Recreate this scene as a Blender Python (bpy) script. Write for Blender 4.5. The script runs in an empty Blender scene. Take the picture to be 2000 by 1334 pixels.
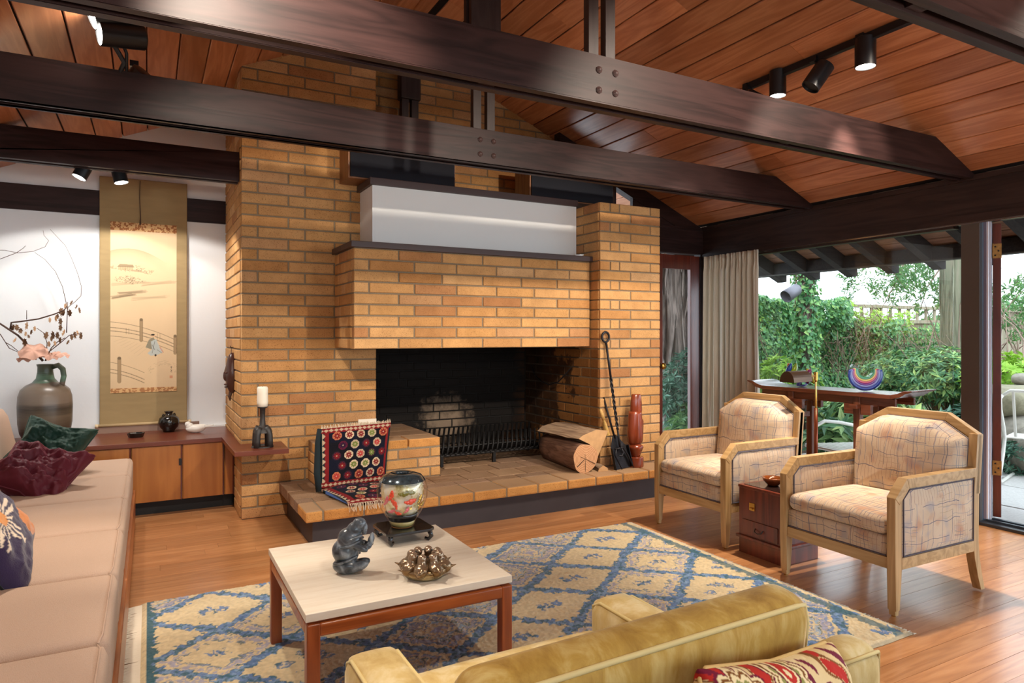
import bpy, math, random
import numpy as np
from mathutils import Vector, Matrix, Quaternion, noise as mnoise
R = random.Random(7)
sc = bpy.context.scene
COL = sc.collection
# ------------------------------------------------------------------ camera, world, lights, exposure
F_PX, CX, HY = 1310.0, 1000.0, 654.0
YAW = math.atan2(CX - 292.0, F_PX)
cam_d = bpy.data.cameras.new('camera')
cam_d.sensor_width = 36.0
cam_d.lens = 36.0 * F_PX / 2000.0
cam_d.shift_y = -(667.0 - HY) / 2000.0
cam_d.clip_start = 0.05
cam_d.clip_end = 200
cam = bpy.data.objects.new('camera', cam_d)
COL.objects.link(cam)
cam.location = (0, 0, 1.30)
cam.rotation_euler = (math.pi / 2, 0, -YAW)
sc.camera = cam
sc.view_settings.view_transform = 'Standard'
sc.view_settings.look = 'None'
sc.view_settings.gamma = 1.0
sc.view_settings.use_curve_mapping = False
sc.view_settings.exposure = 0.95
sc.cycles.use_denoising = True
sc.cycles.max_bounces = 10
sc.cycles.diffuse_bounces = 4
sc.cycles.transparent_max_bounces = 24
sc.cycles.sample_clamp_indirect = 6.0
sc.cycles.caustics_reflective = False
sc.cycles.caustics_refractive = False
world = bpy.data.worlds.new('overcast_sky')
sc.world = world
world.use_nodes = True
wn = world.node_tree.nodes
wn['Background'].inputs[0].default_value = (0.78, 0.90, 1.0, 1)
wn['Background'].inputs[1].default_value = 2.3

def spot(name, loc, aim, watts, size=50, blend=0.5, color=(1, .80, .58), rad=.04):
    l = bpy.data.lights.new(name, 'SPOT')
    l.energy = watts * 1.25; l.spot_size = math.radians(size); l.spot_blend = blend
    l.color = color; l.shadow_soft_size = rad
    o = bpy.data.objects.new(name, l); COL.objects.link(o)
    o.location = loc
    d = Vector(aim) - Vector(loc)
    o.rotation_euler = d.to_track_quat('-Z', 'Y').to_euler()
    return o
WARM = (1.0, .87, .72)
# lamps on the ceiling track beside the window (the three that show lit, and one that is turned)
spot('track_beam', (3.62, 2.42, 2.74), (3.75, 2.35, 0), 100, 70, .6, WARM)
spot('track_beam', (3.62, 3.03, 2.74), (3.66, 3.2, 0), 90, 70, .6, WARM)
spot('track_beam', (3.60, 3.25, 2.78), (3.45, 4.6, .9), 45, 60, .6, WARM)
# lamps on the alcove beam, washing the scroll wall
spot('alcove_beam', (-.42, 5.22, 2.33), (-.42, 6.1, -.3), 21, 120, .12, (1, .95, .88))
spot('alcove_beam', (-.12, 5.22, 2.33), (.12, 6.1, -.3), 21, 120, .12, (1, .95, .88))
# lamps standing on the second tie beam at the left
spot('beam_top_light', (-.30, 3.66, 2.70), (-.5, 2.4, .5), 70, 75, .6, WARM)
spot('beam_top_light', (-.26, 3.70, 2.88), (-1.2, 3.2, 2.3), 55, 110, .6, WARM)
# unseen fill spots, added out of the frame to light the room
spot('room_fill_spot', (.18, 1.7, 2.80), (1.2, 5.0, 1.0), 110, 62, .6, WARM)
spot('room_fill_spot', (.18, 2.6, 2.95), (1.0, 2.6, .4), 75, 60, .6, WARM)
spot('room_fill_spot', (.18, 1.2, 2.95), (-.3, 2.2, .4), 60, 70, .6, WARM)
spot('room_fill_spot', (3.62, 1.0, 2.95), (3.3, 4.6, 1.3), 120, 46, .4, WARM)
spot('room_fill_spot', (3.62, 1.2, 2.95), (2.0, 2.6, 0), 90, 70, .6, WARM)
spot('room_fill_spot', (2.6, 1.0, 2.95), (2.2, 4.8, 1.2), 120, 60, .6, WARM)
spot('room_fill_spot', (1.2, .2, 2.9), (.9, 1.4, .4), 50, 70, .6, WARM)
spot('ceiling_fill_light', (-.9, .6, 1.9), (.2, 2.8, 3.2), 30, 110, .8, WARM, .1)  # unseen upward fill pair, added to brighten the ceiling
spot('ceiling_fill_light', (2.6, .2, 1.9), (2.9, 2.8, 3.2), 30, 110, .8, WARM, .1)

# ------------------------------------------------------------------ helpers
def link(o):
    COL.objects.link(o); return o

class MB:
    def __init__(s):
        s.v = []; s.f = []
    def add(s, vs, fs):
        n = len(s.v); s.v += [tuple(map(float, v)) for v in vs]; s.f += [tuple(i + n for i in f) for f in fs]
        return s
    def box(s, lo, hi, M=None):
        x0, y0, z0 = lo; x1, y1, z1 = hi
        vs = [(x0, y0, z0), (x1, y0, z0), (x1, y1, z0), (x0, y1, z0), (x0, y0, z1), (x1, y0, z1), (x1, y1, z1), (x0, y1, z1)]
        if M is not None: vs = [M @ Vector(v) for v in vs]
        return s.add(vs, [(0, 3, 2, 1), (4, 5, 6, 7), (0, 1, 5, 4), (1, 2, 6, 5), (2, 3, 7, 6), (3, 0, 4, 7)])
    def prism(s, poly, t0, t1, ax='y', M=None):
        """poly in the two other axes, extruded along ax."""
        n = len(poly); vs = []
        for t in (t0, t1):
            for a, b in poly:
                v = {'x': (t, a, b), 'y': (a, t, b), 'z': (a, b, t)}[ax]
                vs.append(M @ Vector(v) if M is not None else v)
        fs = [tuple(range(n)), tuple(range(2 * n - 1, n - 1, -1))]
        fs += [(i, i + n, (i + 1) % n + n, (i + 1) % n) for i in range(n)]
        return s.add(vs, fs)
    def lathe(s, prof, n=24, c=(0, 0, 0), sx=1, sy=1, cap=True):
        vs = []; fs = []
        for r, z in prof:
            for k in range(n):
                a = 2 * math.pi * k / n
                vs.append((c[0] + sx * r * math.cos(a), c[1] + sy * r * math.sin(a), c[2] + z))
        for i in range(len(prof) - 1):
            for k in range(n):
                k2 = (k + 1) % n
                fs.append((i * n + k, i * n + k2, (i + 1) * n + k2, (i + 1) * n + k))
        if cap:
            fs.append(tuple(range(n - 1, -1, -1))); m = (len(prof) - 1) * n
            fs.append(tuple(range(m, m + n)))
        return s.add(vs, fs)
    def tube(s, pts, rad, n=8, closed=False, flat=1.0):
        pts = [Vector(p) for p in pts]
        rr = rad if isinstance(rad, (list, tuple)) else [rad] * len(pts)
        N = len(pts); up = Vector((0, 0, 1)); vs = []; fs = []
        prev = None
        for i, p in enumerate(pts):
            if closed: t = pts[(i + 1) % N] - pts[i - 1]
            else: t = pts[min(i + 1, N - 1)] - pts[max(i - 1, 0)]
            t.normalize()
            if prev is None:
                a = up.cross(t)
                if a.length < .05: a = Vector((1, 0, 0)).cross(t)
                a.normalize()
            else:
                a = prev - t * prev.dot(t)
                if a.length < 1e-4: a = t.orthogonal()
                a.normalize()
            prev = a; b = t.cross(a)
            for k in range(n):
                g = 2 * math.pi * k / n
                vs.append(p + a * (rr[i] * math.cos(g)) + b * (rr[i] * flat * math.sin(g)))
        L = N if closed else N - 1
        for i in range(L):
            for k in range(n):
                k2 = (k + 1) % n; j = (i + 1) % N
                fs.append((i * n + k, i * n + k2, j * n + k2, j * n + k))
        if not closed:
            fs.append(tuple(range(n - 1, -1, -1))); m = (N - 1) * n; fs.append(tuple(range(m, m + n)))
        return s.add(vs, fs)
    def rod(s, a, b, r, n=10):
        return s.tube([a, b], r, n)
    def sball(s, c, r, e=1.0, nu=20, nv=12, M=None, fn=None):
        """superellipsoid: r = half sizes, e < 1 gives boxy cushions"""
        vs = []; fs = []
        def sg(x, p): return math.copysign(abs(x) ** p, x)
        e1, e2 = (e, e) if not isinstance(e, tuple) else e
        for i in range(nv + 1):
            ph = -math.pi / 2 + math.pi * i / nv
            for k in range(nu):
                th = 2 * math.pi * k / nu
                x = r[0] * sg(math.cos(ph), e1) * sg(math.cos(th), e2)
                y = r[1] * sg(math.cos(ph), e1) * sg(math.sin(th), e2)
                z = r[2] * sg(math.sin(ph), e1)
                v = Vector((x, y, z))
                if fn: v = fn(v)
                if M is not None: v = M @ v
                vs.append(v + Vector(c))
        for i in range(nv):
            for k in range(nu):
                k2 = (k + 1) % nu
                fs.append((i * nu + k, i * nu + k2, (i + 1) * nu + k2, (i + 1) * nu + k))
        return s.add(vs, fs)

def mesh_of(mb, name, smooth=False, uv=True):
    me = bpy.data.meshes.new(name)
    me.from_pydata(mb.v, [], mb.f)
    if uv and len(mb.f) < 60000:
        ul = me.uv_layers.new(name='uv')
        co = np.array([v[:] for v in mb.v]) if mb.v else np.zeros((1, 3))
        nl = len(me.loops); vi = np.empty(nl, dtype=np.int32); me.loops.foreach_get('vertex_index', vi)
        pn = np.empty(len(me.polygons) * 3); me.polygons.foreach_get('normal', pn); pn = pn.reshape(-1, 3)
        lt = np.empty(len(me.polygons), dtype=np.int32); me.polygons.foreach_get('loop_total', lt)
        ax = np.repeat(np.argmax(np.abs(pn) * np.array([1, 1, 1.15]), axis=1), lt)
        p = co[vi]
        U = np.where(ax == 0, p[:, 1], p[:, 0]); V = np.where(ax == 2, p[:, 1], p[:, 2])
        ul.data.foreach_set('uv', np.stack([U, V], 1).ravel())
    if smooth: me.polygons.foreach_set('use_smooth', [True] * len(me.polygons))
    return me

def obj(name, mb, mat, parent=None, smooth=False, bevel=0, loc=None, rot=None, seg=2, sub=0):
    me = mb if isinstance(mb, bpy.types.Mesh) else mesh_of(mb, name, smooth)
    if mat is not None and not me.materials: me.materials.append(mat)
    o = link(bpy.data.objects.new(name, me))
    if parent is not None: o.parent = parent
    if loc is not None: o.location = loc
    if rot is not None: o.rotation_euler = rot
    if bevel:
        m = o.modifiers.new('bevel', 'BEVEL'); m.width = bevel; m.segments = seg; m.limit_method = 'ANGLE'; m.angle_limit = math.radians(35)
        if not smooth: me.polygons.foreach_set('use_smooth', [True] * len(me.polygons))
        m.harden_normals = False
        w = o.modifiers.new('wn', 'WEIGHTED_NORMAL'); w.keep_sharp = True
    if sub:
        m = o.modifiers.new('sub', 'SUBSURF'); m.levels = sub; m.render_levels = sub
    return o

def tag(o, label=None, cat=None, group=None, kind=None):
    if label: o['label'] = label
    if cat: o['category'] = cat
    if group: o['group'] = group
    if kind: o['kind'] = kind
    return o
def thing(name, label, cat, loc=(0, 0, 0), rz=0, group=None, rot=None):
    o = link(bpy.data.objects.new(name, None)); o.location = loc
    o.rotation_euler = rot if rot else (0, 0, rz)
    o.empty_display_size = .05
    return tag(o, label, cat, group)
def solo(name, mb, mat, label, cat, group=None, **k):
    return tag(obj(name, mb, mat, **k), label, cat, group)
def struct(name, mb, mat, **k):
    o = obj(name, mb, mat, **k); o['kind'] = 'structure'; return o
def sempty(name):
    o = link(bpy.data.objects.new(name, None)); o['kind'] = 'structure'; return o
def copy_tree(o, parent=None):
    c = o.copy(); link(c); c.parent = parent
    for ch in list(o.children): copy_tree(ch, c)
    return c
def RZ(a): return Matrix.Rotation(a, 4, 'Z')
def T(x, y, z): return Matrix.Translation((x, y, z))
def E(rx, ry, rz): 
    from mathutils import Euler
    return Euler((rx, ry, rz)).to_matrix().to_4x4()

# ------------------------------------------------------------------ materials
def new_mat(name):
    m = bpy.data.materials.new(name); m.use_nodes = True
    nt = m.node_tree; b = nt.nodes['Principled BSDF']
    return m, nt, b
def N(nt, t, **k):
    n = nt.nodes.new(t)
    for a, v in k.items():
        if a == 'inp':
            for i, w in v.items(): n.inputs[i].default_value = w
        else: setattr(n, a, v)
    return n
def L(nt, a, b): nt.links.new(a, b)
def ramp(nt, stops, interp='LINEAR'):
    r = N(nt, 'ShaderNodeValToRGB'); r.color_ramp.interpolation = interp
    e = r.color_ramp.elements
    while len(e) < len(stops): e.new(.5)
    for i, (p, c) in enumerate(stops):
        e[i].position = p; e[i].color = (c[0], c[1], c[2], 1)
    return r
def rgb(h):
    h = h.lstrip('#'); c = [int(h[i:i + 2], 16) / 255 for i in (0, 2, 4)]
    return tuple(x / 12.92 if x <= .04045 else ((x + .055) / 1.055) ** 2.4 for x in c)
def plain(name, col, rough=.5, metal=0, bump=0, scale=60, coat=0, var=0, emit=None, sheen=0, spec=.5):
    m, nt, b = new_mat(name)
    col = rgb(col) if isinstance(col, str) else col
    b.inputs['Base Color'].default_value = (*col, 1); b.inputs['Roughness'].default_value = rough
    b.inputs['Metallic'].default_value = metal; b.inputs['Coat Weight'].default_value = coat
    b.inputs['Specular IOR Level'].default_value = spec
    if sheen:
        b.inputs['Sheen Weight'].default_value = sheen; b.inputs['Sheen Roughness'].default_value = .35
        b.inputs['Sheen Tint'].default_value = (*[min(1, c * 2.5 + .1) for c in col], 1)
    if bump or var:
        tc = N(nt, 'ShaderNodeTexCoord'); no = N(nt, 'ShaderNodeTexNoise', inp={'Scale': scale, 'Detail': 6})
        L(nt, tc.outputs['Object'], no.inputs['Vector'])
        if bump:
            bu = N(nt, 'ShaderNodeBump', inp={'Strength': bump, 'Distance': .01}); L(nt, no.outputs[0], bu.inputs['Height']); L(nt, bu.outputs[0], b.inputs['Normal'])
        if var:
            r = ramp(nt, [(.25, tuple(c * (1 - var) for c in col)), (.75, tuple(min(1, c * (1 + var)) for c in col))])
            L(nt, no.outputs[0], r.inputs[0]); L(nt, r.outputs[0], b.inputs['Base Color'])
    if emit:
        b.inputs['Emission Color'].default_value = (*emit[0], 1); b.inputs['Emission Strength'].default_value = emit[1]
    return m
def wood(name, c1, c2, rough=.4, axis='x', scale=1.0, coat=0, rnd=.0, bump=.15, c3=None, knots=False, spec=.5):
    """grain runs along the given object axis; every object gets its own offset and tone"""
    m, nt, b = new_mat(name)
    c1 = rgb(c1) if isinstance(c1, str) else c1; c2 = rgb(c2) if isinstance(c2, str) else c2
    tc = N(nt, 'ShaderNodeTexCoord'); oi = N(nt, 'ShaderNodeObjectInfo')
    mp = N(nt, 'ShaderNodeMapping')
    s = {'x': (1.2, 14, 14), 'y': (14, 1.2, 14), 'z': (14, 14, 1.2)}[axis]
    mp.inputs['Scale'].default_value = tuple(q * scale for q in s)
    L(nt, tc.outputs['Object'], mp.inputs['Vector'])
    mul = N(nt, 'ShaderNodeVectorMath', operation='SCALE'); mul.inputs['Scale'].default_value = 37.0
    cmb = N(nt, 'ShaderNodeCombineXYZ')
    for i in range(3): L(nt, oi.outputs['Random'], cmb.inputs[i])
    L(nt, cmb.outputs[0], mul.inputs[0])
    ad = N(nt, 'ShaderNodeVectorMath', operation='ADD'); L(nt, mp.outputs[0], ad.inputs[0]); L(nt, mul.outputs[0], ad.inputs[1])
    n1 = N(nt, 'ShaderNodeTexNoise', inp={'Scale': 1.0, 'Detail': 3, 'Roughness': .5, 'Distortion': .6}); L(nt, ad.outputs[0], n1.inputs['Vector'])
    wv = N(nt, 'ShaderNodeMath', operation='MULTIPLY'); wv.inputs[1].default_value = 9.0; L(nt, n1.outputs[0], wv.inputs[0])
    fr = N(nt, 'ShaderNodeMath', operation='PINGPONG'); fr.inputs[1].default_value = 1.0; L(nt, wv.outputs[0], fr.inputs[0])
    n2 = N(nt, 'ShaderNodeTexNoise', inp={'Scale': 5.0, 'Detail': 6, 'Roughness': .7}); L(nt, ad.outputs[0], n2.inputs['Vector'])
    mx = N(nt, 'ShaderNodeMath', operation='MULTIPLY_ADD'); L(nt, fr.outputs[0], mx.inputs[0]); mx.inputs[1].default_value = .45; 
    sb = N(nt, 'ShaderNodeMath', operation='MULTIPLY'); sb.inputs[1].default_value = .6; L(nt, n2.outputs[0], sb.inputs[0]); L(nt, sb.outputs[0], mx.inputs[2])
    r = ramp(nt, [(.2, c2), (.75, c1)] if c3 is None else [(.15, c2), (.5, c3 if not isinstance(c3, str) else rgb(c3)), (.8, c1)])
    L(nt, mx.outputs[0], r.inputs[0])
    hs = N(nt, 'ShaderNodeHueSaturation'); L(nt, r.outputs[0], hs.inputs['Color'])
    v = N(nt, 'ShaderNodeMapRange'); v.inputs['To Min'].default_value = 1 - rnd; v.inputs['To Max'].default_value = 1 + rnd
    L(nt, oi.outputs['Random'], v.inputs['Value']); L(nt, v.outputs[0], hs.inputs['Value'])
    L(nt, hs.outputs[0], b.inputs['Base Color'])
    b.inputs['Roughness'].default_value = rough; b.inputs['Coat Weight'].default_value = coat; b.inputs['Coat Roughness'].default_value = .15
    b.inputs['Specular IOR Level'].default_value = spec
    if bump:
        bu = N(nt, 'ShaderNodeBump', inp={'Strength': bump, 'Distance': .004}); L(nt, mx.outputs[0], bu.inputs['Height']); L(nt, bu.outputs[0], b.inputs['Normal'])
    return m
def brick_mat(name, cols, soot=None, dark=1.0, worn=None):
    m, nt, b = new_mat(name)
    tc = N(nt, 'ShaderNodeTexCoord'); oi = N(nt, 'ShaderNodeObjectInfo'); ge = N(nt, 'ShaderNodeNewGeometry')
    r0 = ramp(nt, [(i / (len(cols) - 1) if len(cols) > 1 else 0, tuple(x * dark for x in rgb(c))) for i, c in enumerate(cols)])
    L(nt, oi.outputs['Random'], r0.inputs[0])
    n1 = N(nt, 'ShaderNodeTexNoise', inp={'Scale': 9, 'Detail': 5, 'Roughness': .6}); L(nt, ge.outputs['Position'], n1.inputs['Vector'])
    mr = ramp(nt, [(.3, (.80, .76, .70)), (.7, (1.10, 1.1, 1.1))]); L(nt, n1.outputs[0], mr.inputs[0])
    m1 = N(nt, 'ShaderNodeMix', data_type='RGBA', blend_type='MULTIPLY'); m1.inputs[0].default_value = .85
    L(nt, r0.outputs[0], m1.inputs[6]); L(nt, mr.outputs[0], m1.inputs[7])
    n2 = N(nt, 'ShaderNodeTexNoise', inp={'Scale': 190, 'Detail': 2, 'Roughness': .5}); L(nt, ge.outputs['Position'], n2.inputs['Vector'])
    sp = ramp(nt, [(.30, (.30, .2, .12)), (.42, (1, 1, 1))]); L(nt, n2.outputs[0], sp.inputs[0])
    m2 = N(nt, 'ShaderNodeMix', data_type='RGBA', blend_type='MULTIPLY'); m2.inputs[0].default_value = .75
    L(nt, m1.outputs[2], m2.inputs[6]); L(nt, sp.outputs[0], m2.inputs[7])
    out = m2.outputs[2]
    if worn:   # the trodden top of the slab is dusty and grey, the edge is clean brick
        sz = N(nt, 'ShaderNodeSeparateXYZ'); L(nt, ge.outputs['Normal'], sz.inputs[0]); gt = ramp(nt, [(.6, (0, 0, 0)), (.85, (.85, .85, .85))]); L(nt, sz.outputs[2], gt.inputs[0])
        mw = N(nt, 'ShaderNodeMix', data_type='RGBA'); L(nt, gt.outputs[0], mw.inputs[0]); L(nt, out, mw.inputs[6]); mw.inputs[7].default_value = (*rgb(worn), 1); out = mw.outputs[2]
    if soot:
        out = soot_nodes(nt, ge, out)
    L(nt, out, b.inputs['Base Color'])
    b.inputs['Roughness'].default_value = .8; b.inputs['Specular IOR Level'].default_value = .3
    n3 = N(nt, 'ShaderNodeTexNoise', inp={'Scale': 70, 'Detail': 8, 'Roughness': .65}); L(nt, ge.outputs['Position'], n3.inputs['Vector'])
    bu = N(nt, 'ShaderNodeBump', inp={'Strength': .45, 'Distance': .006}); L(nt, n3.outputs[0], bu.inputs['Height']); L(nt, bu.outputs[0], b.inputs['Normal'])
    return m
def soot_nodes(nt, ge, col):
    """soot left by fires: black round the middle of the firebox back and up, brown at its fringe (fixed to the place)"""
    mp = N(nt, 'ShaderNodeMapping'); mp.inputs['Location'].default_value = (-2.27, -5.6, -1.05); mp.inputs['Scale'].default_value = (1, 1, 1)
    L(nt, ge.outputs['Position'], mp.inputs['Vector'])
    sc_ = N(nt, 'ShaderNodeVectorMath', operation='MULTIPLY'); sc_.inputs[1].default_value = (1.05, .95, .85); L(nt, mp.outputs[0], sc_.inputs[0])
    ln = N(nt, 'ShaderNodeVectorMath', operation='LENGTH'); L(nt, sc_.outputs[0], ln.inputs[0])
    no = N(nt, 'ShaderNodeTexNoise', inp={'Scale': 3.2, 'Detail': 7, 'Roughness': .65}); L(nt, ge.outputs['Position'], no.inputs['Vector'])
    ad = N(nt, 'ShaderNodeMath', operation='MULTIPLY_ADD'); L(nt, no.outputs[0], ad.inputs[0]); ad.inputs[1].default_value = .75; L(nt, ln.outputs['Value'], ad.inputs[2])
    r = ramp(nt, [(.80, (.006, .005, .005)), (.98, (.10, .07, .04)), (1.0, (.45, .36, .26))])
    mr = N(nt, 'ShaderNodeMapRange'); mr.inputs['From Min'].default_value = 0; mr.inputs['From Max'].default_value = 1.55
    L(nt, ad.outputs[0], mr.inputs['Value']); L(nt, mr.outputs[0], r.inputs[0])
    mx = N(nt, 'ShaderNodeMix', data_type='RGBA', blend_type='MULTIPLY'); mx.inputs[0].default_value = 1
    L(nt, col, mx.inputs[6]); L(nt, r.outputs[0], mx.inputs[7])
    # pale burnt patch low on the back
    mp2 = N(nt, 'ShaderNodeVectorMath', operation='SUBTRACT'); mp2.inputs[1].default_value = (2.35, 5.6, .50); L(nt, ge.outputs['Position'], mp2.inputs[0])
    s2 = N(nt, 'ShaderNodeVectorMath', operation='MULTIPLY'); s2.inputs[1].default_value = (2.6, 1.5, 2.6); L(nt, mp2.outputs[0], s2.inputs[0])
    l2 = N(nt, 'ShaderNodeVectorMath', operation='LENGTH'); L(nt, s2.outputs[0], l2.inputs[0])
    n2 = N(nt, 'ShaderNodeTexNoise', inp={'Scale': 9, 'Detail': 8, 'Roughness': .7}); L(nt, ge.outputs['Position'], n2.inputs['Vector'])
    a2 = N(nt, 'ShaderNodeMath', operation='MULTIPLY_ADD'); L(nt, n2.outputs[0], a2.inputs[0]); a2.inputs[1].default_value = 1.4; L(nt, l2.outputs['Value'], a2.inputs[2])
    r2 = ramp(nt, [(.55, (1, 1, 1)), (.85, (0, 0, 0))])
    mr2 = N(nt, 'ShaderNodeMapRange'); mr2.inputs['From Max'].default_value = 1.7; L(nt, a2.outputs[0], mr2.inputs['Value']); L(nt, mr2.outputs[0], r2.inputs[0])
    m3 = N(nt, 'ShaderNodeMix', data_type='RGBA', blend_type='MIX'); L(nt, r2.outputs[0], m3.inputs[0]); L(nt, mx.outputs[2], m3.inputs[6]); m3.inputs[7].default_value = (.20, .145, .10, 1)
    return m3.outputs[2]
def glass_thin(name, tint=(1, 1, 1), rough=0.0, gain=1.0):
    m, nt, b = new_mat(name); nt.nodes.remove(b); out = nt.nodes['Material Output']
    tr = N(nt, 'ShaderNodeBsdfTransparent'); tr.inputs[0].default_value = (*tint, 1)
    gl = N(nt, 'ShaderNodeBsdfGlossy'); gl.inputs['Roughness'].default_value = rough
    lw = N(nt, 'ShaderNodeLayerWeight'); lw.inputs[0].default_value = .5; pw = N(nt, 'ShaderNodeMath', operation='POWER'); L(nt, lw.outputs['Facing'], pw.inputs[0]); pw.inputs[1].default_value = 5.0; fr = N(nt, 'ShaderNodeMath', operation='MULTIPLY_ADD'); L(nt, pw.outputs[0], fr.inputs[0]); fr.inputs[1].default_value = .96; fr.inputs[2].default_value = .035
    mx = N(nt, 'ShaderNodeMixShader'); k_ = N(nt, 'ShaderNodeMath', operation='MULTIPLY'); k_.inputs[1].default_value = gain; L(nt, fr.outputs[0], k_.inputs[0]); L(nt, k_.outputs[0], mx.inputs[0]); L(nt, tr.outputs[0], mx.inputs[1]); L(nt, gl.outputs[0], mx.inputs[2])
    L(nt, mx.outputs[0], out.inputs[0]); return m
def vcol(name, rough=.8, bump=0, scale=120, sheen=0, coat=0, mul=1.0, trans=0):
    m, nt, b = new_mat(name)
    at = N(nt, 'ShaderNodeAttribute', attribute_name='Col')
    L(nt, at.outputs['Color'], b.inputs['Base Color'])
    b.inputs['Roughness'].default_value = rough; b.inputs['Coat Weight'].default_value = coat; b.inputs['Specular IOR Level'].default_value = .3
    if sheen: b.inputs['Sheen Weight'].default_value = sheen
    if bump:
        tc = N(nt, 'ShaderNodeTexCoord'); no = N(nt, 'ShaderNodeTexNoise', inp={'Scale': scale, 'Detail': 5}); L(nt, tc.outputs['Object'], no.inputs['Vector'])
        bu = N(nt, 'ShaderNodeBump', inp={'Strength': bump, 'Distance': .01}); L(nt, no.outputs[0], bu.inputs['Height']); L(nt, bu.outputs[0], b.inputs['Normal'])
    return m
def set_col(me, cols):
    a = me.color_attributes.new('Col', 'FLOAT_COLOR', 'POINT')
    c = np.ones((len(me.vertices), 4), dtype=np.float32); c[:, :3] = cols
    a.data.foreach_set('color', c.ravel())
def grid_mesh(name, P, cols=None, smooth=True):
    """P: (h, w, 3) array of points -> quad grid mesh"""
    h, w = P.shape[:2]
    idx = np.arange(h * w).reshape(h, w)
    f = np.stack([idx[:-1, :-1], idx[:-1, 1:], idx[1:, 1:], idx[1:, :-1]], -1).reshape(-1, 4)
    me = bpy.data.meshes.new(name)
    me.vertices.add(h * w); me.vertices.foreach_set('co', P.astype(np.float32).ravel())
    me.loops.add(f.size); me.loops.foreach_set('vertex_index', f.astype(np.int32).ravel())
    me.polygons.add(len(f)); me.polygons.foreach_set('loop_start', np.arange(0, f.size, 4, dtype=np.int32))
    me.polygons.foreach_set('loop_total', np.full(len(f), 4, dtype=np.int32))
    me.polygons.foreach_set('use_smooth', np.full(len(f), smooth))
    me.update(calc_edges=True); me.validate()
    if cols is not None: set_col(me, cols.reshape(-1, 3))
    return me
def vnoise(h, w, sy, sx, seed, oct=4):
    """smooth value noise in 0..1 on an h x w canvas with cell sizes sy, sx (in pixels)"""
    g = np.random.RandomState(seed); out = np.zeros((h, w)); amp = 1.0; tot = 0
    for o in range(oct):
        cy, cx = max(1.0, sy / 2 ** o), max(1.0, sx / 2 ** o)
        gh, gw = int(h / cy) + 3, int(w / cx) + 3
        a = g.rand(gh, gw)
        y = np.arange(h) / cy; x = np.arange(w) / cx
        yi, xi = y.astype(int), x.astype(int); fy, fx = y - yi, x - xi
        fy = fy * fy * (3 - 2 * fy); fx = fx * fx * (3 - 2 * fx)
        A = a[np.ix_(yi, xi)]; B = a[np.ix_(yi, xi + 1)]; C = a[np.ix_(yi + 1, xi)]; D = a[np.ix_(yi + 1, xi + 1)]
        out += amp * ((A * (1 - fx) + B * fx) * (1 - fy)[:, None] + (C * (1 - fx) + D * fx) * fy[:, None])
        tot += amp; amp *= .5
    return out / tot

M = {}
M['floor'] = wood('oak_floor', '#c08a5c', '#a06a40', rough=.28, axis='x', rnd=.13, c3='#b47c4e', bump=.04, coat=.25)
M['ceil'] = wood('cedar_boards', '#c4845c', '#a4623c', rough=.33, axis='y', rnd=.22, c3='#b5734c', bump=.05, scale=.8)
M['gap'] = plain('dark_gap', '#1c0d07', .9)
M['beam'] = wood('dark_stained_beam', '#33211f', '#1f1312', rough=.46, axis='x', rnd=.05, bump=.12, scale=.8, spec=.2)
M['beam_y'] = wood('dark_stained_beam_y', '#3a2823', '#261814', rough=.48, axis='y', rnd=.05, bump=.12, scale=.8, spec=.35)
M['beam_z'] = wood('dark_stained_post', '#372a28', '#281c1a', rough=.46, axis='z', rnd=.05, bump=.08, scale=.8, spec=.35)
M['white'] = plain('white_plaster', '#e4e7ea', .75, bump=.12, scale=22)
M['white_s'] = plain('white_smooth', '#e2e3e2', .6)
M['mortar'] = plain('grey_mortar', '#84745e', .9, bump=.4, scale=150, var=.15)
M['soot_mortar'] = plain('sooty_mortar', '#0e0b09', .95, bump=.4, scale=120, var=.2)

BR = ['#c99a62', '#be8c54', '#cfa26e', '#c4935c', '#b8844e', '#cb9c66', '#c39560', '#bb8b56', '#ad784c', '#d1a878']
M['brick'] = brick_mat('gold_brick', BR)
M['brick_soot'] = brick_mat('sooty_brick', BR[:6], soot=True)
M['brick_top'] = brick_mat('worn_hearth_brick', ['#97795e', '#8c6f56', '#a08266', '#927560', '#8a705a'])
M['plinth'] = plain('dark_painted_plinth', '#3a3538', .55, bump=.1, var=.15, scale=8)
M['cap'] = plain('dark_brown_cap', '#42302e', .5)
M['counter'] = wood('mahogany_counter', '#733a28', '#5c2a1b', rough=.3, axis='x', bump=.03, scale=.7)
M['cab'] = wood('honey_birch_door', '#ab6c30', '#965820', rough=.4, axis='z', rnd=.05, bump=.02, scale=.35)
M['black'] = plain('black_metal', '#0c0c0e', .35)
M['kick'] = plain('black_kick', '#0a0a0b', .6)
M['lens'] = plain('lit_lamp_lens', '#ffffff', .5, emit=((1, .95, .85), 14))
M['iron'] = plain('wrought_iron', '#2b2a2e', .45, metal=.7, bump=.3, scale=90)
M['brass'] = plain('brass', '#c79a4e', .25, metal=1)
M['chrome'] = plain('chrome', '#c9c9c9', .15, metal=1)
M['navy'] = plain('navy_grille_cloth', '#10141f', .9, bump=.2, scale=300)
M['walnut'] = wood('speaker_walnut', '#8a5a34', '#6e4222', rough=.4, axis='z')
M['reddoor'] = wood('red_stained_wood', '#6a2c1c', '#551f14', rough=.28, axis='z', coat=.4, bump=.05)
M['glass'] = glass_thin('window_glass')
# ================================================================== SETTING
RX, RZ0, SL = 1.9, 3.76, .43            # ridge x, ridge height, roof slope
def zc(x): return RZ0 - SL * abs(x - RX)
YB, YN, XL, XR = 6.12, -3.0, -1.3, 5.06   # alcove wall, wall behind camera, left wall, window wall
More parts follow.
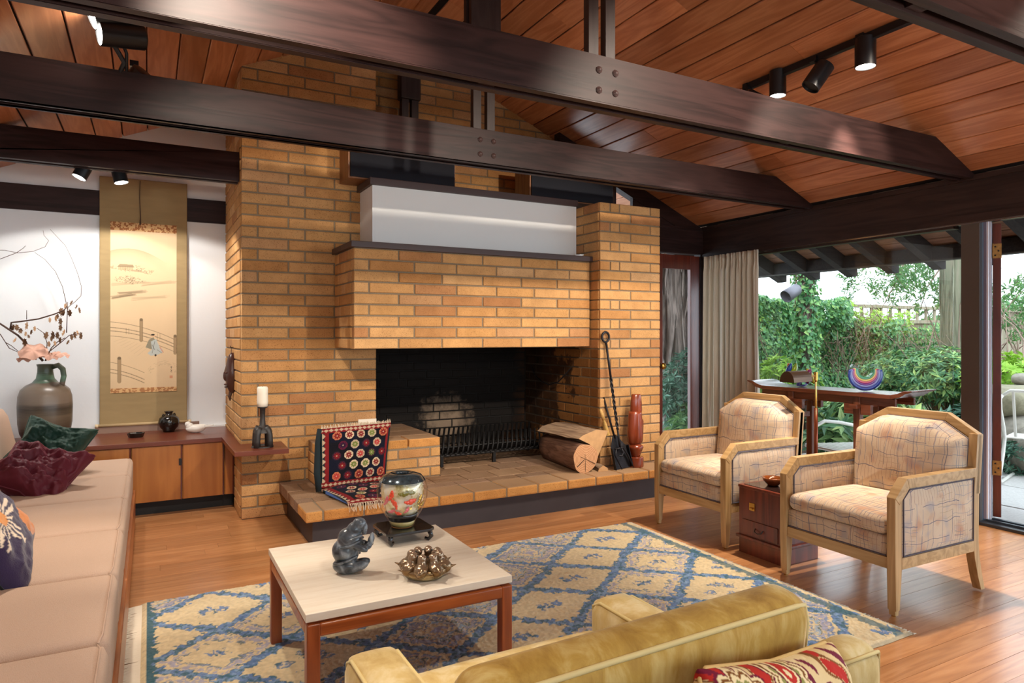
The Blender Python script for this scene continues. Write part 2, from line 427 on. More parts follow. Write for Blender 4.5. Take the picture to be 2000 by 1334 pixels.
# floor boards
fl = sempty('floor')
obj('subfloor', MB().box((XL, YN, -.08), (XR + .05, YB, -.018)), M['gap'], fl)
BW = .098
y = .35; row = 0
PL = {}
def plank(Lx, w):
    k = round(Lx, 2)
    if k not in PL:
        PL[k] = mesh_of(MB().box((0, 0, -.018), (k - .0012, w - .0012, 0)), 'floor_board')
        PL[k].materials.append(M['floor'])
    return PL[k]
while y < 5.6:
    x = XL + R.uniform(-1.2, 0)
    while x < XR:
        Lx = round(R.choice([1.1, 1.4, 1.7, 2.1]), 2)
        if x + Lx > XR: Lx = max(.1, round(XR - x, 1))
        if x + Lx > XL: obj('floor_board', plank(Lx, BW), None, fl, loc=(x, y, R.uniform(-.0004, .0004)))
        x += Lx
    y += BW
rest = MB().box((XL, YN, -.018), (XR, .35, 0)).box((XL, y, -.018), (.6, YB, 0)); obj('floor_field', rest, M['floor'], fl)
# ceiling: two slopes of boards on a dark backing
for sgn, nm in ((-1, 'ceiling_left'), (1, 'ceiling_right')):
    ce = tag(sempty('ceiling'), None)
    x0, x1 = (XL, RX) if sgn < 0 else (RX, XR)
    bk = MB(); 
    bk.prism([(x0, zc(x0) + .02), (x1, zc(x1) + .02), (x1, zc(x1) + .06), (x0, zc(x0) + .06)], YN, YB, 'y')
    obj('ceiling_backing', bk, M['gap'], ce)
    n = 19; sp = .1707; cosr = math.cos(math.atan(SL))
    for i in range(n):
        xa = RX + sgn * (i * sp + .03); 
        if sgn > 0 and xa + sp > XR + .02: break
        if sgn < 0 and xa - sp < XL - .02: break
        w = (sp) / cosr - .009
        ys = YN + R.uniform(-1.5, 0)
        while ys < YB:
            Ly = R.choice([2.4, 3.0, 3.6, 4.3]); ye = min(ys + Ly, YB)
            if ye - ys < .05: break
            if ye > .5:
                key = ('c', round(ye - ys, 2))
                if key not in PL:
                    k = key[1]; c = .004
                    mb = MB().prism([(0, .016), (0, c), (c, 0), (w - c, 0), (w, c), (w, .016)], 0, k - .001, 'y')
                    PL[key] = mesh_of(mb, 'ceiling_board'); PL[key].materials.append(M['ceil'])
                o = obj('ceiling_board', PL[key], None, ce)
                xm = xa if sgn > 0 else xa - sp
                ang = math.atan(SL) * sgn
                o.rotation_euler = (0, ang, 0)
                o.location = (xm, ys, zc(xm) + R.uniform(-.001, .001))
            ys = ye
# walls
wb = struct('wall_back', MB().box((XL - .1, YB, 0), (.62, YB + .1, 3.4)), M['white'])
struct('wall_left', MB().box((XL - .1, YN, 0), (XL, YB, 2.5)), M['white'])
nw = MB()
nw.box((XL, YN - .1, 0), (-.6, YN, 4.0)).box((-.6, YN - .1, 2.35), (4.4, YN, 4.0)).box((4.4, YN - .1, 0), (XR, YN, 4.0)).box((-.6, YN - .1, 0), (4.4, YN, .5))
struct('wall_near', nw, M['white'])
sw = MB()  # bars of unseen window openings, added so daylight fills the room
for x in (-.6, .65, 1.9, 3.15, 4.34): sw.box((x, YN - .07, .5), (x + .06, YN - .02, 2.35))
struct('fill_window', sw, M['beam_z'])
struct('trim_1', MB().box((XL, YB - .022, 2.23), (.563, YB, 2.42)), M['beam'])
# outer roof skin (keeps the sky out above the boards)
struct('roof', MB().prism([(XL - .1, zc(XL) + .05), (RX, RZ0 + .1), (XR + .05, zc(XR) + .07), (XR + .05, zc(XR) + .2), (RX, RZ0 + .25), (XL - .1, zc(XL) + .2)], YN, YB, 'y'), M['gap'])
# ------------------------------------------------------------------ bricks
BK = {}
def brick(Lb, hb, mat, dep=.06, c=.004):
    k = (round(Lb, 3), round(hb, 4), mat.name, dep)
    if k not in BK:
        l, h = k[0], k[1]
        vs = [(0, dep, 0), (l, dep, 0), (l, dep, h), (0, dep, h), (0, c, 0), (l, c, 0), (l, c, h), (0, c, h), (c, 0, c), (l - c, 0, c), (l - c, 0, h - c), (c, 0, h - c)]
        fs = [(8, 9, 10, 11)] + [(4 + i, 4 + (i + 1) % 4, 8 + (i + 1) % 4, 8 + i) for i in range(4)] + [(i, (i + 1) % 4, 4 + (i + 1) % 4, 4 + i) for i in range(4)]
        me = mesh_of(MB().add(vs, fs), 'brick'); me.materials.append(mat); BK[k] = me
    return BK[k]
J = .011
def face(parent, org, ax, rows, ch, joints, mat, jit=.0012, z0=0, stop=None, dep=.06):
    """a wall face of single bricks. ax: 'x' faces -Y and runs along +X; 'y' faces -X and runs along -Y (towards the camera)"""
    for r in rows:
        js = joints(r)
        for a, b in zip(js[:-1], js[1:]):
            if stop and stop(r, a, b): continue
            me = brick(b - a - J, ch - J, mat, dep)
            z = z0 + r * ch + J / 2; j = R.uniform(-jit, jit)
            if ax == 'x': o = obj('brick', me, None, parent, loc=(org[0] + a + J / 2, org[1] + j, z))
            else:
                o = obj('brick', me, None, parent, loc=(org[0] + j, org[1] - a - J / 2, z)); o.rotation_euler = (0, 0, -math.pi / 2)
            o.rotation_euler[1] = R.uniform(-.0012, .0012)
def bond(L_, starts, unit=.331):
    def f(r):
        s = starts[r % len(starts)]; js = [0.0]; x = s
        if x <= 0.001: x = unit
        while x < L_ - .06: js.append(x); x += unit
        js.append(L_); return js
    return f
CH = .0796
# left pier
PX0, PX1, PY = .563, 1.54, 5.04
lp = thing('brick_pier', 'tall gold brick pier left of the fireplace, rising to the ceiling', 'chimney', (0, 0, 0))
obj('mortar_core', MB().box((PX0 + .008, PY + .008, 0), (PX1 - .007, YB, 3.75)), M['mortar'], lp)
LW = PX1 - PX0
face(lp, (PX0, PY, 0), 'x', range(0, 46), CH, lambda r: [0, .322, .654, LW] if r % 2 == 0 else [0, .112, .439, .775, LW], M['brick'], stop=lambda r, a, b: r * CH > zc(PX0 + b) + .05)
face(lp, (PX0, YB - .0, 0), 'y', range(0, 42), CH, lambda r: ([0, .33, .66, 1.02] if r % 2 == 0 else [0, .16, .5, .83, 1.02]) , M['brick'], stop=lambda r, a, b: r * CH > 3.2 or (r * CH < .45 and a < .45))
# right pier
QX0, QX1, QY = 3.17, 3.80, 4.39
rp = thing('brick_pier', 'short gold brick pier right of the fireplace, behind the fire tools', 'chimney', (0, 0, 0))
obj('mortar_core', MB().box((QX0 + .008, QY + .008, .24), (QX1 - .007, 5.7, 2.365)), M['mortar'], rp)
QW = QX1 - QX0; QC = (2.37 - .24) / 27
face(rp, (QX0, QY, 0), 'x', range(27), QC, lambda r: [0, .107, .199, .52, QW] if r % 2 == 0 else [0, .313, QW], M['brick'], z0=.24)
face(rp, (QX0, 4.75, 0), 'y', range(12, 27), QC, lambda r: [0, .345] if r % 2 else [0, .13, .345], M['brick'], z0=.24)
face(rp, (QX0, 5.60, 0), 'y', range(0, 12), QC, lambda r: [0, .2, .45, .70, .95, 1.08, 1.195] if r % 2 else [0, .08, .33, .58, .83, 1.07, 1.195], M['brick_soot'], z0=.24)
# upper stack between the piers, set back
us = thing('brick_chimney', 'shadowed set-back brick chimney face above the two black speakers', 'chimney')
obj('mortar_core', MB().box((PX1 - .05, 5.377, 1.3), (3.36, 5.95, 3.72)), M['mortar'], us)
SC = .0796
face(us, (PX1, 5.37, 0), 'x', range(29, 47), SC, bond(1.82, [.12, .29]), M['brick'], stop=lambda r, a, b: r * SC > zc(PX1 + b) + .06)
# firebox back and floor lining
fb = thing('firebox', 'soot-blackened brick firebox behind the iron grate', 'fireplace')
obj('firebox_lining', MB().box((PX1 - .02, 5.607, .0), (QX0 + .2, 5.7, 2.4)).box((PX1 - .03, 5.05, 1.36), (QX0 + .02, 5.65, 1.42)), M['soot_mortar'], fb)
face(fb, (PX1, 5.60, 0), 'x', range(0, 15), .0745, bond(1.63, [.12, .25, .19], .25), M['brick_soot'], z0=.24)
obj('side_lining', MB().box((QX0 + .0055, 4.70, .24), (QX0 + .008, 5.62, 1.27)), plain('stained_mortar', '#40352a', .95, var=.3), fb)
obj('lintel', MB().box((PX1 + .01, 4.62, 1.235), (QX0 - .01, 5.1, 1.30)), M['iron'], fb)
wire = [(3.13, 5.42, 1.02), (3.12, 5.33, .93), (3.11, 5.2, .88), (3.1, 5.05, .86), (3.11, 4.92, .89), (3.13, 4.83, .96), (3.155, 4.78, 1.02)]
solo('damper_wire', MB().tube(wire, .006, 6), M['iron'], 'thin curved iron wire hanging on the inner right brick of the firebox', 'wire')
# hood
HX0, HX1, HYF, HZ0, HZ1 = 1.215, 3.164, 4.51, 1.20, 1.895
hd = thing('fireplace_hood', 'projecting gold brick hood over the fireplace opening', 'fireplace', (0, 0, 0))
obj('mortar_core', MB().box((HX0 + .008, HYF + .008, HZ0 + .004), (HX1 - .004, PY - .001, HZ1)), M['mortar'], hd)
HC = (HZ1 - HZ0) / 9; HW = HX1 - HX0
face(hd, (HX0, HYF, 0), 'x', range(9), HC, lambda r: [0, .321, .648, .975, 1.305, 1.63, HW] if r % 2 == 0 else [0, .109, .437, .762, 1.09, 1.42, 1.745, HW], M['brick'], z0=HZ0)
face(hd, (HX0, PY - .006, 0), 'y', range(9), HC, lambda r: [0, .19, .30, .462] if r % 2 else [0, .12, .36, .462], M['brick'], z0=HZ0)
obj('hood_shelf', MB().box((HX0 - .02, HYF - .025, HZ1), (HX1 + .008, 4.78, HZ1 + .042)).box((HX0 - .02, 4.78, HZ1), (1.40, PY - .004, HZ1 + .042)), M['cap'], hd, bevel=.003)
# white plastered flue box above the hood
wbx = thing('plaster_box', 'white plastered box between the piers, topped by a dark cap', 'chimney')
obj('plaster_body', MB().box((1.41, 4.72, 1.937), (QX0 - .003, 5.36, 2.378)), M['white_s'], wbx)
obj('dark_cap', MB().box((1.385, 4.69, 2.378), (QX0 - .004, 5.365, 2.428)), M['cap'], wbx, bevel=.003)
solo('paper_scrap', MB().box((0, 0, 0), (.07, .05, .012)).box((.05, .01, .012), (.09, .05, .02)), M['white_s'], 'small white scrap lying at the right end of the hood shelf', 'scrap', loc=(3.03, 4.53, HZ1 + .042))
# hearth
HZ = .24
he = thing('raised_hearth', 'raised brick hearth on a dark painted plinth', 'hearth')
obj('plinth', MB().prism([(.875, 4.18), (3.80, 4.18), (3.80, 4.39), (QX1, 5.2), (1.5, 5.2), (1.5, 5.03), (.875, 5.03)], 0, .172, 'z'), M['plinth'], he)
obj('mortar_bed', MB().box((.825, 4.112, .173), (QX1 - .008, PY - .004, HZ - .006)).box((PX1 + .002, PY - .004, .173), (QX0 - .002, 5.6, HZ - .006)), M['mortar'], he)
def slab_brick(x0, x1, y0, y1, z0, z1, par, mat, b=.008):
    mb = MB().box((x0 + .004, y0 + .004, z0), (x1 - .004, y1 - .004, z1 + R.uniform(-.001, .001)))
    o = obj('brick', mb, mat, par); me = o.data
    md = o.modifiers.new('b', 'BEVEL'); md.width = b; md.segments = 2; md.limit_method = 'ANGLE'
    return o
M['brick_front'] = brick_mat('hearth_edge_brick', ['#c88f50', '#bf8546', '#ce9858', '#c48c4e'], worn='#a08468')
xs = [.815, .924] + [.924 + .2512 * i for i in range(1, 12)]
xs = [x for x in xs if x < 3.72] + [QX1]
for a, b in zip(xs[:-1], xs[1:]): slab_brick(a, b, 4.10, 4.36, .172, HZ, he, M['brick_front'], .012)
rows_y = [(4.36, 4.475), (4.475, 4.70), (4.70, 4.93), (4.93, 5.16), (5.16, 5.38), (5.38, 5.6)]
for k, (ya, yb) in enumerate(rows_y):
    xa, xb = (.815, QX0 if ya > 4.37 else QX1)
    if ya >= 4.93: xa = PX1
    off = .125 * (k % 2)
    xs2 = [xa] + [x for x in np.arange(.924 + off, xb - .05, .2512) if x > xa + .05] + [xb]
    if yb > PY and ya < PY: yb2 = yb
    for a, b in zip(xs2[:-1], xs2[1:]): slab_brick(a, b, ya, min(yb, 5.035) if a < PX1 - .02 else yb, .172, HZ, he, M['brick_top'], .004)
slab_brick(.815, PX1, 4.93, PY - .003, .172, HZ, he, M['brick_top'], .004)
# bench block in the left of the fireplace
be = thing('hearth_bench', 'low brick block on the hearth behind the kilim chair', 'hearth')
BX0, BX1, BY, BZ = 1.02, 1.935, 4.71, .53
obj('mortar_core', MB().box((BX0 + .006, BY + .006, HZ), (BX1 - .006, PY - .002, BZ - .055)).box((PX1 + .003, PY - .002, HZ), (BX1 - .006, 5.59, BZ - .055)), M['mortar'], be)
BC = (BZ - HZ) / 4
face(be, (BX0, BY, 0), 'x', range(3), BC, lambda r: [0, .11, .42, .73, BX1 - BX0] if r % 2 else [0, .27, .58, .83, BX1 - BX0], M['brick'], z0=HZ)
face(be, (BX0, PY - .004, 0), 'y', range(3), BC, lambda r: [0, .2, .262] if r % 2 else [0, .09, .262], M['brick'], z0=HZ)
xs3 = [BX0, 1.16, 1.42, 1.68, BX1]
for a, b in zip(xs3[:-1], xs3[1:]): slab_brick(a, b, BY, BY + .2, BZ - BC + .006, BZ, be, M['brick_front'], .008)
for a, b in zip([BX0, 1.28, 1.54], [1.28, 1.54, BX1]): slab_brick(a, b, BY + .2, PY - .003 if b <= 1.541 else 5.15, BZ - BC + .006, BZ, be, M['brick_top'], .004)
slab_brick(PX1 + .004, BX1, 5.15, 5.37, BZ - BC + .006, BZ, be, M['brick_top'], .004); slab_brick(PX1 + .004, BX1, 5.37, 5.59, BZ - BC + .006, BZ, be, M['brick_top'], .004)

# ------------------------------------------------------------------ timber frame
def beam(yc, x0, x1, zb, h, label, hanger=True, wide=1):
    t = thing('tie_beam', label, 'beam', (0, yc, 0))
    for yo in (-.062, .022):
        xt = 1.9 + (RZ0 - zb - h) / SL          # top corner cut by the slope
        poly = [(x0, zb), (x1, zb), (x1, min(zb + h, zc(x1))), (min(x1, xt), zb + h), (max(x0, 2 * RX - xt), zb + h), (x0, min(zb + h, zc(x0)))]
        obj('plank', MB().prism(poly, yo, yo + .04, 'y'), M['beam'], t, bevel=.002)
    for xb in np.arange(math.ceil(max(x0, XL) * 1.0) + .4, x1 - .3, 1.9):
        obj('spacer_block', MB().box((xb - .04, -.022, zb + .012), (xb + .04, .022, zb + h - .02)), M['beam'], t)
    if hanger:
        for xa in (1.822, 1.92):
            z1 = zc(xa) - .01
            obj('hanger_post', MB().box((xa, -.021, zb + .03), (xa + .055, .021, z1)), M['beam_z'], t)
        obj('ridge_splice', MB().prism([(1.79, 3.2), (1.83, 3.16), (1.97, 3.16), (2.0, 3.2), (2.0, zc(2.0) - .01), (1.9, RZ0 - .02), (1.79, zc(1.79) - .01)], .022, .058, 'y').prism([(1.79, 3.2), (1.83, 3.16), (1.97, 3.16), (2.0, 3.2), (2.0, zc(2.0) - .01), (1.9, RZ0 - .02), (1.79, zc(1.79) - .01)], -.058, -.022, 'y'), M['beam_z'], t)
        bm = MB().lathe([(.0, 0), (.017, .0), (.017, .004), (.011, .005), (.010, .013), (.0, .015)], 10)
        me = mesh_of(bm, 'bolt', True); me.materials.append(M['cap'])
        for xb in (1.85, 1.945):
            for zz in (zb + .06, zb + h - .07):
                o = obj('bolt', me, None, t, loc=(xb, -.062, zz)); o.rotation_euler = (math.pi / 2, 0, 0)
    return t
beam(1.35, -.9, XR, 2.40, .22, 'dark double-plank ceiling beam crossing the top right corner')
beam(2.63, XL, XR, 2.385, .225, 'large dark double-plank ceiling beam nearest the camera in full, with four bolts')
beam(3.91, XL, XR, 2.39, .222, 'dark double-plank ceiling beam in front of the brick chimney')
t3 = beam(5.17, XL, .56, 2.39, .205, 'dark ceiling beam ending at the left brick pier, over the scroll', hanger=False)
for xa in (1.80, 1.875):
    pass
h3 = thing('hanger_post_pair', 'pair of black posts hanging in front of the set-back chimney brick', 'beam', (0, 5.19, 0))
obj('post', MB().box((1.785, -.03, 2.43), (1.842, .03, zc(1.785) - .01)), M['beam_z'], h3)
obj('post', MB().box((1.868, -.03, 2.43), (1.925, .03, zc(1.868) - .01)), M['beam_z'], h3)
obj('splice', MB().box((1.77, -.05, 3.2), (1.94, .05, zc(1.77) - .01)), M['beam_z'], h3, bevel=.01)
# window wall
hb = thing('header_beam', 'long dark timber header over the garden windows', 'beam')
obj('beam_face', MB().box((5.04, YN, 2.115), (5.17, 5.17, 2.40)), M['beam_y'], hb, bevel=.003)
obj('lower_strip', MB().box((5.03, YN, 2.085), (5.17, 5.17, 2.14)), M['beam_y'], hb)
obj('ceiling_moulding', MB().box((5.02, YN, 2.375), (5.045, 5.17, 2.41)), M['beam_y'], hb)
obj('curtain_rail', MB().box((5.045, YN, 2.075), (5.06, 5.0, 2.086)), M['chrome'], hb)
bb = thing('end_wall_beam', 'dark timber beam above the red framed garden door', 'beam')
obj('beam_face', MB().box((QX1 - .2, 5.17, 2.13), (5.17, 5.28, 2.40)), M['beam'], bb, bevel=.003)
obj('top_strip', MB().box((QX1 - .2, 5.16, 2.375), (5.1, 5.17, 2.395)), M['beam'], bb)
# gable glass with its sloping rafter
gw = sempty('window_3')
obj('sloping_rafter', MB().prism([(3.30, zc(3.30) - .16), (XR, zc(XR) - .16), (XR, zc(XR) - .005), (3.30, zc(3.30) - .005)], 5.19, 5.28, 'y'), M['beam'], gw)
obj('dark_panel', MB().prism([(4.15, 2.40), (5.05, 2.40), (5.05, 2.41), (4.15, zc(4.15) - .05)], 5.2, 5.24, 'y'), M['beam'], gw)
obj('mullion', MB().box((3.9, 5.2, 2.40), (3.95, 5.25, 2.75)), M['beam_z'], gw)
obj('pane', MB().box((3.3, 5.21, 2.40), (4.2, 5.214, 3.1)), M['glass'], gw)
# fixed window and post
w1 = sempty('window_1')
fr = MB().box((5.06, 2.67, .0), (5.13, 5.17, .05)).box((5.09, 2.655, 0), (5.13, 2.68, 2.09)).box((5.06, 5.12, 0), (5.13, 5.17, 2.09)).box((5.06, 2.72, 2.06), (5.13, 5.17, 2.10))
obj('window_frame', fr, M['beam_y'], w1)
obj('pane', MB().box((5.09, 2.74, .05), (5.096, 5.12, 2.07)), M['glass'], w1)
po = thing('window_post', 'broad dark timber post between the fixed window and the open glass door', 'post')
obj('post_body', MB().box((5.05, 2.545, 0), (5.17, 2.665, 2.086)), plain('post_paint', '#54483f', .5, bump=.1), po, bevel=.003)
obj('edge_strip', MB().box((5.055, 2.528, 0), (5.12, 2.545, 2.086)), plain('blue_grey_seal', '#5d6f80', .4), po)
w2 = sempty('trim_2')
obj('jamb', MB().box((5.07, 2.512, .03), (5.15, 2.528, 2.08)), plain('jamb_grey', '#7d7686', .5), w2)
obj('weather_strip', MB().box((5.075, 2.502, .03), (5.09, 2.512, 2.08)).box((5.1, 2.498, .03), (5.11, 2.512, 2.08)), plain('white_vinyl', '#d7d4dc', .5), w2)
obj('track', MB().box((4.99, -2.9, .0), (5.2, 2.53, .022)), plain('black_sill', '#26282c', .35), w2, bevel=.004)
obj('track_rail', MB().box((5.05, -2.9, .022), (5.07, 2.5, .036)).box((5.12, -2.9, .022), (5.135, 2.5, .034)), plain('alu_rail', '#4a5664', .3, metal=.8), w2)
# the open door leaf, folded out against the wall line
d2 = sempty('door_2')
DA = math.atan2(.44, .90)
DM = T(5.145, 2.507, 0) @ RZ(DA)
def dbox(n_, lo, hi, m_, **k): return obj(n_, MB().box(lo, hi, DM), m_, d2, **k)
dbox('door_stile', (0, -.048, .04), (.10, 0, 2.07), M['reddoor'], bevel=.003)
dbox('door_stile', (.82, -.048, .04), (.92, 0, 2.07), M['reddoor'])
dbox('door_rail', (.10, -.048, .04), (.82, 0, .20), M['reddoor']); dbox('door_rail', (.10, -.048, 1.97), (.82, 0, 2.07), M['reddoor'])
dbox('door_pane', (.1, -.028, .2), (.82, -.022, 1.97), M['glass'])
WB = plain('worn_brass', '#a67c44', .45, metal=.6, var=.3, scale=60)
for zz in (.33, 1.83):
    hgi = obj('brass_hinge', MB().box((-.006, -.05, zz), (-.001, .0, zz + .1), DM).box((-.03, -.004, zz), (-.001, .002, zz + .1), DM), WB, d2)
    for k in range(3): obj('screw', MB().lathe([(0, 0), (.006, 0), (.004, .003), (0, .004)], 8), M['iron'], hgi, loc=DM @ Vector((-.007, -.014 - .018 * (k % 2), zz + .02 + k * .03)), rot=(math.pi / 2, 0, DA - math.pi / 2))
# garden door in the end wall
d1 = sempty('door_1')
GX0, GX1 = 4.40, 5.02
obj('door_frame', MB().box((GX0 - .6, 5.18, 0), (GX0, 5.27, 2.13)).box((GX1 - .005, 5.18, 0), (GX1 + .12, 5.27, 2.13)), M['beam_z'], d1)
obj('door_stile', MB().box((GX0, 5.185, .02), (GX0 + .115, 5.23, 2.11)), M['reddoor'], d1, bevel=.003)
obj('door_stile', MB().box((GX1 - .135, 5.185, .02), (GX1 - .01, 5.23, 2.11)), M['reddoor'], d1, bevel=.003)
obj('door_rail', MB().box((GX0 + .115, 5.187, 1.97), (GX1 - .135, 5.228, 2.11)), M['reddoor'], d1)
obj('door_rail', MB().box((GX0 + .115, 5.187, .02), (GX1 - .135, 5.228, .2)), M['reddoor'], d1)
obj('door_pane', MB().box((GX0 + .11, 5.205, .2), (GX1 - .13, 5.21, 1.97)), M['glass'], d1)
kn = obj('door_knob', MB().lathe([(0, 0), (.028, 0), (.028, .006), (.012, .01), (.012, .035), (.03, .045), (.034, .06), (.026, .074), (0, .078)], 18), M['brass'], d1, smooth=True, loc=(GX0 + .075, 5.185, .99), rot=(math.pi / 2, 0, 0))
# curtain
def curtain():
    ny, nz = 420, 40
    y0, y1 = 5.06, 4.36; Pp = np.zeros((nz, ny, 3))
    s = np.linspace(0, 1, ny)
    g = np.random.RandomState(5); ph = np.cumsum(.5 + g.rand(ny)) ; ph = ph / ph[-1]
    for i in range(nz):
        t = i / (nz - 1); z = .02 + t * 2.07
        amp = .030 + .025 * (1 - t) if t < .93 else .018
        n = 10
        w = np.sin(2 * math.pi * n * (s + .012 * np.sin(9 * s + 2 * (1 - t)))) * amp + .012 * np.sin(2 * math.pi * (n * 2.37) * s + t) * (1 - .4 * t)
        if t > .93: w += .008 * np.sin(2 * math.pi * 40 * s)
        spread = 1.0 + .05 * (1 - t)
        Pp[i, :, 0] = 4.955 + w
        Pp[i, :, 1] = y0 + .02 - (y0 - y1) * s * spread - .006 * np.cos(2 * math.pi * n * s * 2)
        Pp[i, :, 2] = z
    me = grid_mesh('curtain', Pp)
    m = plain('linen_curtain', '#d2c8b6', .9, bump=.25, scale=260, var=.06, sheen=.2)
    o = tag(obj('curtain', me, m), 'gathered beige linen curtain hanging at the window corner by the red door', 'curtain')
    s2 = o.modifiers.new('t', 'SOLIDIFY'); s2.thickness = .003
curtain()
# eaves outside: soffit boards, rafters, tail beam
M['soffit'] = wood('weathered_soffit', '#a37c62', '#80604c', rough=.75, axis='y', rnd=.2, bump=.2)
M['rafter'] = wood('grey_rafter', '#34302e', '#242120', rough=.9, axis='x', rnd=.08, bump=.3)
ea = sempty('roof')
def ze(x): return 2.005 + SL * (6.2 - x)
k = 0; xx = 5.10
while xx < 6.25:
    for (ya, yb) in ((-1.5, 2.4), (2.4, 5.4), (5.4, 9.0)):
        mb = MB().prism([(xx, ze(xx)), (xx + .158, ze(xx + .158)), (xx + .158, ze(xx + .158) + .03), (xx, ze(xx) + .03)], ya, yb - .004, 'y')
        obj('soffit_board', mb, M['soffit'], ea)
    xx += .165
obj('roof_deck', MB().prism([(XR, ze(XR) + .035), (6.3, ze(6.3) + .035), (6.3, ze(6.3) + .08), (XR, ze(XR) + .08)], -1.5, 9.0, 'y'), M['gap'], ea)
yy = -1.2
while yy < 8.8:
    mb = MB().prism([(5.10, ze(5.10) - .14), (6.17, ze(6.17) - .14), (6.22, ze(6.22) - .11), (6.22, ze(6.22)), (5.10, ze(5.10))], yy - .04, yy + .04, 'y')
    obj('rafter', mb, M['rafter'], ea); yy += .4225
obj('tail_beam', MB().box((6.0, -1.5, 1.955), (6.07, 9.0, 2.07)), M['rafter'], ea)
obj('tail_trim', MB().box((5.99, -1.5, 1.943), (6.08, 9.0, 1.955)), plain('grey_trim', '#4e4c48', .8), ea)
# ------------------------------------------------------------------ built-in cabinet and counter
cb = thing('counter_top', 'L-shaped reddish brown counter along the scroll wall, wrapping the brick pier', 'counter')
CT = .535
obj('top_board', MB().prism([(XL + .003, 5.43), (.475, 5.43), (.487, 4.71), (.825, 4.68), (.835, 5.03), (.56, 5.035), (.56, YB - .002), (XL + .003, YB - .002)], CT - .032, CT, 'z'), M['counter'], cb, bevel=.002)
obj('back_ledge', MB().box((-.39, YB - .03, CT), (.56, YB - .002, CT + .012)), M['white_s'], cb)
obj('base_block', MB().box((-.37, YB - .05, CT + .0), (.36, YB - .03, CT + .055)), plain('taupe_block', '#8a6f60', .6), cb)
def cabinet(x0, x1, label, handle=None):
    t = thing('base_cabinet', label, 'cabinet', (x0, 5.45, 0))
    w = x1 - x0
    obj('carcass', MB().box((.003, .022, .1), (w - .003, .6, CT - .033)), M['cab'], t)
    d = obj('door', MB().box((.008, 0, .103), (w - .008, .02, CT - .036)), M['cab'], t, bevel=.002)
    obj('edge_strip', MB().box((w - .007, .004, .1), (w + .0, .022, CT - .034)), M['reddoor'], t)
    obj('toe_kick', MB().box((0, .08, 0), (w, .1, .1)), M['kick'], t)
    if handle:
        obj('handle', MB().box((handle - .012, -.012, .385), (handle + .006, .0, .40)).box((handle - .012, -.004, .35), (handle + .006, .004, .385)), M['black'], d)
    return t
cabinet(-1.28, -.72, 'honey wood cabinet door hidden behind the sofa end, under the green pillow')
cabinet(-.72, -.118, 'honey wood cabinet front partly covered by the sofa arm end')
cabinet(-.118, .208, 'honey wood cabinet with black catch, standing beside the sofa', .318)
cabinet(.208, .49, 'honey wood cabinet between the catch and the corner panel')
cabinet(.492, .56, 'very narrow honey wood panel against the brick pier')
# speakers
def speaker(x0, x1, label):
    t = thing('loudspeaker', label, 'speaker', (x0, 4.775, 2.429))
    w = x1 - x0
    obj('cabinet_shell', MB().box((0, .012, 0), (.028, .262, .33)).box((w - .028, .012, 0), (w, .262, .33)).box((.028, .012, 0), (w - .028, .262, .028)).box((.028, .012, .302), (w - .028, .262, .33)).box((.028, .2, .028), (w - .028, .262, .302)), M['walnut'], t)
    obj('grille_cloth', MB().box((.012, 0, .01), (w - .008, .012, .322)), M['navy'], t, bevel=.004)
speaker(1.253, 2.085, 'long black speaker with wooden side, left of the pair on the plaster box')
speaker(2.753, 3.603, 'long black speaker, right of the pair, over the right brick pier')
# ================================================================== LAMPS
M['spot_body'] = plain('black_spot_body', '#15161a', .38)
def spot_lamp(par_loc, direction, label, lit=True, r=.056, ln=.17, stem=.02, group=None):
    t = thing('spot_lamp', label, 'lamp', par_loc)
    d = Vector(direction).normalized(); q = d.to_track_quat('-Z', 'Y')
    pr = [(0, ln * .5), (r * .8, ln * .5), (r, ln * .46), (r, -ln * .5), (r * .92, -ln * .5), (r * .9, -ln * .42), (0, -ln * .42)]
    b = obj('lamp_body', MB().lathe(pr, 28, cap=False), M['spot_body'], t, smooth=True); b.rotation_euler = q.to_euler()
    md = b.modifiers.new('es', 'EDGE_SPLIT'); md.split_angle = math.radians(40)
    if lit:
        lz = obj('lens', MB().lathe([(0, -ln * .47), (r * .9, -ln * .47), (r * .9, -ln * .44), (0, -ln * .44)], 24), M['lens'], t); lz.rotation_euler = q.to_euler()
    obj('stem', MB().rod((0, 0, 0), (0, .02, ln * .5 + stem), .008, 8).box((-.02, 0, ln * .5 + stem - .01), (.02, .05, ln * .5 + stem + .02)), M['spot_body'], t)
    return t
zt = zc(3.615) - .02
tr = thing('ceiling_track', 'black lighting track on the right ceiling slope carrying four spot lamps', 'track', (3.615, 0, zt))
obj('track_bar', MB().box((-.018, 1.9, -.022), (.018, 3.27, .022)), M['spot_body'], tr, bevel=.003)
obj('end_cap', MB().box((-.022, 3.27, -.03), (.022, 3.31, .022)), M['spot_body'], tr)
gl = 'spot lamps on the right ceiling track'
spot_lamp((3.612, 2.42, 2.92), (0, 0, -1), 'upright lit black spot lamp nearest the top right beam on the ceiling track', group=gl)['group'] = gl
spot_lamp((3.60, 2.72, 2.885), (-.5, .3, -.85), 'tilted unlit black spot lamp in the middle of the ceiling track', lit=False)['group'] = gl
spot_lamp((3.612, 3.03, 2.945), (0, 0, -1), 'upright lit black spot lamp half above the large beam on the ceiling track', r=.052)['group'] = gl
spot_lamp((3.59, 3.24, 2.87), (-.1, .6, -.8), 'spot lamp at the far end of the ceiling track, mostly hidden by the beam', lit=True)['group'] = gl
spot_lamp((-.115, 3.74, 2.745), (-1, -.25, -.18), 'lit black spot lamp facing left on the second beam, lower of two', stem=.0, r=.06, ln=.20)
spot_lamp((-.15, 3.72, 2.83), (-1, -.2, .02 - .45), 'lit black spot lamp above the other one, cut off by the large beam', stem=-.03, r=.06, ln=.20)
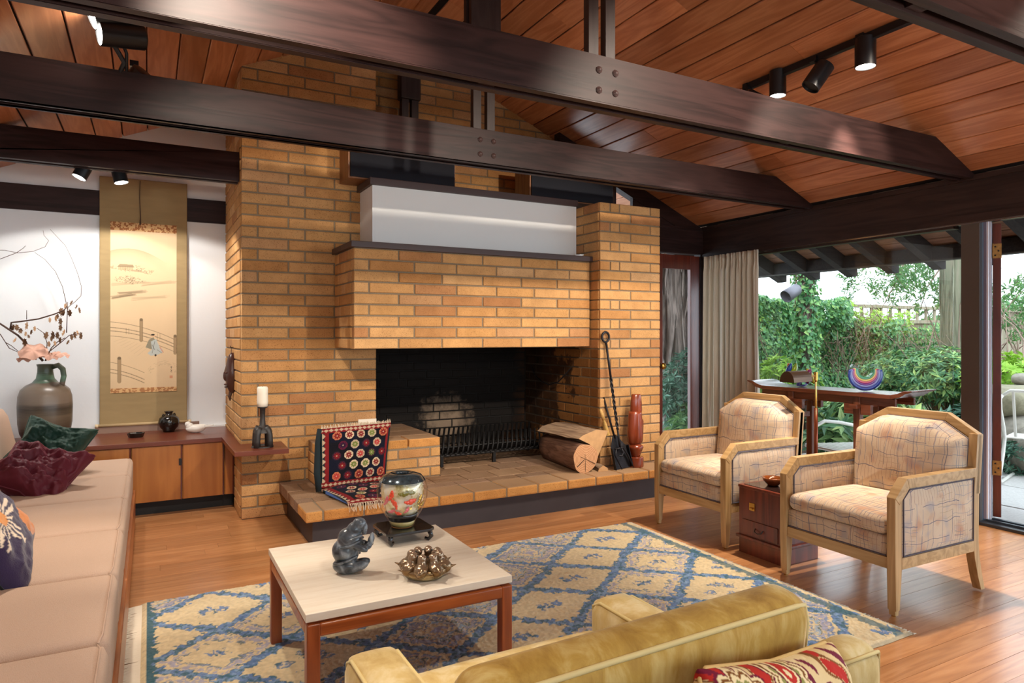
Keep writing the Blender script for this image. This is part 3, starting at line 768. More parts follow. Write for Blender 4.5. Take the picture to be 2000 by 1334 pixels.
spot_lamp((-.07, 3.995, 2.60), (-.8, .6, -.9), 'dark spot lamp tilted down behind the second beam at the left', lit=False, stem=.02, r=.06)
arm = thing('lamp_bracket', 'black bracket arm holding the stacked spot lamps over the second beam', 'bracket', (-.13, 3.86, 2.60))
obj('arm', MB().tube([(0, 0, 0), (.02, -.02, .05), (-.02, -.09, .10), (-.01, -.11, .17)], .012, 8).tube([(.03, 0, 0), (.03, -.04, .09), (0, -.1, .16)], .008, 8), M['spot_body'], arm, smooth=True)
spot_lamp((-.385, 5.25, 2.39), (-.45, -.15, -1), 'lit spot lamp under the alcove beam, left of the scroll', stem=.0, r=.044, ln=.12)
spot_lamp((-.18, 5.25, 2.385), (.22, -.12, -1), 'lit spot lamp under the alcove beam, in front of the scroll top', stem=.0, r=.044, ln=.12)

# ================================================================== LEFT SOFA
M['sofa'] = plain('pinkish_beige_weave', '#c2a590', .95, bump=.35, scale=340, var=.06, sheen=.1)
so = thing('sofa', 'long built-in pinkish beige sofa with channelled seat along the left wall', 'sofa', (0, 0, 0))
ys = [5.28, 4.66, 4.03, 3.39, 2.77, 2.155, 1.54, .92, .3]
def soft_box(lo, hi, rad, crown=.0, nx=10, ny=10, nz=5):
    """upholstered block: rounded box with crowned faces"""
    cx, cy, cz = [(a + b) / 2 for a, b in zip(lo, hi)]; h = [(b - a) / 2 for a, b in zip(lo, hi)]
    vs = []; fs = []; idx = {}
    def pt(u, v, w):
        # u,v,w in -1..1 on the cube surface -> rounded box
        p = Vector((u * h[0], v * h[1], w * h[2])); q = Vector([max(-(hh - rad), min(hh - rad, c)) for c, hh in zip(p, h)])
        d = p - q
        if d.length > 1e-9:
            d = d.normalized() * rad
        p = q + d
        if crown:
            p.z += crown * (1 - u * u) * (1 - v * v) * (1 if w > 0 else 0) * (w if w > 0 else 0)
        return Vector((cx, cy, cz)) + p
    mb = MB()
    def warp(n):  # denser near the edges
        out = []
        for i in range(n + 1):
            t = -1 + 2 * i / n; out.append(math.copysign(abs(t) ** .6, t))
        return out
    N_ = {0: nx, 1: ny, 2: nz}
    for ax in range(3):
        a, b = [(1, 2), (2, 0), (0, 1)][ax]
        for sg in (-1, 1):
            A = warp(N_[a]); B = warp(N_[b]); g = []
            for i in A:
                for j in B:
                    c = [0, 0, 0]; c[ax] = sg; c[a] = i; c[b] = j; g.append(pt(*c))
            nb = len(B); f = []
            for i in range(len(A) - 1):
                for j in range(nb - 1):
                    q = (i * nb + j, (i + 1) * nb + j, (i + 1) * nb + j + 1, i * nb + j + 1)
                    f.append(q if sg > 0 else q[::-1])
            mb.add(g, f)
    return mb
def merged(o, d=.0005):
    import bmesh
    bm = bmesh.new(); bm.from_mesh(o.data); bmesh.ops.remove_doubles(bm, verts=bm.verts, dist=d); bm.to_mesh(o.data); bm.free()
    return o
for a, b in zip(ys[1:], ys[:-1]):
    o = merged(obj('seat_section', soft_box((-.70, a + .002, .235), (-.098, b - .002, .462), .03, .006), M['sofa'], so, smooth=True))
    obj('piping', MB().tube([(-.125, a + .004, .452), (-.116, a + .05, .459), (-.116, b - .05, .459), (-.125, b - .004, .452)], .003, 6), M['sofa'], o)
    o = merged(obj('back_section', soft_box((-.92, a + .002, .40), (-.70, b - .002, .86), .05, 0), M['sofa'], so, smooth=True))
    o.matrix_local = T(-.70, 0, .42) @ Matrix.Rotation(math.radians(-13), 4, 'Y') @ T(.70, 0, -.42)
M['sofa_wood'] = wood('sofa_base_wood', '#b8703f', '#8f4f28', rough=.35, axis='y', coat=.2)
obj('base_rail', MB().box((-.13, .3, .03), (-.085, 5.28, .235)), M['sofa_wood'], so, bevel=.004)
obj('base_box', MB().box((-1.0, .32, .0), (-.135, 5.26, .236)), M['kick'], so)

def wrinkle_pillow(name, w, h, t, seed, mat, M_, label, cat='pillow', pinch=.10, wr=.02, freq=3.2, n=72, cols=None, corner=1.0, fold=0, par=None):
    g = []
    for side in (1, -1):
        for i in range(n + 1):
            for k in range(n + 1):
                u = -1 + 2 * i / n; v = -1 + 2 * k / n
                e = (1 - u ** 4) * (1 - v ** 4)
                th = t / 2 * max(e, 0) ** .45
                x = u * w / 2 * (1 - pinch * (1 - abs(v)) * abs(u) ** 3); y = v * h / 2 * (1 - pinch * (1 - abs(u)) * abs(v) ** 3)
                nn = mnoise.fractal(Vector((u * freq + seed, v * freq, side * 3.1)), .9, 2.1, 4)
                rd = 1 - abs(mnoise.noise(Vector((u * freq * .8 + v * .8 + seed, v * freq * .5, side * 2.0)))) * 2.4
                edge = min(1, 3 * (1 - max(abs(u), abs(v))))
                z = side * (th + wr * nn * edge + wr * .7 * rd * edge * (.4 + max(abs(u), abs(v))))
                z += fold * (u * v) + fold * .6 * (abs(u) - .3) * (v)
                g.append((x, y, z))
    m1 = (n + 1) ** 2; f = []
    for s in (0, 1):
        for i in range(n):
            for k in range(n):
                q = (s * m1 + i * (n + 1) + k, s * m1 + (i + 1) * (n + 1) + k, s * m1 + (i + 1) * (n + 1) + k + 1, s * m1 + i * (n + 1) + k + 1)
                f.append(q if s == 0 else q[::-1])
    o = obj(name, MB().add(g, f), mat, par, smooth=True)
    if cols is not None: set_col(o.data, cols(np.array(g)[:, 0], np.array(g)[:, 1], w, h))
    merged(o, .0015)
    o.matrix_world = M_
    if not par:
        tag(o, label, cat)
    # corded edge
    pts = []
    for a in np.linspace(0, 2 * math.pi, 60, endpoint=False):
        c, s_ = math.cos(a), math.sin(a); mx = max(abs(c), abs(s_)); u, v = c / mx, s_ / mx
        x = u * w / 2 * (1 - pinch * (1 - abs(v)) * abs(u) ** 3); y = v * h / 2 * (1 - pinch * (1 - abs(u)) * abs(v) ** 3)
        pts.append((x, y, fold * (u * v) + fold * .6 * (abs(u) - .3) * v))
    obj('piping', MB().tube(pts, .005, 6, closed=True), mat if cols is None else M.get('piping_gold', mat), o, smooth=True)
    return o
def velvet(name, col, sheen=1.0):
    m = plain(name, col, .6, bump=.08, scale=200, sheen=sheen, spec=.35)
    return m
M['velvet_g'] = velvet('green_velvet', '#143228'); M['velvet_m'] = velvet('maroon_velvet', '#561222'); M['velvet_p'] = velvet('purple_weave', '#2b1d40', .5)
wrinkle_pillow('throw_pillow', .38, .34, .15, 3.3, M['velvet_g'], T(-.52, 4.85, .62) @ E(math.radians(62), 0, math.radians(8)) @ E(0, math.radians(0), math.radians(-26)), 'dark green velvet pillow on the sofa, leaning behind the maroon pillow', wr=.05, fold=.05, pinch=.2, freq=2.0)
wrinkle_pillow('throw_pillow', .40, .36, .15, 8.1, M['velvet_m'], T(-.53, 4.36, .56) @ E(math.radians(42), math.radians(-4), math.radians(24)) @ E(0, 0, math.radians(-46)), 'wrinkled maroon velvet pillow lying on the sofa in front of the green one', wr=.05, fold=.055, pinch=.2, freq=2.2)
def pcol(x, y, w, h):
    c = np.tile(np.array(rgb('#2b1d40')), (len(x), 1))
    a = np.arctan2(y + .03, x + .02); r = np.hypot(x + .02, y + .03)
    ray = (np.sin(a * 17) > -.1) & (r < .10 + .035 * np.sin(a * 5 + 1)) & (r > .02)
    c[ray] = rgb('#e6d2b8'); c[r < .03] = rgb('#d98b3a')
    c[(np.hypot(x - .12, y - .13) < .06)] = rgb('#c97a3a'); c[(np.abs(np.hypot(x + .14, y - .12) - .05) < .018)] = rgb('#5d7c4a')
    return c
M['vc_pillow'] = vcol('embroidered_purple', .9, bump=.3, scale=300, sheen=.3)
wrinkle_pillow('throw_pillow', .44, .40, .15, 5.2, M['vc_pillow'], T(-.50, 2.86, .64) @ E(math.radians(0), math.radians(62), math.radians(-8)) @ E(0, 0, math.radians(25)), 'dark purple pillow with pale embroidered flower, cut by the left edge', wr=.008, cols=pcol)

# ================================================================== COUNTER THINGS
M['vase_body'] = None
m, nt, b = new_mat('stoneware_glaze')
tc = N(nt, 'ShaderNodeTexCoord'); sp_ = N(nt, 'ShaderNodeSeparateXYZ'); L(nt, tc.outputs['Object'], sp_.inputs[0])
no = N(nt, 'ShaderNodeTexNoise', inp={'Scale': 3, 'Detail': 7, 'Roughness': .7}); mp = N(nt, 'ShaderNodeMapping'); mp.inputs['Scale'].default_value = (.8, .8, 14)
L(nt, tc.outputs['Object'], mp.inputs[0]); L(nt, mp.outputs[0], no.inputs['Vector'])
ad = N(nt, 'ShaderNodeMath', operation='MULTIPLY_ADD'); L(nt, no.outputs[0], ad.inputs[0]); ad.inputs[1].default_value = .12; L(nt, sp_.outputs[2], ad.inputs[2])
r = ramp(nt, [(.0, rgb('#2e211a')), (.165, rgb('#33241b')), (.175, rgb('#53483b')), (.33, rgb('#6b5e4e')), (.44, rgb('#40382f')), (.52, rgb('#75675a')), (.76, rgb('#6a5d50')), (.785, rgb('#56705e')), (.84, rgb('#5f7f69')), (.88, rgb('#3f4e3e')), (1, rgb('#4b4a3a'))])
mr = N(nt, 'ShaderNodeMapRange'); mr.inputs['From Min'].default_value = .06; mr.inputs['From Max'].default_value = .62; L(nt, ad.outputs[0], mr.inputs[0]); L(nt, mr.outputs[0], r.inputs[0]); L(nt, r.outputs[0], b.inputs['Base Color'])
b.inputs['Roughness'].default_value = .33
VM = m
vs_ = thing('vase', 'large brown stoneware jug with green neck and handle on the counter', 'vase', (-.655, 5.80, CT))
prof = [(0, 0), (.100, 0), (.130, .02), (.152, .07), (.163, .14), (.166, .26), (.162, .33), (.148, .375), (.118, .405), (.08, .425), (.056, .455), (.048, .50), (.047, .535), (.052, .55), (.052, .556), (.042, .556), (.040, .50), (.03, .42), (0, .41)]
obj('jug_body', MB().lathe(prof, 48), VM, vs_, smooth=True)
obj('handle', MB().tube([(.045, 0, .535), (.085, 0, .548), (.115, 0, .52), (.122, 0, .47), (.112, 0, .42), (.105, 0, .395)], [.012, .013, .013, .012, .012, .014], 10, flat=1.5), VM, vs_, smooth=True)
vs_.rotation_euler = (0, 0, math.radians(-20))
ar = thing('dried_arrangement', 'dried branches with brown leaves and pink paper leaves standing in the stoneware jug', 'dried branches', (-.615, 5.78, CT))
def vp(u, v, Y=5.78):
    l = (u - CX) / F_PX; z = -(v - HY) / F_PX; sa, ca = math.sin(YAW), math.cos(YAW)
    rx, ry = l * ca + sa, ca - l * sa; t = Y / ry
    return Vector((t * rx + .615, t * ry - 5.78, 1.3 + t * z - CT))
M['twig'] = plain('brown_twig', '#4b3327', .7, bump=.4, scale=80)
brs = [([(84, 705, 5.78), (60, 680, 5.76), (35, 655, 5.72), (0, 632, 5.70), (-30, 615, 5.68)], .009),
       ([(20, 643, 5.72), (22, 630, 5.70), (40, 628, 5.68), (75, 623, 5.66), (105, 614, 5.62), (125, 606, 5.6), (131, 598, 5.6)], .006),
       ([(88, 705, 5.78), (100, 680, 5.8), (112, 668, 5.8), (127, 660, 5.78)], .004),
       ([(90, 705, 5.78), (92, 670, 5.76), (85, 650, 5.74), (72, 641, 5.72)], .003),
       ([(95, 700, 5.78), (96, 687, 5.7), (120, 668, 5.68), (135, 655, 5.66), (160, 650, 5.64)], .004),
       ([(130, 650, 5.62), (131, 620, 5.6), (132, 590, 5.6)], .003), ([(131, 610, 5.6), (133, 600, 5.6), (146, 590, 5.6), (158, 578, 5.6), (159, 560, 5.6), (152, 535, 5.6), (140, 505, 5.6), (128, 480, 5.6), (112, 463, 5.62), (98, 448, 5.62)], .0022),
       ([(130, 595, 5.9), (122, 560, 5.92), (108, 530, 5.94), (88, 507, 5.95), (68, 493, 5.96)], .002),
       ([(-30, 488, 5.6), (10, 489, 5.6), (35, 494, 5.6), (65, 491, 5.6), (88, 482, 5.6), (95, 470, 5.6), (86, 460, 5.6), (84, 450, 5.6)], .002),
       ([(-30, 514, 5.7), (0, 506, 5.7), (32, 494, 5.7), (45, 485, 5.7), (50, 480, 5.7)], .0025),
       ([(52, 624, 5.66), (52, 606, 5.66)], .0025), ([(0, 652, 5.72), (18, 680, 5.74), (40, 690, 5.76), (70, 700, 5.78)], .003), ([(11, 669, 5.72), (22, 675, 5.73), (38, 688, 5.76)], .003)]
mb = MB()
for pts, r_ in brs: mb.tube([vp(*p) for p in pts], [r_ * (1 - .5 * i / len(pts)) for i in range(len(pts))], 6)
obj('branch', mb, M['twig'], ar, smooth=True)
M['dleaf'] = plain('dried_leaf', '#5f4126', .8, var=.35, scale=30)
M['dleaf2'] = plain('pale_dried_leaf', '#b58f6c', .8, var=.25, scale=30)
def lobed(c, s, nrm, up, cup=.3, lobes=5, seed=0, n=22):
    g = random.Random(seed); nrm = nrm.normalized(); x = up.cross(nrm)
    if x.length < .01: x = nrm.orthogonal()
    x.normalize(); yv = nrm.cross(x); vs = [c]; 
    for k in range(n):
        a = 2 * math.pi * k / n; r_ = s * (.78 + .20 * math.cos(a * (lobes + 2)) + .1 * g.random()) * 1.0
        vs.append(c + x * (.62 * r_ * math.cos(a)) + yv * (1.35 * r_ * math.sin(a)) + nrm * (cup * r_ * r_ / s + g.uniform(-.1, .1) * s))
    return vs, [(0, 1 + k, 1 + (k + 1) % n) for k in range(n)]
spots_ = [(128, 598), (140, 592), (150, 600), (155, 606), (120, 608), (112, 618), (108, 622), (136, 612), (125, 612), (98, 625), (118, 628), (140, 658), (125, 650), (112, 655), (100, 662), (108, 670), (118, 664), (132, 668), (152, 650), (158, 656), (145, 655), (52, 636), (33, 640), (40, 645), (50, 652), (56, 657), (60, 648), (68, 642), (25, 640), (118, 640), (96, 672), (104, 655), (90, 655), (30, 665), (48, 668)]
for i, (u, v) in enumerate(spots_):
    c = vp(u, v, 5.7 + R.uniform(-.06, .06))
    vs2, fs2 = lobed(c, R.uniform(.014, .026), Vector((R.uniform(-1, 1), -1, R.uniform(-.6, .9))), Vector((0, 0, 1)), R.uniform(-.6, .6), 5, i)
    obj('dried_leaf', MB().add(vs2, fs2), M['dleaf'] if i % 3 else M['dleaf2'], ar, smooth=True)
M['pink'] = plain('pink_paper_leaf', '#cda08c', .75, bump=.3, scale=14, var=.12)
def bigleaf(u, v, w, h, tilt, roll, label=None, y=5.68):
    c = vp(u, v, y); n = 28; vs = [Vector((0, 0, 0))]
    for ring in (1, 2, 3):
        for k in range(n):
            a = 2 * math.pi * k / n; q = ring / 3
            vs.append(Vector((w * q * math.cos(a), h * q * math.sin(a) * (1.1 if math.sin(a) > 0 else .9), -.25 * w * q * q + .012 * math.cos(6 * a) * q)))
    fs = [(0, 1 + k, 1 + (k + 1) % n) for k in range(n)]
    for ring in range(2):
        for k in range(n): fs.append((1 + ring * n + k, 1 + (ring + 1) * n + k, 1 + (ring + 1) * n + (k + 1) % n, 1 + ring * n + (k + 1) % n))
    mm = E(math.radians(tilt), math.radians(roll), 0)
    return obj('paper_leaf', MB().add([mm @ p + c for p in vs], fs), M['pink'], ar, smooth=True)
bigleaf(64, 684, .088, .07, 48, -4); bigleaf(97, 692, .058, .045, 38, 10, y=5.70); bigleaf(120, 690, .052, .035, 20, 12, y=5.64); bigleaf(52, 697, .06, .04, -20, -8, y=5.74)
M['blackglaze'] = plain('black_glaze', '#14110f', .16, coat=.5, var=.3, scale=30)
bv = solo('bud_vase', MB().lathe([(0, 0), (.040, 0), (.042, .012), (.066, .04), (.078, .075), (.070, .108), (.045, .13), (.026, .138), (.026, .15), (.034, .158), (.033, .162), (.02, .16), (.018, .14), (0, .13)], 36), M['blackglaze'], 'small round black glazed vase on the counter beside the white bird', 'vase', smooth=True, loc=(.135, 5.95, CT))
for k in range(2): obj('lug', MB().tube([(.03, 0, .132), (.045, 0, .142), (.05, 0, .128)], .005, 6), M['blackglaze'], bv, smooth=True).rotation_euler = (0, 0, .4 + k * math.pi)
ds = solo('dish', MB().lathe([(0, 0), (.048, 0), (.06, .03), (.061, .034), (.054, .034), (.047, .012), (0, .01)], 8, sx=1.0, sy=.8), M['blackglaze'], 'small dark low dish standing alone on the counter', 'dish', loc=(-.09, 5.74, CT), bevel=.002)
obj('dish_contents', MB().lathe([(0, .018), (.05, .018)], 8, sy=.8, cap=False), plain('ochre', '#6d6236', .7), ds)
bd = solo('bird_figurine', MB().sball((0, 0, .032), (.075, .035, .034), 1.0, 28, 16, fn=lambda v: Vector((v.x, v.y * (1 - .4 * max(0, v.x / .075)), v.z + .018 * max(0, v.x / .075) ** 2))).sball((-.058, 0, .068), (.023, .02, .022), 1, 16, 10).sball((-.045, 0, .05), (.03, .024, .03), 1, 16, 10), plain('white_porcelain', '#e4e0d8', .25, coat=.4), 'white porcelain bird lying on the counter at the brick pier', 'figurine', smooth=True, loc=(.32, 5.79, CT), rot=(0, 0, math.radians(-12)))
obj('beak', MB().lathe([(.005, 0), (0, .014)], 8), M['twig'], bd, loc=(-.077, 0, .066), rot=(0, -math.pi / 2, 0)); obj('tail', MB().prism([(.05, .035), (.125, .05), (.13, .058), (.06, .06)], -.016, .016, 'y'), bd.data.materials[0], bd, bevel=.003)
# candle holder on the counter return
ch = thing('candle_holder', 'black cast iron bell-shaped candle holder with arched openings', 'candle holder', (.68, 4.845, CT))
mb = MB()
for a in (0, 1, 2, 3):
    an = math.pi / 4 + a * math.pi / 2; c_, s_ = math.cos(an), math.sin(an)
    mb.tube([(.058 * c_, .058 * s_, 0), (.058 * c_, .058 * s_, .045), (.055 * c_, .055 * s_, .085), (.046 * c_, .046 * s_, .11), (.03 * c_, .03 * s_, .13)], [.022, .021, .021, .024, .024], 10)
mb.lathe([(.058, .098), (.054, .112), (.036, .135), (.020, .15), (.0165, .20), (.019, .262), (.032, .268), (.033, .275), (0, .275)], 28, cap=False)
mb.lathe([(.072, 0), (.072, .006), (.055, .010), (.052, 0)], 28, cap=False)
obj('holder_body', mb, plain('cast_iron', '#2c2826', .5, bump=.3, scale=60), ch, smooth=True)
cd = solo('candle', MB().lathe([(0, 0), (.034, 0), (.037, .03), (.035, .09), (.036, .125), (.030, .136), (.018, .134), (.01, .126), (0, .124)], 30), plain('ivory_wax', '#ece4d2', .45, bump=.08, scale=25), 'thick ivory candle with melted rim on the black iron holder', 'candle', smooth=True, loc=(.68, 4.845, CT + .275))
obj('wick', MB().rod((0, 0, .124), (.002, 0, .14), .0015, 5), M['black'], cd)
# mask on the pier side
mk = thing('carved_mask', 'dark carved wooden mask hanging on the side of the brick pier', 'mask', (.555, 5.50, .99))
def mf(v):
    z = v.z; y = v.y; x = v.x
    x -= .012 * math.exp(-((z - .0) / .04) ** 2) * math.exp(-(y / .015) ** 2)
    return Vector((x, y * (1 - .25 * abs(z) / .15), z))
DW = plain('dark_carved_wood', '#43241c', .3, bump=.2, scale=25, coat=.3)
obj('face_shell', MB().sball((-.0, 0, .02), (.048, .062, .155), .9, 28, 24, fn=mf), DW, mk, smooth=True)
obj('nose', MB().sball((-.048, 0, .0), (.018, .014, .04), 1, 12, 10), DW, mk, smooth=True)
obj('mouth', MB().sball((-.045, 0, -.065), (.016, .028, .009), 1, 14, 8).sball((-.043, 0, -.085), (.015, .024, .008), 1, 14, 8), DW, mk, smooth=True)
for s_ in (-1, 1): obj('eye', MB().sball((-.043, s_ * .025, .025), (.010, .016, .007), 1, 12, 8), DW, mk, smooth=True)
obj('beard_tuft', MB().tube([(-.01, 0, -.12), (-.02, 0, -.16), (-.015, .01, -.19)], [.014, .012, .004], 8), M['twig'], mk, smooth=True)
obj('cord', MB().tube([(-.01, -.01, .16), (-.004, 0, .215), (-.01, .01, .16)], .002, 5), M['twig'], mk)
solo('hook', MB().tube([(0, 0, 0), (-.02, 0, 0), (-.024, 0, .012)], .003, 6), M['iron'], 'small nail holding the carved mask', 'hook', loc=(.562, 5.50, 1.205))

# ------------------------------------------------------------------ painters' canvas
class Canvas:
    def __init__(s, h, w, W, H, base):
        s.h, s.w, s.W, s.H = h, w, W, H
        s.c = np.tile(np.array(base, float), (h, w, 1))
        s.X, s.Y = np.meshgrid(np.linspace(0, W, w), np.linspace(0, H, h))
    def mix(s, mask, col, a=1.0):
        m = (mask * a)[..., None]; s.c = s.c * (1 - m) + np.array(col) * m
    def seg(s, p, q, wd, col, a=1.0, soft=1.0):
        d = np.array(q, float) - np.array(p, float); l2 = max(1e-12, (d ** 2).sum())
        t = np.clip(((s.X - p[0]) * d[0] + (s.Y - p[1]) * d[1]) / l2, 0, 1)
        r = np.hypot(s.X - p[0] - t * d[0], s.Y - p[1] - t * d[1])
        s.mix(np.clip((wd - r) / (soft * s.W / s.w) + .5, 0, 1), col, a)
    def line(s, pts, wd, col, a=1.0):
        for p, q in zip(pts[:-1], pts[1:]): s.seg(p, q, wd, col, a)
    def ell(s, c, rx, ry, col, a=1.0, soft=.1):
        r = np.hypot((s.X - c[0]) / rx, (s.Y - c[1]) / ry); s.mix(np.clip((1 - r) / soft + .5, 0, 1), col, a)
    def poly(s, pts, col, a=1.0):
        ins = np.zeros(s.X.shape, bool); n = len(pts)
        for i in range(n):
            x1, y1 = pts[i]; x2, y2 = pts[(i + 1) % n]
            c = ((y1 > s.Y) != (y2 > s.Y)) & (s.X < (x2 - x1) * (s.Y - y1) / (y2 - y1 + 1e-12) + x1); ins ^= c
        s.mix(ins.astype(float), col, a)
# hanging scroll: faces -Y on the back wall
sw_, sh_ = .61, 1.93
sc_t = thing('hanging_scroll', 'tall hanging scroll painting with brown silk border on the white wall', 'scroll', (-.34, YB - .036, .60))
silk = Canvas(250, 80, sw_, sh_, rgb('#9c8660'))
nz_ = vnoise(250, 80, 3, 14, 3, 3); silk.c *= (.9 + .2 * nz_)[..., None]
Pp = np.zeros((250, 80, 3)); Pp[..., 0] = silk.X; Pp[..., 2] = silk.Y; Pp[..., 1] = -.004 + .0015 * np.sin(silk.Y * 9)
M['paint'] = vcol('painted_silk', .85, bump=.05, scale=400)
so_ = obj('silk_mount', grid_mesh('silk_mount', Pp, silk.c), M['paint'], sc_t); so_.modifiers.new('t', 'SOLIDIFY').thickness = .002
W_, H_ = .462, 1.34; hh, ww = 620, 214
pc = Canvas(hh, ww, W_, H_, rgb('#dcc09a'))
pc.c *= (.96 + .08 * vnoise(hh, ww, 80, 50, 5, 4))[..., None]
band = rgb('#9a5c34'); bl = rgb('#d9b07c')
for (a, b_) in ((0, .035), (H_ - .065, H_)):
    msk = ((pc.Y >= a) & (pc.Y <= b_)).astype(float); pc.mix(msk, bl)
    nn = vnoise(hh, ww, 5, 5, 11, 2); pc.mix(msk * (nn > .5), band, .9 if b_ == H_ else .75)
ink = rgb('#4d4030'); ink2 = rgb('#75634c')
def U(x, y): return (x * W_, (1 - y) * H_)            # 0..1, y from the top
# mountain
mx_ = pc.X / W_; top = .165 + .0 * mx_; ridge = .155 + .075 * np.clip(((mx_ - .27) / .55), -1, 1) ** 2 * 1.0
yt = 1 - pc.Y / H_
mm = np.clip(1 - (yt - ridge) / .07, 0, 1) * (yt > ridge) * np.clip((.85 - mx_) / .3, 0, 1); pc.mix(mm, ink2, .42)
mm2 = np.exp(-((yt - ridge) / .002) ** 2) * np.clip((.9 - mx_) / .4, 0, 1); pc.mix(mm2, ink2, .3)
# pavilion and trees
pc.poly([U(.10, .262), U(.14, .246), U(.33, .248), U(.35, .262)], ink2, .7); pc.poly([U(.12, .262), U(.33, .262), U(.33, .28), U(.12, .28)], rgb('#c9a983'), .8)
for i in range(9): pc.seg(U(.12 + .026 * i, .262), U(.12 + .026 * i, .28), .0012, ink, .5)
pc.poly([U(.28, .285), U(.32, .277), U(.46, .28), U(.48, .292)], ink2, .5); pc.line([U(.10, .262), U(.35, .262)], .0015, ink, .7)
gR = random.Random(4)
for (cx_, cy_, rx_, ry_, n_) in ((.22, .335, .16, .022, 70), (.36, .345, .12, .018, 45), (.42, .268, .08, .014, 26), (.56, .29, .08, .01, 26), (.05, .268, .06, .01, 16), (.22, .283, .07, .008, 14)):
    for k in range(n_):
        a_, q_ = gR.uniform(0, 6.28), math.sqrt(gR.random()); x_, y_ = cx_ + rx_ * q_ * math.cos(a_), cy_ + ry_ * q_ * math.sin(a_)
        dx_, dy_ = gR.uniform(-.02, .02), gR.uniform(-.007, .003); pc.seg(U(x_, y_), U(x_ + dx_, y_ + dy_), .0016, ink, .55)
# mist and banks
for (a_, b_, y_, al) in ((0, .4, .44, .38), (.1, .55, .425, .3), (.3, .9, .45, .12), (.45, 1, .36, .15), (0, .6, .37, .12)):
    for k in range(10): pc.seg(U(a_ + .04 * gR.random(), y_ + .012 * gR.uniform(-1, 1)), U(b_ - .1 * gR.random(), y_ - .02 + .01 * gR.uniform(-1, 1)), .004 * gR.uniform(.5, 1.6), ink2, al * .75)
# bridge rails
def rail(x0, y0, x1, y1, sag, wd, al=.75):
    pts = [U(x0 + (x1 - x0) * t, y0 + (y1 - y0) * t - sag * 4 * t * (1 - t)) for t in np.linspace(0, 1, 14)]
    pc.line(pts, wd, ink2, al)
for (dy_, wd) in ((0, .0022), (.032, .003), (.052, .003), (.082, .002)): rail(0, .585 + dy_, 1, .695 + dy_ * .9, .02, wd)
for (x_, y_, h_) in ((.455, .575, .12), (.975, .672, .10)):
    pc.seg(U(x_, y_), U(x_, y_ + h_), .011, rgb('#a48a68'), .95); pc.seg(U(x_ - .022, y_), U(x_ - .022, y_ + h_), .0012, ink, .7); pc.seg(U(x_ + .022, y_), U(x_ + .022, y_ + h_), .0012, ink, .7); pc.ell(U(x_, y_ - .004), .012, .012, ink2, .9)
for (x_, y_) in ((.25, .642), (.72, .672)): pc.seg(U(x_ - .02, y_ - .02), U(x_ - .02, y_ + .015), .0012, ink2, .8); pc.seg(U(x_ + .02, y_ - .02), U(x_ + .02, y_ + .015), .0012, ink2, .8)
for k in range(8): pc.seg(U(.2 + .05 * k, .68 + .008 * k), U(.05 + .05 * k, .70 + .012 * k), .0008, ink2, .3)
# lower rail
for (dy_, wd) in ((0, .002), (.04, .003), (.06, .003)): rail(0, .82 + dy_, .5, .885 + dy_, .008, wd, .65)
pc.seg(U(.13, .80), U(.13, .935), .012, rgb('#a48a68'), .95); pc.seg(U(.105, .80), U(.105, .935), .0012, ink, .6); pc.seg(U(.155, .80), U(.155, .935), .0012, ink, .6); pc.ell(U(.13, .797), .013, .012, ink2, .9)
# seated figure leaning on the rail
pc.poly([U(.52, .735), U(.57, .69), U(.64, .675), (U(.70, .71)), U(.71, .755), U(.60, .745)], rgb('#8c8672'), .95)
pc.poly([U(.60, .70), U(.68, .685), U(.73, .73), U(.78, .745), U(.78, .765), U(.70, .78), U(.60, .785), U(.55, .77), U(.62, .745)], rgb('#b9c0bb'), .95)
pc.ell(U(.635, .668), .013, .011, rgb('#dcb890')); pc.ell(U(.632, .660), .013, .007, rgb('#2f2a26')); pc.ell(U(.672, .782), .007, .009, rgb('#3f3a36')); pc.seg(U(.74, .735), U(.79, .765), .004, rgb('#cf9a80'))
pc.seg(U(.62, .72), U(.66, .75), .0014, ink); pc.seg(U(.66, .70), U(.62, .77), .0012, ink); pc.seg(U(.70, .75), U(.77, .77), .0012, ink)
# rock, small brushed signature marks and the red seal
for k in range(60):
    a_ = gR.uniform(3.3, 6.1); q_ = gR.uniform(.6, 1); pc.seg(U(.80 + .28 * q_ * math.cos(a_), .90 + .085 * q_ * math.sin(a_)), U(.80 + .28 * q_ * math.cos(a_ + .12), .90 + .085 * q_ * math.sin(a_ + .12)), .001, ink2, .35)
for (x_, y_, dx, dy) in ((.905, .855, .02, .0), (.915, .85, .0, .014), (.905, .87, .018, .006), (.92, .872, -.012, .01), (.91, .885, .016, .0)): pc.seg(U(x_, y_), U(x_ + dx, y_ + dy), .0016, rgb('#3a332c'), .9)
pc.poly([U(.89, .905), U(.935, .905), U(.935, .922), U(.89, .922)], rgb('#c9603c'), .55)
Pq = np.zeros((hh, ww, 3)); Pq[..., 0] = .072 + pc.X; Pq[..., 2] = .245 + pc.Y; Pq[..., 1] = -.0075 + .0015 * np.sin((pc.Y + .245) * 9)
obj('painting', grid_mesh('painting', Pq, pc.c), M['paint'], sc_t)
obj('roller', MB().rod((-.025, -.012, -.005), (sw_ + .025, -.012, -.005), .012, 16), plain('roller_silk', '#b39a72', .7), sc_t, smooth=True)
for x_ in (-.03, sw_ + .008): obj('roller_knob', MB().rod((x_, -.012, -.005), (x_ + .022, -.012, -.005), .014, 14), plain('ivory_knob', '#d8c3a0', .4), sc_t, smooth=True)
obj('hanging_cord', MB().tube([(.275, -.011, sh_ - .01), (.272, -.012, sh_ - .15), (.277, -.012, sh_ - .30), (.275, -.014, sh_ - .36)], [.003, .003, .004, .007], 6), M['twig'], sc_t)
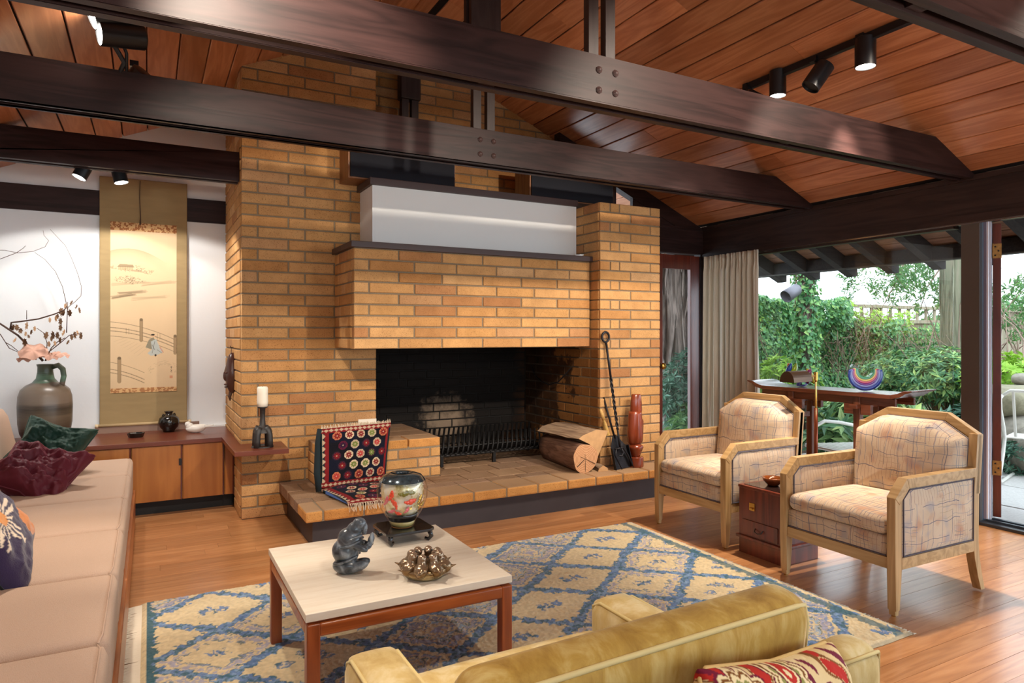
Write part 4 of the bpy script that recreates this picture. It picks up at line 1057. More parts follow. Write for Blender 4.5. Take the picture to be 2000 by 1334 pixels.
# ================================================================== FIREPLACE THINGS
gr = thing('fire_grate', 'long black iron grate with a rear rack of slanted bars in the firebox', 'grate', (0, 0, HZ))
M['grate'] = plain('black_grate_iron', '#121112', .6, metal=.3, bump=.3, scale=80)
gx0, gx1 = 2.00, 3.12
for yy_ in (5.00, 5.36): obj('rail', MB().rod((gx0, yy_, .085), (gx1, yy_, .085), .011, 8), M['grate'], gr)
obj('rail', MB().rod((gx0, 5.02, .15), (gx1 - .03, 5.02, .15), .006, 6), M['grate'], gr)
n = 25
barm = MB().tube([(0, -.04, .10), (0, .02, .085), (0, .30, .085), (0, .36, .12), (.05, .43, .245)], .0095, 6)
barme = mesh_of(barm, 'bar', True); barme.materials.append(M['grate'])
upm = MB().tube([(0, 0, .085), (.02, .01, .15), (.045, .06, .245)], .009, 6); upme = mesh_of(upm, 'bar', True); upme.materials.append(M['grate'])
for i in range(n):
    x = gx0 + (gx1 - gx0 - .04) * i / (n - 1)
    obj('bar', barme, None, gr, loc=(x, 5.02, 0)); 
    obj('bar', upme, None, gr, loc=(x + .015, 5.00, 0))
for x in (2.06, 2.53, 3.06):
    for yy_ in (5.00, 5.36): obj('leg', MB().box((x - .012, yy_ - .012, 0), (x + .012, yy_ + .012, .085)), M['grate'], gr)
# logs
def end_mat():
    m, nt, b = new_mat('sawn_log_end')
    tc = N(nt, 'ShaderNodeTexCoord'); w_ = N(nt, 'ShaderNodeTexWave', wave_type='RINGS', rings_direction='Y'); w_.inputs['Scale'].default_value = 26; w_.inputs['Distortion'].default_value = 1.6; w_.inputs['Detail'].default_value = 3
    L(nt, tc.outputs['Object'], w_.inputs[0]); r = ramp(nt, [(.0, rgb('#b07850')), (1, rgb('#d8aa80'))]); L(nt, w_.outputs[1], r.inputs[0]); L(nt, r.outputs[0], b.inputs['Base Color']); b.inputs['Roughness'].default_value = .85; return m
M['logend'] = end_mat(); M['bark'] = wood('log_bark', '#8a6550', '#5c3d2e', rough=.9, axis='y', bump=.6, scale=1.2)
lg = thing('firewood_log', 'thick round log with cracked sawn end lying on the hearth', 'log', (2.95, 4.27, HZ + .108))
def logr(k, t): return .112 * (1 + .05 * math.sin(3 * k + 1) + .02 * math.sin(7 * k + 4 * t))
pv = []; nn_ = 36
for j in range(7):
    t = j / 6
    for k in range(nn_):
        a = 2 * math.pi * k / nn_; r_ = logr(a, t) * (1 - .03 * t); pv.append((r_ * math.cos(a) + .07 * t, .64 * t, r_ * math.sin(a)))
mb = MB().add(pv, [(j * nn_ + k, j * nn_ + (k + 1) % nn_, (j + 1) * nn_ + (k + 1) % nn_, (j + 1) * nn_ + k) for j in range(6) for k in range(nn_)] + [tuple(range(6 * nn_, 7 * nn_))])
obj('bark', mb, M['bark'], lg, smooth=True)
mb = MB().add([(0, -.002, 0)] + [(logr(2 * math.pi * k / nn_, 0) * math.cos(2 * math.pi * k / nn_), 0, logr(2 * math.pi * k / nn_, 0) * math.sin(2 * math.pi * k / nn_)) for k in range(nn_)], [(0, 1 + k, 1 + (k + 1) % nn_) for k in range(nn_)])
obj('sawn_end', mb, M['logend'], lg)
ck = MB()
for (a, l_, w_) in ((math.radians(215), .10, .005), (math.radians(-28), .10, .004), (math.radians(-92), .10, .003), (math.radians(160), .05, .002), (math.radians(100), .04, .002)):
    a2 = a; pts = [(.0, -.004, .0)]; 
    for q in (.4, .7, 1.0): pts.append((l_ * q * math.cos(a2) + .004 * math.sin(q * 9), -.003, l_ * q * math.sin(a2)))
    ck.tube(pts, [w_ * .3, w_, w_, w_ * .8], 5, flat=.4)
obj('crack', ck, M['kick'], lg)
def split_log(loc, ln, r_, ang, label, seed, tilt=0, mat2='bark'):
    g = random.Random(seed); t = thing('split_log', label, 'log', loc, rot=(tilt, 0, ang))
    poly = [(-r_, .0), (r_ * .9, -.0), (r_ * .75, r_ * .65), (r_ * .1, r_ * .95), (-r_ * .8, r_ * .6)] if seed != 2 else [(-r_, .02), (-.2 * r_, -.02), (.25 * r_, -r_ * .9), (r_, r_ * .45), (r_ * .2, r_ * .55), (-r_ * .7, r_ * .35)]
    n_ = len(poly); V = []
    for j in range(5):
        for (a, b_) in poly: V.append((a + g.uniform(-.008, .008), ln * j / 4, b_ + g.uniform(-.006, .006)))
    F_ = [(j * n_ + k, j * n_ + (k + 1) % n_, (j + 1) * n_ + (k + 1) % n_, (j + 1) * n_ + k) for j in range(4) for k in range(n_)] + [tuple(range(4 * n_, 5 * n_))]
    obj('split_face', MB().add(V, F_), wood('split_wood_%d' % seed, '#a58a6e', '#6d5442', rough=.9, axis='y', bump=.7, scale=1.0), t)
    obj('sawn_end', MB().add(V[:n_], [tuple(range(n_))[::-1]]), plain('split_end', '#c49a6c', .85, var=.15, scale=20), t)
split_log((3.045, 4.30, HZ + .235), .55, .15, math.radians(4), 'weathered split log lying on top of the round log', 2)
split_log((3.10, 4.24, HZ), .25, .045, math.radians(-8), 'small squared wood offcut beside the round log', 3)
# fire tools leaning on the right pier
pk = thing('fire_fork', 'tall twisted wrought iron fork with ring handle leaning on the right pier', 'fire tool', (0, 0, 0))
top = Vector((3.215, 4.365, 1.24)); bot = Vector((3.275, 4.26, .40))
rg = [Vector((top.x - .005 + .034 * math.sin(a), top.y + .0, top.z + .042 + .040 * -math.cos(a))) for a in np.linspace(0, 2 * math.pi, 24, endpoint=False)]
obj('ring_handle', MB().tube(rg, .0095, 8, closed=True), M['iron'], pk, smooth=True)
obj('shaft', MB().tube([top, top.lerp(bot, .35)], .010, 8).tube([top.lerp(bot, .8), bot], .009, 8), M['iron'], pk, smooth=True)
tw = MB()
for ph in (0, math.pi):
    pts = []
    for q in np.linspace(.33, .82, 60):
        c = top.lerp(bot, q); a = ph + q * 60; pts.append(c + Vector((.0065 * math.cos(a), .0065 * math.sin(a), 0)))
    tw.tube(pts, .0068, 6)
obj('twisted_shaft', tw, M['iron'], pk, smooth=True)
obj('prong', MB().tube([bot + Vector((-.05, 0, .0)), bot + Vector((.03, 0, .005)), bot + Vector((.065, -.01, -.05)), bot + Vector((.10, -.045, -.152))], [.008, .009, .008, .004], 8).tube([bot + Vector((-.04, 0, 0)), bot + Vector((-.05, -.005, -.05)), bot + Vector((-.02, -.05, -.155))], [.008, .008, .004], 8), M['iron'], pk, smooth=True)
obj('hook', MB().tube([bot + Vector((.01, -.01, 0)), bot + Vector((.02, -.015, -.03)), bot + Vector((.005, -.02, -.055)), bot + Vector((-.03, -.02, -.05))], .006, 7), M['iron'], pk, smooth=True)
sh = thing('fire_shovel', 'iron fire shovel leaning behind the twisted fork', 'fire tool', (0, 0, 0))
sm = E(math.radians(-14), 0, 0); 
def shp(x, y, z): return T(3.285, 4.245, HZ + .004) @ sm @ E(0, math.radians(-6), 0) @ Vector((x, y, z))
vs2 = [shp(*p) for p in [(-.075, 0, 0), (.085, 0, 0), (.085, 0, .17), (.02, .01, .27), (-.01, .01, .27), (-.065, 0, .17), (-.075, -.03, 0), (.085, -.03, 0), (.09, -.03, .17), (-.07, -.03, .17)]]
o = obj('pan', MB().add(vs2, [(0, 1, 2, 3, 4, 5), (1, 7, 8, 2), (0, 5, 9, 6)]), M['iron'], sh); o.modifiers.new('t', 'SOLIDIFY').thickness = .004
obj('shaft', MB().tube([shp(.003, .01, .24), shp(-.01, .02, .62)], .009, 8), M['iron'], sh, smooth=True)
br = thing('hearth_brush', 'small straw hearth brush hanging beside the fire tools', 'brush', (0, 0, 0))
b0, b1, b2 = Vector((3.155, 4.36, .71)), Vector((3.185, 4.355, .62)), Vector((3.212, 4.35, .50))
obj('handle', MB().tube([b0, b0.lerp(b1, .5), b1], [.010, .015, .013], 10).tube([b0.lerp(b1, .3) + Vector((0, 0, 0)), b0.lerp(b1, .32)], .017, 10), plain('turned_straw_handle', '#c29a5a', .6, var=.2), br, smooth=True)
obj('bristle_head', MB().tube([b1, b1.lerp(b2, .3), b2], [.014, .026, .038], 14, flat=.6), plain('straw', '#c9a25c', .9, bump=.8, scale=220), br)
fg = thing('carved_figure', 'reddish brown carved wooden statue standing at the right of the fire tools', 'statue', (3.44, 4.28, HZ))
fg.scale = (1.25, 1.25, 1.0)
FW = wood('polished_red_wood', '#8a3d22', '#64260f', rough=.25, axis='z', coat=.4, bump=.04)
obj('base', MB().lathe([(0, 0), (.052, 0), (.055, .01), (.054, .075), (.050, .083), (0, .083)], 28), FW, fg, smooth=True, bevel=.001)
obj('waist', MB().lathe([(.030, .083), (.034, .095), (.048, .14), (.054, .155), (.050, .17), (.034, .185)], 28, sx=1), FW, fg, smooth=True)
def ff(v): return Vector((v.x + .012 * math.sin((v.z + .17) * 9), v.y, v.z))
obj('torso', MB().lathe([(.035, .175), (.052, .20), (.056, .26), (.052, .34), (.047, .42), (.046, .445), (.0, .447)], 30, sx=1.0, sy=.8), FW, fg, smooth=True)
obj('head_block', MB().lathe([(.040, .438), (.043, .45), (.040, .52), (.034, .575), (.030, .582), (0, .584)], 28, c=(.008, 0, 0), sx=1, sy=.75), FW, fg, smooth=True)
obj('arm_blade', MB().prism([(.05, .24), (.062, .26), (.064, .36), (.058, .38), (.054, .36)], -.008, .008, 'y'), FW, fg, bevel=.003)
# kilim floor chair
M['vkilim'] = vcol('kilim_weave', .95, bump=.5, scale=260)
def kilim(h, w, W, H, seed):
    c = Canvas(h, w, W, H, rgb('#0c0a14')); red = rgb('#7a171b'); cr = rgb('#b8a186'); teal = rgb('#0c2428')
    nb = vnoise(h, w, 30, 30, seed, 3); c.c = c.c * (1 - .6 * (nb > .55)[..., None]) + np.array(rgb('#0a1028')) * (.6 * (nb > .55)[..., None])
    e = np.minimum(c.X, W - c.X); 
    c.mix((c.X < .05).astype(float), red); c.mix(((c.X < .022)).astype(float), teal); c.mix(((c.X > .006) & (c.X < .028) & (np.abs((c.Y * 22) % 1 - .5) * .05 > np.abs(c.X - .006))).astype(float), cr)
    c.mix((c.X > W - .03).astype(float), red); c.mix((c.X > W - .012).astype(float), teal)
    for (a, b_) in ((0, .035), (H - .035, H)):
        c.mix(((c.Y >= a) & (c.Y <= b_)).astype(float), red)
        d = np.abs(c.Y - (a + b_) / 2); c.mix((d < .012 * np.abs(((c.X * 30) % 1) * 2 - 1)).astype(float), cr)
    g = random.Random(seed); kk = 0
    for j in range(9):
        y = .07 + j * .072
        if y > H - .06: break
        for i in range(5):
            x = .105 + i * .083 + (.04 if j % 2 else 0)
            if x > W - .05: continue
            col = g.choice([cr, cr, cr, rgb('#b56a4a'), rgb('#5a1530'), rgb('#5a1530'), rgb('#3a1a2a'), rgb('#cdb596')]); star = g.choice([red, red, rgb('#b03030'), rgb('#6f7a3a')])
            if col == rgb('#5a1530'): star = rgb('#2a1230')
            q = np.maximum(np.abs(c.X - x), np.abs(c.Y - y)); d = np.maximum(q, (np.abs(c.X - x) + np.abs(c.Y - y)) * .72); c.mix((d < .030).astype(float), col)
            th = np.arctan2(c.Y - y, c.X - x); r_ = np.hypot(c.X - x, c.Y - y); c.mix((r_ < .012 + .012 * np.abs(np.cos(4 * th))).astype(float), star); c.mix((r_ < .005).astype(float), cr)
    return c
kc = thing('kilim_floor_chair', 'legless folding floor chair covered in red and navy kilim with fringe, on the hearth', 'floor chair', (0, 0, 0))
kA, kB = Vector((1.075, 4.10, .262)), Vector((1.56, 4.115, .262))     # front edge, left and right
kC, kD = Vector((1.01, 4.565, .27)), Vector((1.475, 4.62, .27))      # hinge
kE, kF = Vector((1.035, 4.66, .655)), Vector((1.535, 4.69, .665))    # top edge
def kpanel(a, b_, c_, d_, H, seed, bulge, flipn=1):
    h, w = 150, 170; W = .49; k = kilim(h, w, W, H, seed); u = (k.X / W)[..., None]; v = (k.Y / H)[..., None]
    Pk = (np.array(a) * (1 - u) + np.array(b_) * u) * (1 - v) + (np.array(c_) * (1 - u) + np.array(d_) * u) * v
    nrm = (Vector(b_) - Vector(a)).cross(Vector(c_) - Vector(a)).normalized()
    e = (1 - (2 * u - 1) ** 4) * (1 - (2 * v - 1) ** 4); Pk = Pk + np.array(nrm) * (bulge * e + .006 * np.sin(9 * u + 5 * v))
    return grid_mesh('kilim', Pk, k.c), nrm
me1, n1_ = kpanel(kA, kB, kC, kD, .46, 3, .028); o = obj('seat_pad', me1, M['vkilim'], kc); s_ = o.modifiers.new('t', 'SOLIDIFY'); s_.thickness = .018; s_.offset = -1
me2, n2_ = kpanel(kC, kD, kE, kF, .42, 8, .022); o = obj('back_pad', me2, M['vkilim'], kc); s_ = o.modifiers.new('t', 'SOLIDIFY'); s_.thickness = .035; s_.offset = -1
obj('side_gusset', MB().tube([kC + Vector((-.012, .0, -.02)), kC + Vector((-.02, .02, .1)), kE + Vector((-.02, .01, -.1)), kE + Vector((-.01, .01, 0))], [.02, .022, .022, .016], 8), plain('teal_edge', '#0b1c22', .9), kc, smooth=True)
fm = plain('wool_fringe', '#cdbba2', .95)
mb = MB()
for i in range(70):
    t = i / 69; p = kA.lerp(kB, t); l_ = R.uniform(.03, .055); mb.tube([p, p + Vector((R.uniform(-.006, .006), -.014, -.006)), p + Vector((R.uniform(-.012, .012), -.03, -.03 - l_ * .3))], [.0025, .002, .0015], 4)
for i in range(80):
    t = i / 79; p = kE.lerp(kF, t); l_ = R.uniform(.012, .026); mb.tube([p, p + Vector((R.uniform(-.008, .008), R.uniform(.0, .02), l_))], [.003, .002], 4)
tag(obj('fringe', mb, fm, kc), kind='stuff')
obj('label_flap', MB().box((1.30, 4.69, .655), (1.43, 4.70, .70)), plain('cream_cloth', '#ddd4c4', .9), kc)
obj('blue_lining', MB().add([kA + Vector((0, .0, -.004)), kA.lerp(kC, .75) + Vector((-.012, 0, -.01)), kA.lerp(kC, .75) + Vector((-.01, 0, .012)), kA + Vector((-.01, .02, .012))], [(0, 1, 2, 3)]), plain('blue_lining', '#4a6cae', .8), kc)

# ================================================================== COFFEE TABLE AND ITS THINGS
ct = thing('coffee_table', 'square coffee table with cream travertine top and reddish wood frame', 'coffee table', (0, 0, 0))
m, nt, b = new_mat('travertine'); tc = N(nt, 'ShaderNodeTexCoord'); mp = N(nt, 'ShaderNodeMapping'); mp.inputs['Scale'].default_value = (2, 22, 22); L(nt, tc.outputs['Object'], mp.inputs[0])
no = N(nt, 'ShaderNodeTexNoise', inp={'Scale': 1.6, 'Detail': 8, 'Roughness': .7, 'Distortion': .4}); L(nt, mp.outputs[0], no.inputs['Vector']); r = ramp(nt, [(.3, rgb('#d9ccb8')), (.5, rgb('#e6dccb')), (.8, rgb('#efe8da'))]); L(nt, no.outputs[0], r.inputs[0]); L(nt, r.outputs[0], b.inputs['Base Color']); b.inputs['Roughness'].default_value = .35
vo = N(nt, 'ShaderNodeTexNoise', inp={'Scale': 60, 'Detail': 2}); L(nt, mp.outputs[0], vo.inputs['Vector']); r3 = ramp(nt, [(.28, (0, 0, 0)), (.34, (1, 1, 1))]); L(nt, vo.outputs[0], r3.inputs[0]); bu = N(nt, 'ShaderNodeBump', inp={'Strength': .3, 'Distance': .002}); L(nt, r3.outputs[0], bu.inputs['Height']); L(nt, bu.outputs[0], b.inputs['Normal'])
TX0, TX1, TY0, TY1, TZ = .440, 1.192, 2.205, 2.968, .402
obj('stone_top', MB().box((TX0, TY0, TZ - .027), (TX1, TY1, TZ)), m, ct, bevel=.002)
TW = wood('teak_frame', '#b4602c', '#87401a', rough=.3, axis='x', coat=.25, bump=.04, scale=.8); TWz = wood('teak_leg', '#a8562a', '#7d3a18', rough=.3, axis='z', coat=.25, bump=.04, scale=.8)
gx0, gx1, gy0, gy1 = TX0 + .004, TX1 + .002, TY0 + .0, TY1 - .002; zt_ = TZ - .036
for (a, b_) in (((gx0 + .04, gy0), (gx1 - .04, gy0 + .034)), ((gx0 + .04, gy1 - .034), (gx1 - .04, gy1)), ((gx0, gy0 + .04), (gx0 + .034, gy1 - .04)), ((gx1 - .034, gy0 + .04), (gx1, gy1 - .04))):
    obj('rail', MB().box((*a, zt_ - .045), (*b_, zt_)), TW, ct, bevel=.008, seg=3)
obj('inner_rim', MB().box((gx0 + .02, gy0 + .02, zt_ - .03), (gx1 - .02, gy1 - .02, zt_ + .010)), TW, ct)
for x in (gx0, gx1 - .044):
    for y in (gy0, gy1 - .044): obj('leg', MB().box((x, y, 0.012), (x + .044, y + .044, zt_)), TWz, ct, bevel=.006, seg=3)
# stand and glass vase
VCX, VCY = .985, 2.83
st = thing('vase_stand', 'low black lacquer stand with curled feet under the glass vase', 'stand', (VCX, VCY, TZ), math.radians(2))
LQ = plain('black_lacquer', '#17161b', .22, coat=.5)
pl = [(-.11, -.085), (-.085, -.105), (.085, -.105), (.11, -.085), (.11, .085), (.085, .105), (-.085, .105), (-.11, .085)]
obj('stand_top', MB().prism(pl, .045, .057, 'z'), LQ, st, bevel=.002)
for sx in (-1, 1):
    for sy in (-1, 1): obj('foot', MB().tube([(sx * .088, sy * .082, .048), (sx * .095, sy * .088, .02), (sx * .085, sy * .08, .006), (sx * .072, sy * .07, .012)], [.013, .010, .008, .006], 8), LQ, st, smooth=True)
gm, nt, b = new_mat('art_glass'); b.inputs['Transmission Weight'].default_value = 1; b.inputs['Roughness'].default_value = .02; b.inputs['IOR'].default_value = 1.45; b.inputs['Base Color'].default_value = (.97, .95, .88, 1)
gv = thing('glass_vase', 'round art glass vase with orange fish and smoky rim on a black stand', 'vase', (VCX - .005, VCY + .0, TZ + .058))
prof = [(0, 0), (.048, 0), (.055, .012), (.062, .03), (.090, .075), (.109, .125), (.112, .165), (.100, .2), (.082, .222), (.050, .232), (.034, .232), (.030, .224)]
inn = [(.030, .224), (.040, .214), (.07, .205), (.086, .185), (.092, .16), (.088, .125), (.07, .08), (.048, .045), (0, .04)]
obj('glass_body', MB().lathe(prof, 48, cap=False), M['glass'], gv, smooth=True)
lm, nt, b = new_mat('silver_gold_liner'); tc = N(nt, 'ShaderNodeTexCoord'); sx_ = N(nt, 'ShaderNodeSeparateXYZ'); L(nt, tc.outputs['Object'], sx_.inputs[0]); no = N(nt, 'ShaderNodeTexNoise', inp={'Scale': 16, 'Detail': 6, 'Roughness': .65}); L(nt, tc.outputs['Object'], no.inputs['Vector'])
r = ramp(nt, [(.30, rgb('#6f6a3c')), (.42, rgb('#c9ba80')), (.52, rgb('#e6dfc0')), (.66, rgb('#e2e3dc')), (.8, rgb('#a9a48c'))]); L(nt, no.outputs[0], r.inputs[0])
zr = ramp(nt, [(.24, (.05, .045, .04)), (.30, (1, 1, 1))]); mz = N(nt, 'ShaderNodeMath', operation='MULTIPLY_ADD'); L(nt, no.outputs[0], mz.inputs[0]); mz.inputs[1].default_value = .06; L(nt, sx_.outputs[2], mz.inputs[2]); mr = N(nt, 'ShaderNodeMapRange'); mr.inputs['From Min'].default_value = .02; mr.inputs['From Max'].default_value = .25; L(nt, mz.outputs[0], mr.inputs[0]); L(nt, mr.outputs[0], zr.inputs[0])
mx = N(nt, 'ShaderNodeMix', data_type='RGBA', blend_type='MULTIPLY'); mx.inputs[0].default_value = 1; L(nt, r.outputs[0], mx.inputs[6]); L(nt, zr.outputs[0], mx.inputs[7]); L(nt, mx.outputs[2], b.inputs['Base Color']); b.inputs['Metallic'].default_value = .25; b.inputs['Roughness'].default_value = .22; b.inputs['Coat Weight'].default_value = .5
obj('glass_foot', MB().lathe([(0, .001), (.046, .002), (.052, .012), (.057, .028), (0, .03)], 40), plain('pale_glass_foot', '#b3a468', .12, coat=.6), gv, smooth=True)
obj('silvered_liner', MB().lathe([(0, .032), (.050, .033), (.072, .075), (.089, .125), (.094, .165), (.087, .197), (.07, .216), (.045, .226)], 48, cap=False), lm, gv, smooth=True)
vg = Canvas(60, 160, 2 * math.pi, 1.0, (0, 0, 0))
def vsurf(nu, nv, z0, z1, f, off=.0):
    Pv = np.zeros((nv, nu, 3)); pz = [z for r_, z in prof]; pr = [r_ for r_, z in prof]
    for j in range(nv):
        z = z0 + (z1 - z0) * j / (nv - 1); r_ = np.interp(z, pz, pr) - off
        a = np.linspace(0, 2 * math.pi, nu); Pv[j, :, 0] = r_ * np.cos(a); Pv[j, :, 1] = r_ * np.sin(a); Pv[j, :, 2] = z
    return Pv
gold = plain('gold_leaf_fleck', '#c8a552', .3, metal=.9); org_ = plain('orange_glass_fish', '#d8401c', .3, coat=.5); pinkg = plain('pink_glass', '#c9606a', .3, coat=.5); olive = plain('olive_glass', '#6f6a1e', .3, coat=.4)
smk = plain('smoky_blue_rim', '#3c4a52', .15, metal=.5, coat=.6, var=.5, scale=60)
obj('smoky_rim', MB().lathe([(.101, .2005), (.0835, .2235), (.051, .2335), (.034, .2335), (.030, .222), (.034, .215)], 48, cap=False), smk, gv, smooth=True)
obj('dark_base_layer', MB().lathe([(.058, .028), (.066, .045), (.076, .063), (.070, .062), (.05, .044), (0, .043)], 40, cap=False), plain('dark_glass', '#1c1a18', .1, coat=.6), gv, smooth=True)
def fishshape(c, s, ang, mat, k=1):
    cc = Vector(c); nr = Vector((c[0], c[1], .25 * (1 if c[2] < .15 else -1) * 0)).normalized(); up_ = Vector((0, 0, 1)); fwd = up_.cross(nr).normalized()
    mb = MB()
    for (x, y, r_) in ((-.95, .25, .22), (-.55, .05, .34), (0, 0, .5), (.5, .05, .38), (.8, .12, .22)):
        X_ = x * math.cos(ang) - y * math.sin(ang); Y_ = x * math.sin(ang) + y * math.cos(ang)
        Mq = Matrix((fwd, up_, nr)).transposed().to_4x4(); mb.sball(cc + fwd * (X_ * s) + up_ * (Y_ * s), (r_ * s, r_ * s, .004), 1, 12, 8, M=Mq)
    return obj('glass_fish', mb, mat, gv, smooth=True)
def onv(az, z, off=.008): 
    r_ = np.interp(z, [q[1] for q in prof], [q[0] for q in prof]) - off; a = math.radians(az); return (r_ * math.cos(a), r_ * math.sin(a), z)
for (az, z, s, an, mt) in ((-135, .155, .022, 1.3, org_), (-128, .12, .022, 2.2, org_), (-88, .125, .026, .2, org_), (-95, .088, .016, .9, pinkg), (-140, .082, .016, .4, pinkg), (-122, .074, .016, -.3, org_), (-60, .13, .02, 1, gold), (-40, .1, .02, .2, gold), (-150, .13, .02, 1.2, pinkg), (-105, .16, .022, .1, olive), (-88, .165, .02, -.2, olive), (60, .12, .03, .5, org_), (120, .14, .03, .9, olive)):
    fishshape(onv(az, z), s, an, mt)
mb = MB()
for i in range(46):
    az, z = R.uniform(-95, -20), R.uniform(.08, .18); c = Vector(onv(az, z, .008)); s = R.uniform(.002, .006); q = E(R.random() * 6, R.random() * 6, R.random() * 6)
    mb.add([c + q @ Vector(p) for p in ((-s, -s, 0), (s, -s * .6, 0), (s * .8, s, 0), (-s, s * .7, 0))], [(0, 1, 2, 3)])
tag(obj('gold_flecks', mb, gold, gv), kind='stuff')
# kneeling stone figure
m, nt, b = new_mat('grey_serpentine'); tc = N(nt, 'ShaderNodeTexCoord'); no = N(nt, 'ShaderNodeTexNoise', inp={'Scale': 14, 'Detail': 6, 'Distortion': 1.5}); L(nt, tc.outputs['Object'], no.inputs['Vector'])
r = ramp(nt, [(.34, rgb('#2c3238')), (.5, rgb('#525a62')), (.68, rgb('#8e98a2'))]); L(nt, no.outputs[0], r.inputs[0]); L(nt, r.outputs[0], b.inputs['Base Color']); b.inputs['Roughness'].default_value = .28; b.inputs['Coat Weight'].default_value = .3
SM = m
def blobmesh(parts, res=.0035):
    """union of ellipsoid blobs through a metaball-like field, polygonised with remesh"""
    mb = MB()
    for c, r_, rot in parts: mb.sball(c, r_, 1.0, 20, 14, M=E(*rot))
    return mb
def remesh(o, v=.004, it=4):
    m1 = o.modifiers.new('r', 'REMESH'); m1.mode = 'VOXEL'; m1.voxel_size = v; m1.use_smooth_shade = True
    m2 = o.modifiers.new('s', 'SMOOTH'); m2.factor = .6; m2.iterations = it
    return o
sf = thing('stone_sculpture', 'grey stone carving of a kneeling hooded figure on the coffee table', 'sculpture', (.665, 2.515, TZ), math.radians(-28))
sf.scale = (.9, .9, .88)
parts = [((-.015, 0, .034), (.058, .044, .036), (0, 0, 0)), ((.035, .018, .034), (.050, .020, .022), (0, -.35, 0)), ((.035, -.018, .034), (.050, .020, .022), (0, -.35, 0)), ((-.018, 0, .095), (.058, .048, .055), (0, .35, 0)), ((.0, 0, .145), (.054, .047, .05), (0, .6, 0)), ((.020, 0, .186), (.034, .032, .034), (0, .7, 0)), ((.040, 0, .212), (.029, .026, .026), (0, .2, 0)),
         ((.050, .034, .118), (.036, .013, .014), (0, .35, .1)), ((.050, -.034, .118), (.036, .013, .014), (0, .35, -.1)), ((.080, .020, .122), (.018, .012, .015), (0, -.5, -.5)), ((.080, -.020, .122), (.018, .012, .015), (0, -.5, .5)), ((.088, 0, .142), (.014, .02, .024), (0, .3, 0))]
o = obj('carved_body', blobmesh(parts), SM, sf); remesh(o, .004, 3)
fold = MB()
for (z0, dx, r_) in ((.062, -.012, .054), (.128, .0, .056), (.152, .01, .050)):
    fold.tube([(dx + r_ * math.cos(a), .86 * r_ * math.sin(a), z0 + .02 * math.cos(a)) for a in np.linspace(.5, 2 * math.pi - .5, 26)], .0055, 6)
fold.tube([(.064 + .0, .012 * math.cos(a) * 1.6, .19 + .02 * math.sin(a)) for a in np.linspace(0, 2 * math.pi, 16, endpoint=False)], .005, 6, closed=True)
obj('robe_folds', fold, SM, sf, smooth=True)
obj('held_shell', MB().tube([(.092 + 0 * a, .017 * math.cos(a), .150 + .017 * math.sin(a)) for a in np.linspace(0, 2 * math.pi, 16, endpoint=False)], .007, 6, closed=True), plain('pale_stone', '#8f99a0', .3), sf, smooth=True)
obj('face', MB().sball((.058, 0, .196), (.016, .018, .020), 1, 14, 10), SM, sf, smooth=True)
# bronze glazed ring of birds: one cast piece
rb = thing('bird_sculpture', 'glazed bronze cluster of small birds facing inward on the coffee table', 'sculpture', (.905, 2.355, TZ), 0)
bm_, nt, b = new_mat('bronze_glaze'); tc = N(nt, 'ShaderNodeTexCoord'); sx_ = N(nt, 'ShaderNodeSeparateXYZ'); L(nt, tc.outputs['Object'], sx_.inputs[0]); no = N(nt, 'ShaderNodeTexNoise', inp={'Scale': 22, 'Detail': 4}); L(nt, tc.outputs['Object'], no.inputs['Vector'])
ad = N(nt, 'ShaderNodeMath', operation='MULTIPLY_ADD'); L(nt, no.outputs[0], ad.inputs[0]); ad.inputs[1].default_value = .04; L(nt, sx_.outputs[2], ad.inputs[2]); r = ramp(nt, [(.25, rgb('#d6c08e')), (.42, rgb('#7a5c34')), (.7, rgb('#8f7a62')), (1, rgb('#a48e78'))]); mr = N(nt, 'ShaderNodeMapRange'); mr.inputs['From Max'].default_value = .11; L(nt, ad.outputs[0], mr.inputs[0]); L(nt, mr.outputs[0], r.inputs[0]); L(nt, r.outputs[0], b.inputs['Base Color']); b.inputs['Metallic'].default_value = .65; b.inputs['Roughness'].default_value = .22
obj('nest_base', MB().lathe([(0, 0), (.062, 0), (.078, .015), (.088, .034), (.06, .045), (.0, .03)], 36), bm_, rb, smooth=True)
for i in range(8):
    a = i * 2 * math.pi / 8 + .2; ca_, sa_ = math.cos(a), math.sin(a)
    bb_ = MB(); Rm = RZ(a)
    bb_.sball((.066, 0, .038), (.034, .025, .027), 1, 16, 12).sball((.058, 0, .055), (.020, .019, .022), 1, 14, 10).sball((.052, 0, .078), (.0185, .0175, .018), 1, 14, 10)
    bb_.tube([(.06, 0, .034), (.09, 0, .036), (.118, 0, .046)], [.02, .012, .003], 8, flat=.5).tube([(.037, 0, .078), (.022, 0, .081)], [.006, .001], 6)
    bb_.sball((.062, .020, .042), (.03, .007, .016), 1, 12, 8, M=None).sball((.062, -.020, .042), (.03, .007, .016), 1, 12, 8)
    V_ = [Rm @ Vector(v) for v in bb_.v]; bb_.v = [tuple(v) for v in V_]
    o = obj('bird', bb_, bm_, rb); remesh(o, .0035, 2)
    ey = MB()
    for s in (-1, 1): ey.sball((.042, s * .0145, .083), (.0028, .0028, .0028), 1, 8, 6)
    ey.v = [tuple(Rm @ Vector(v)) for v in ey.v]; obj('eye', ey, M['black'], o)

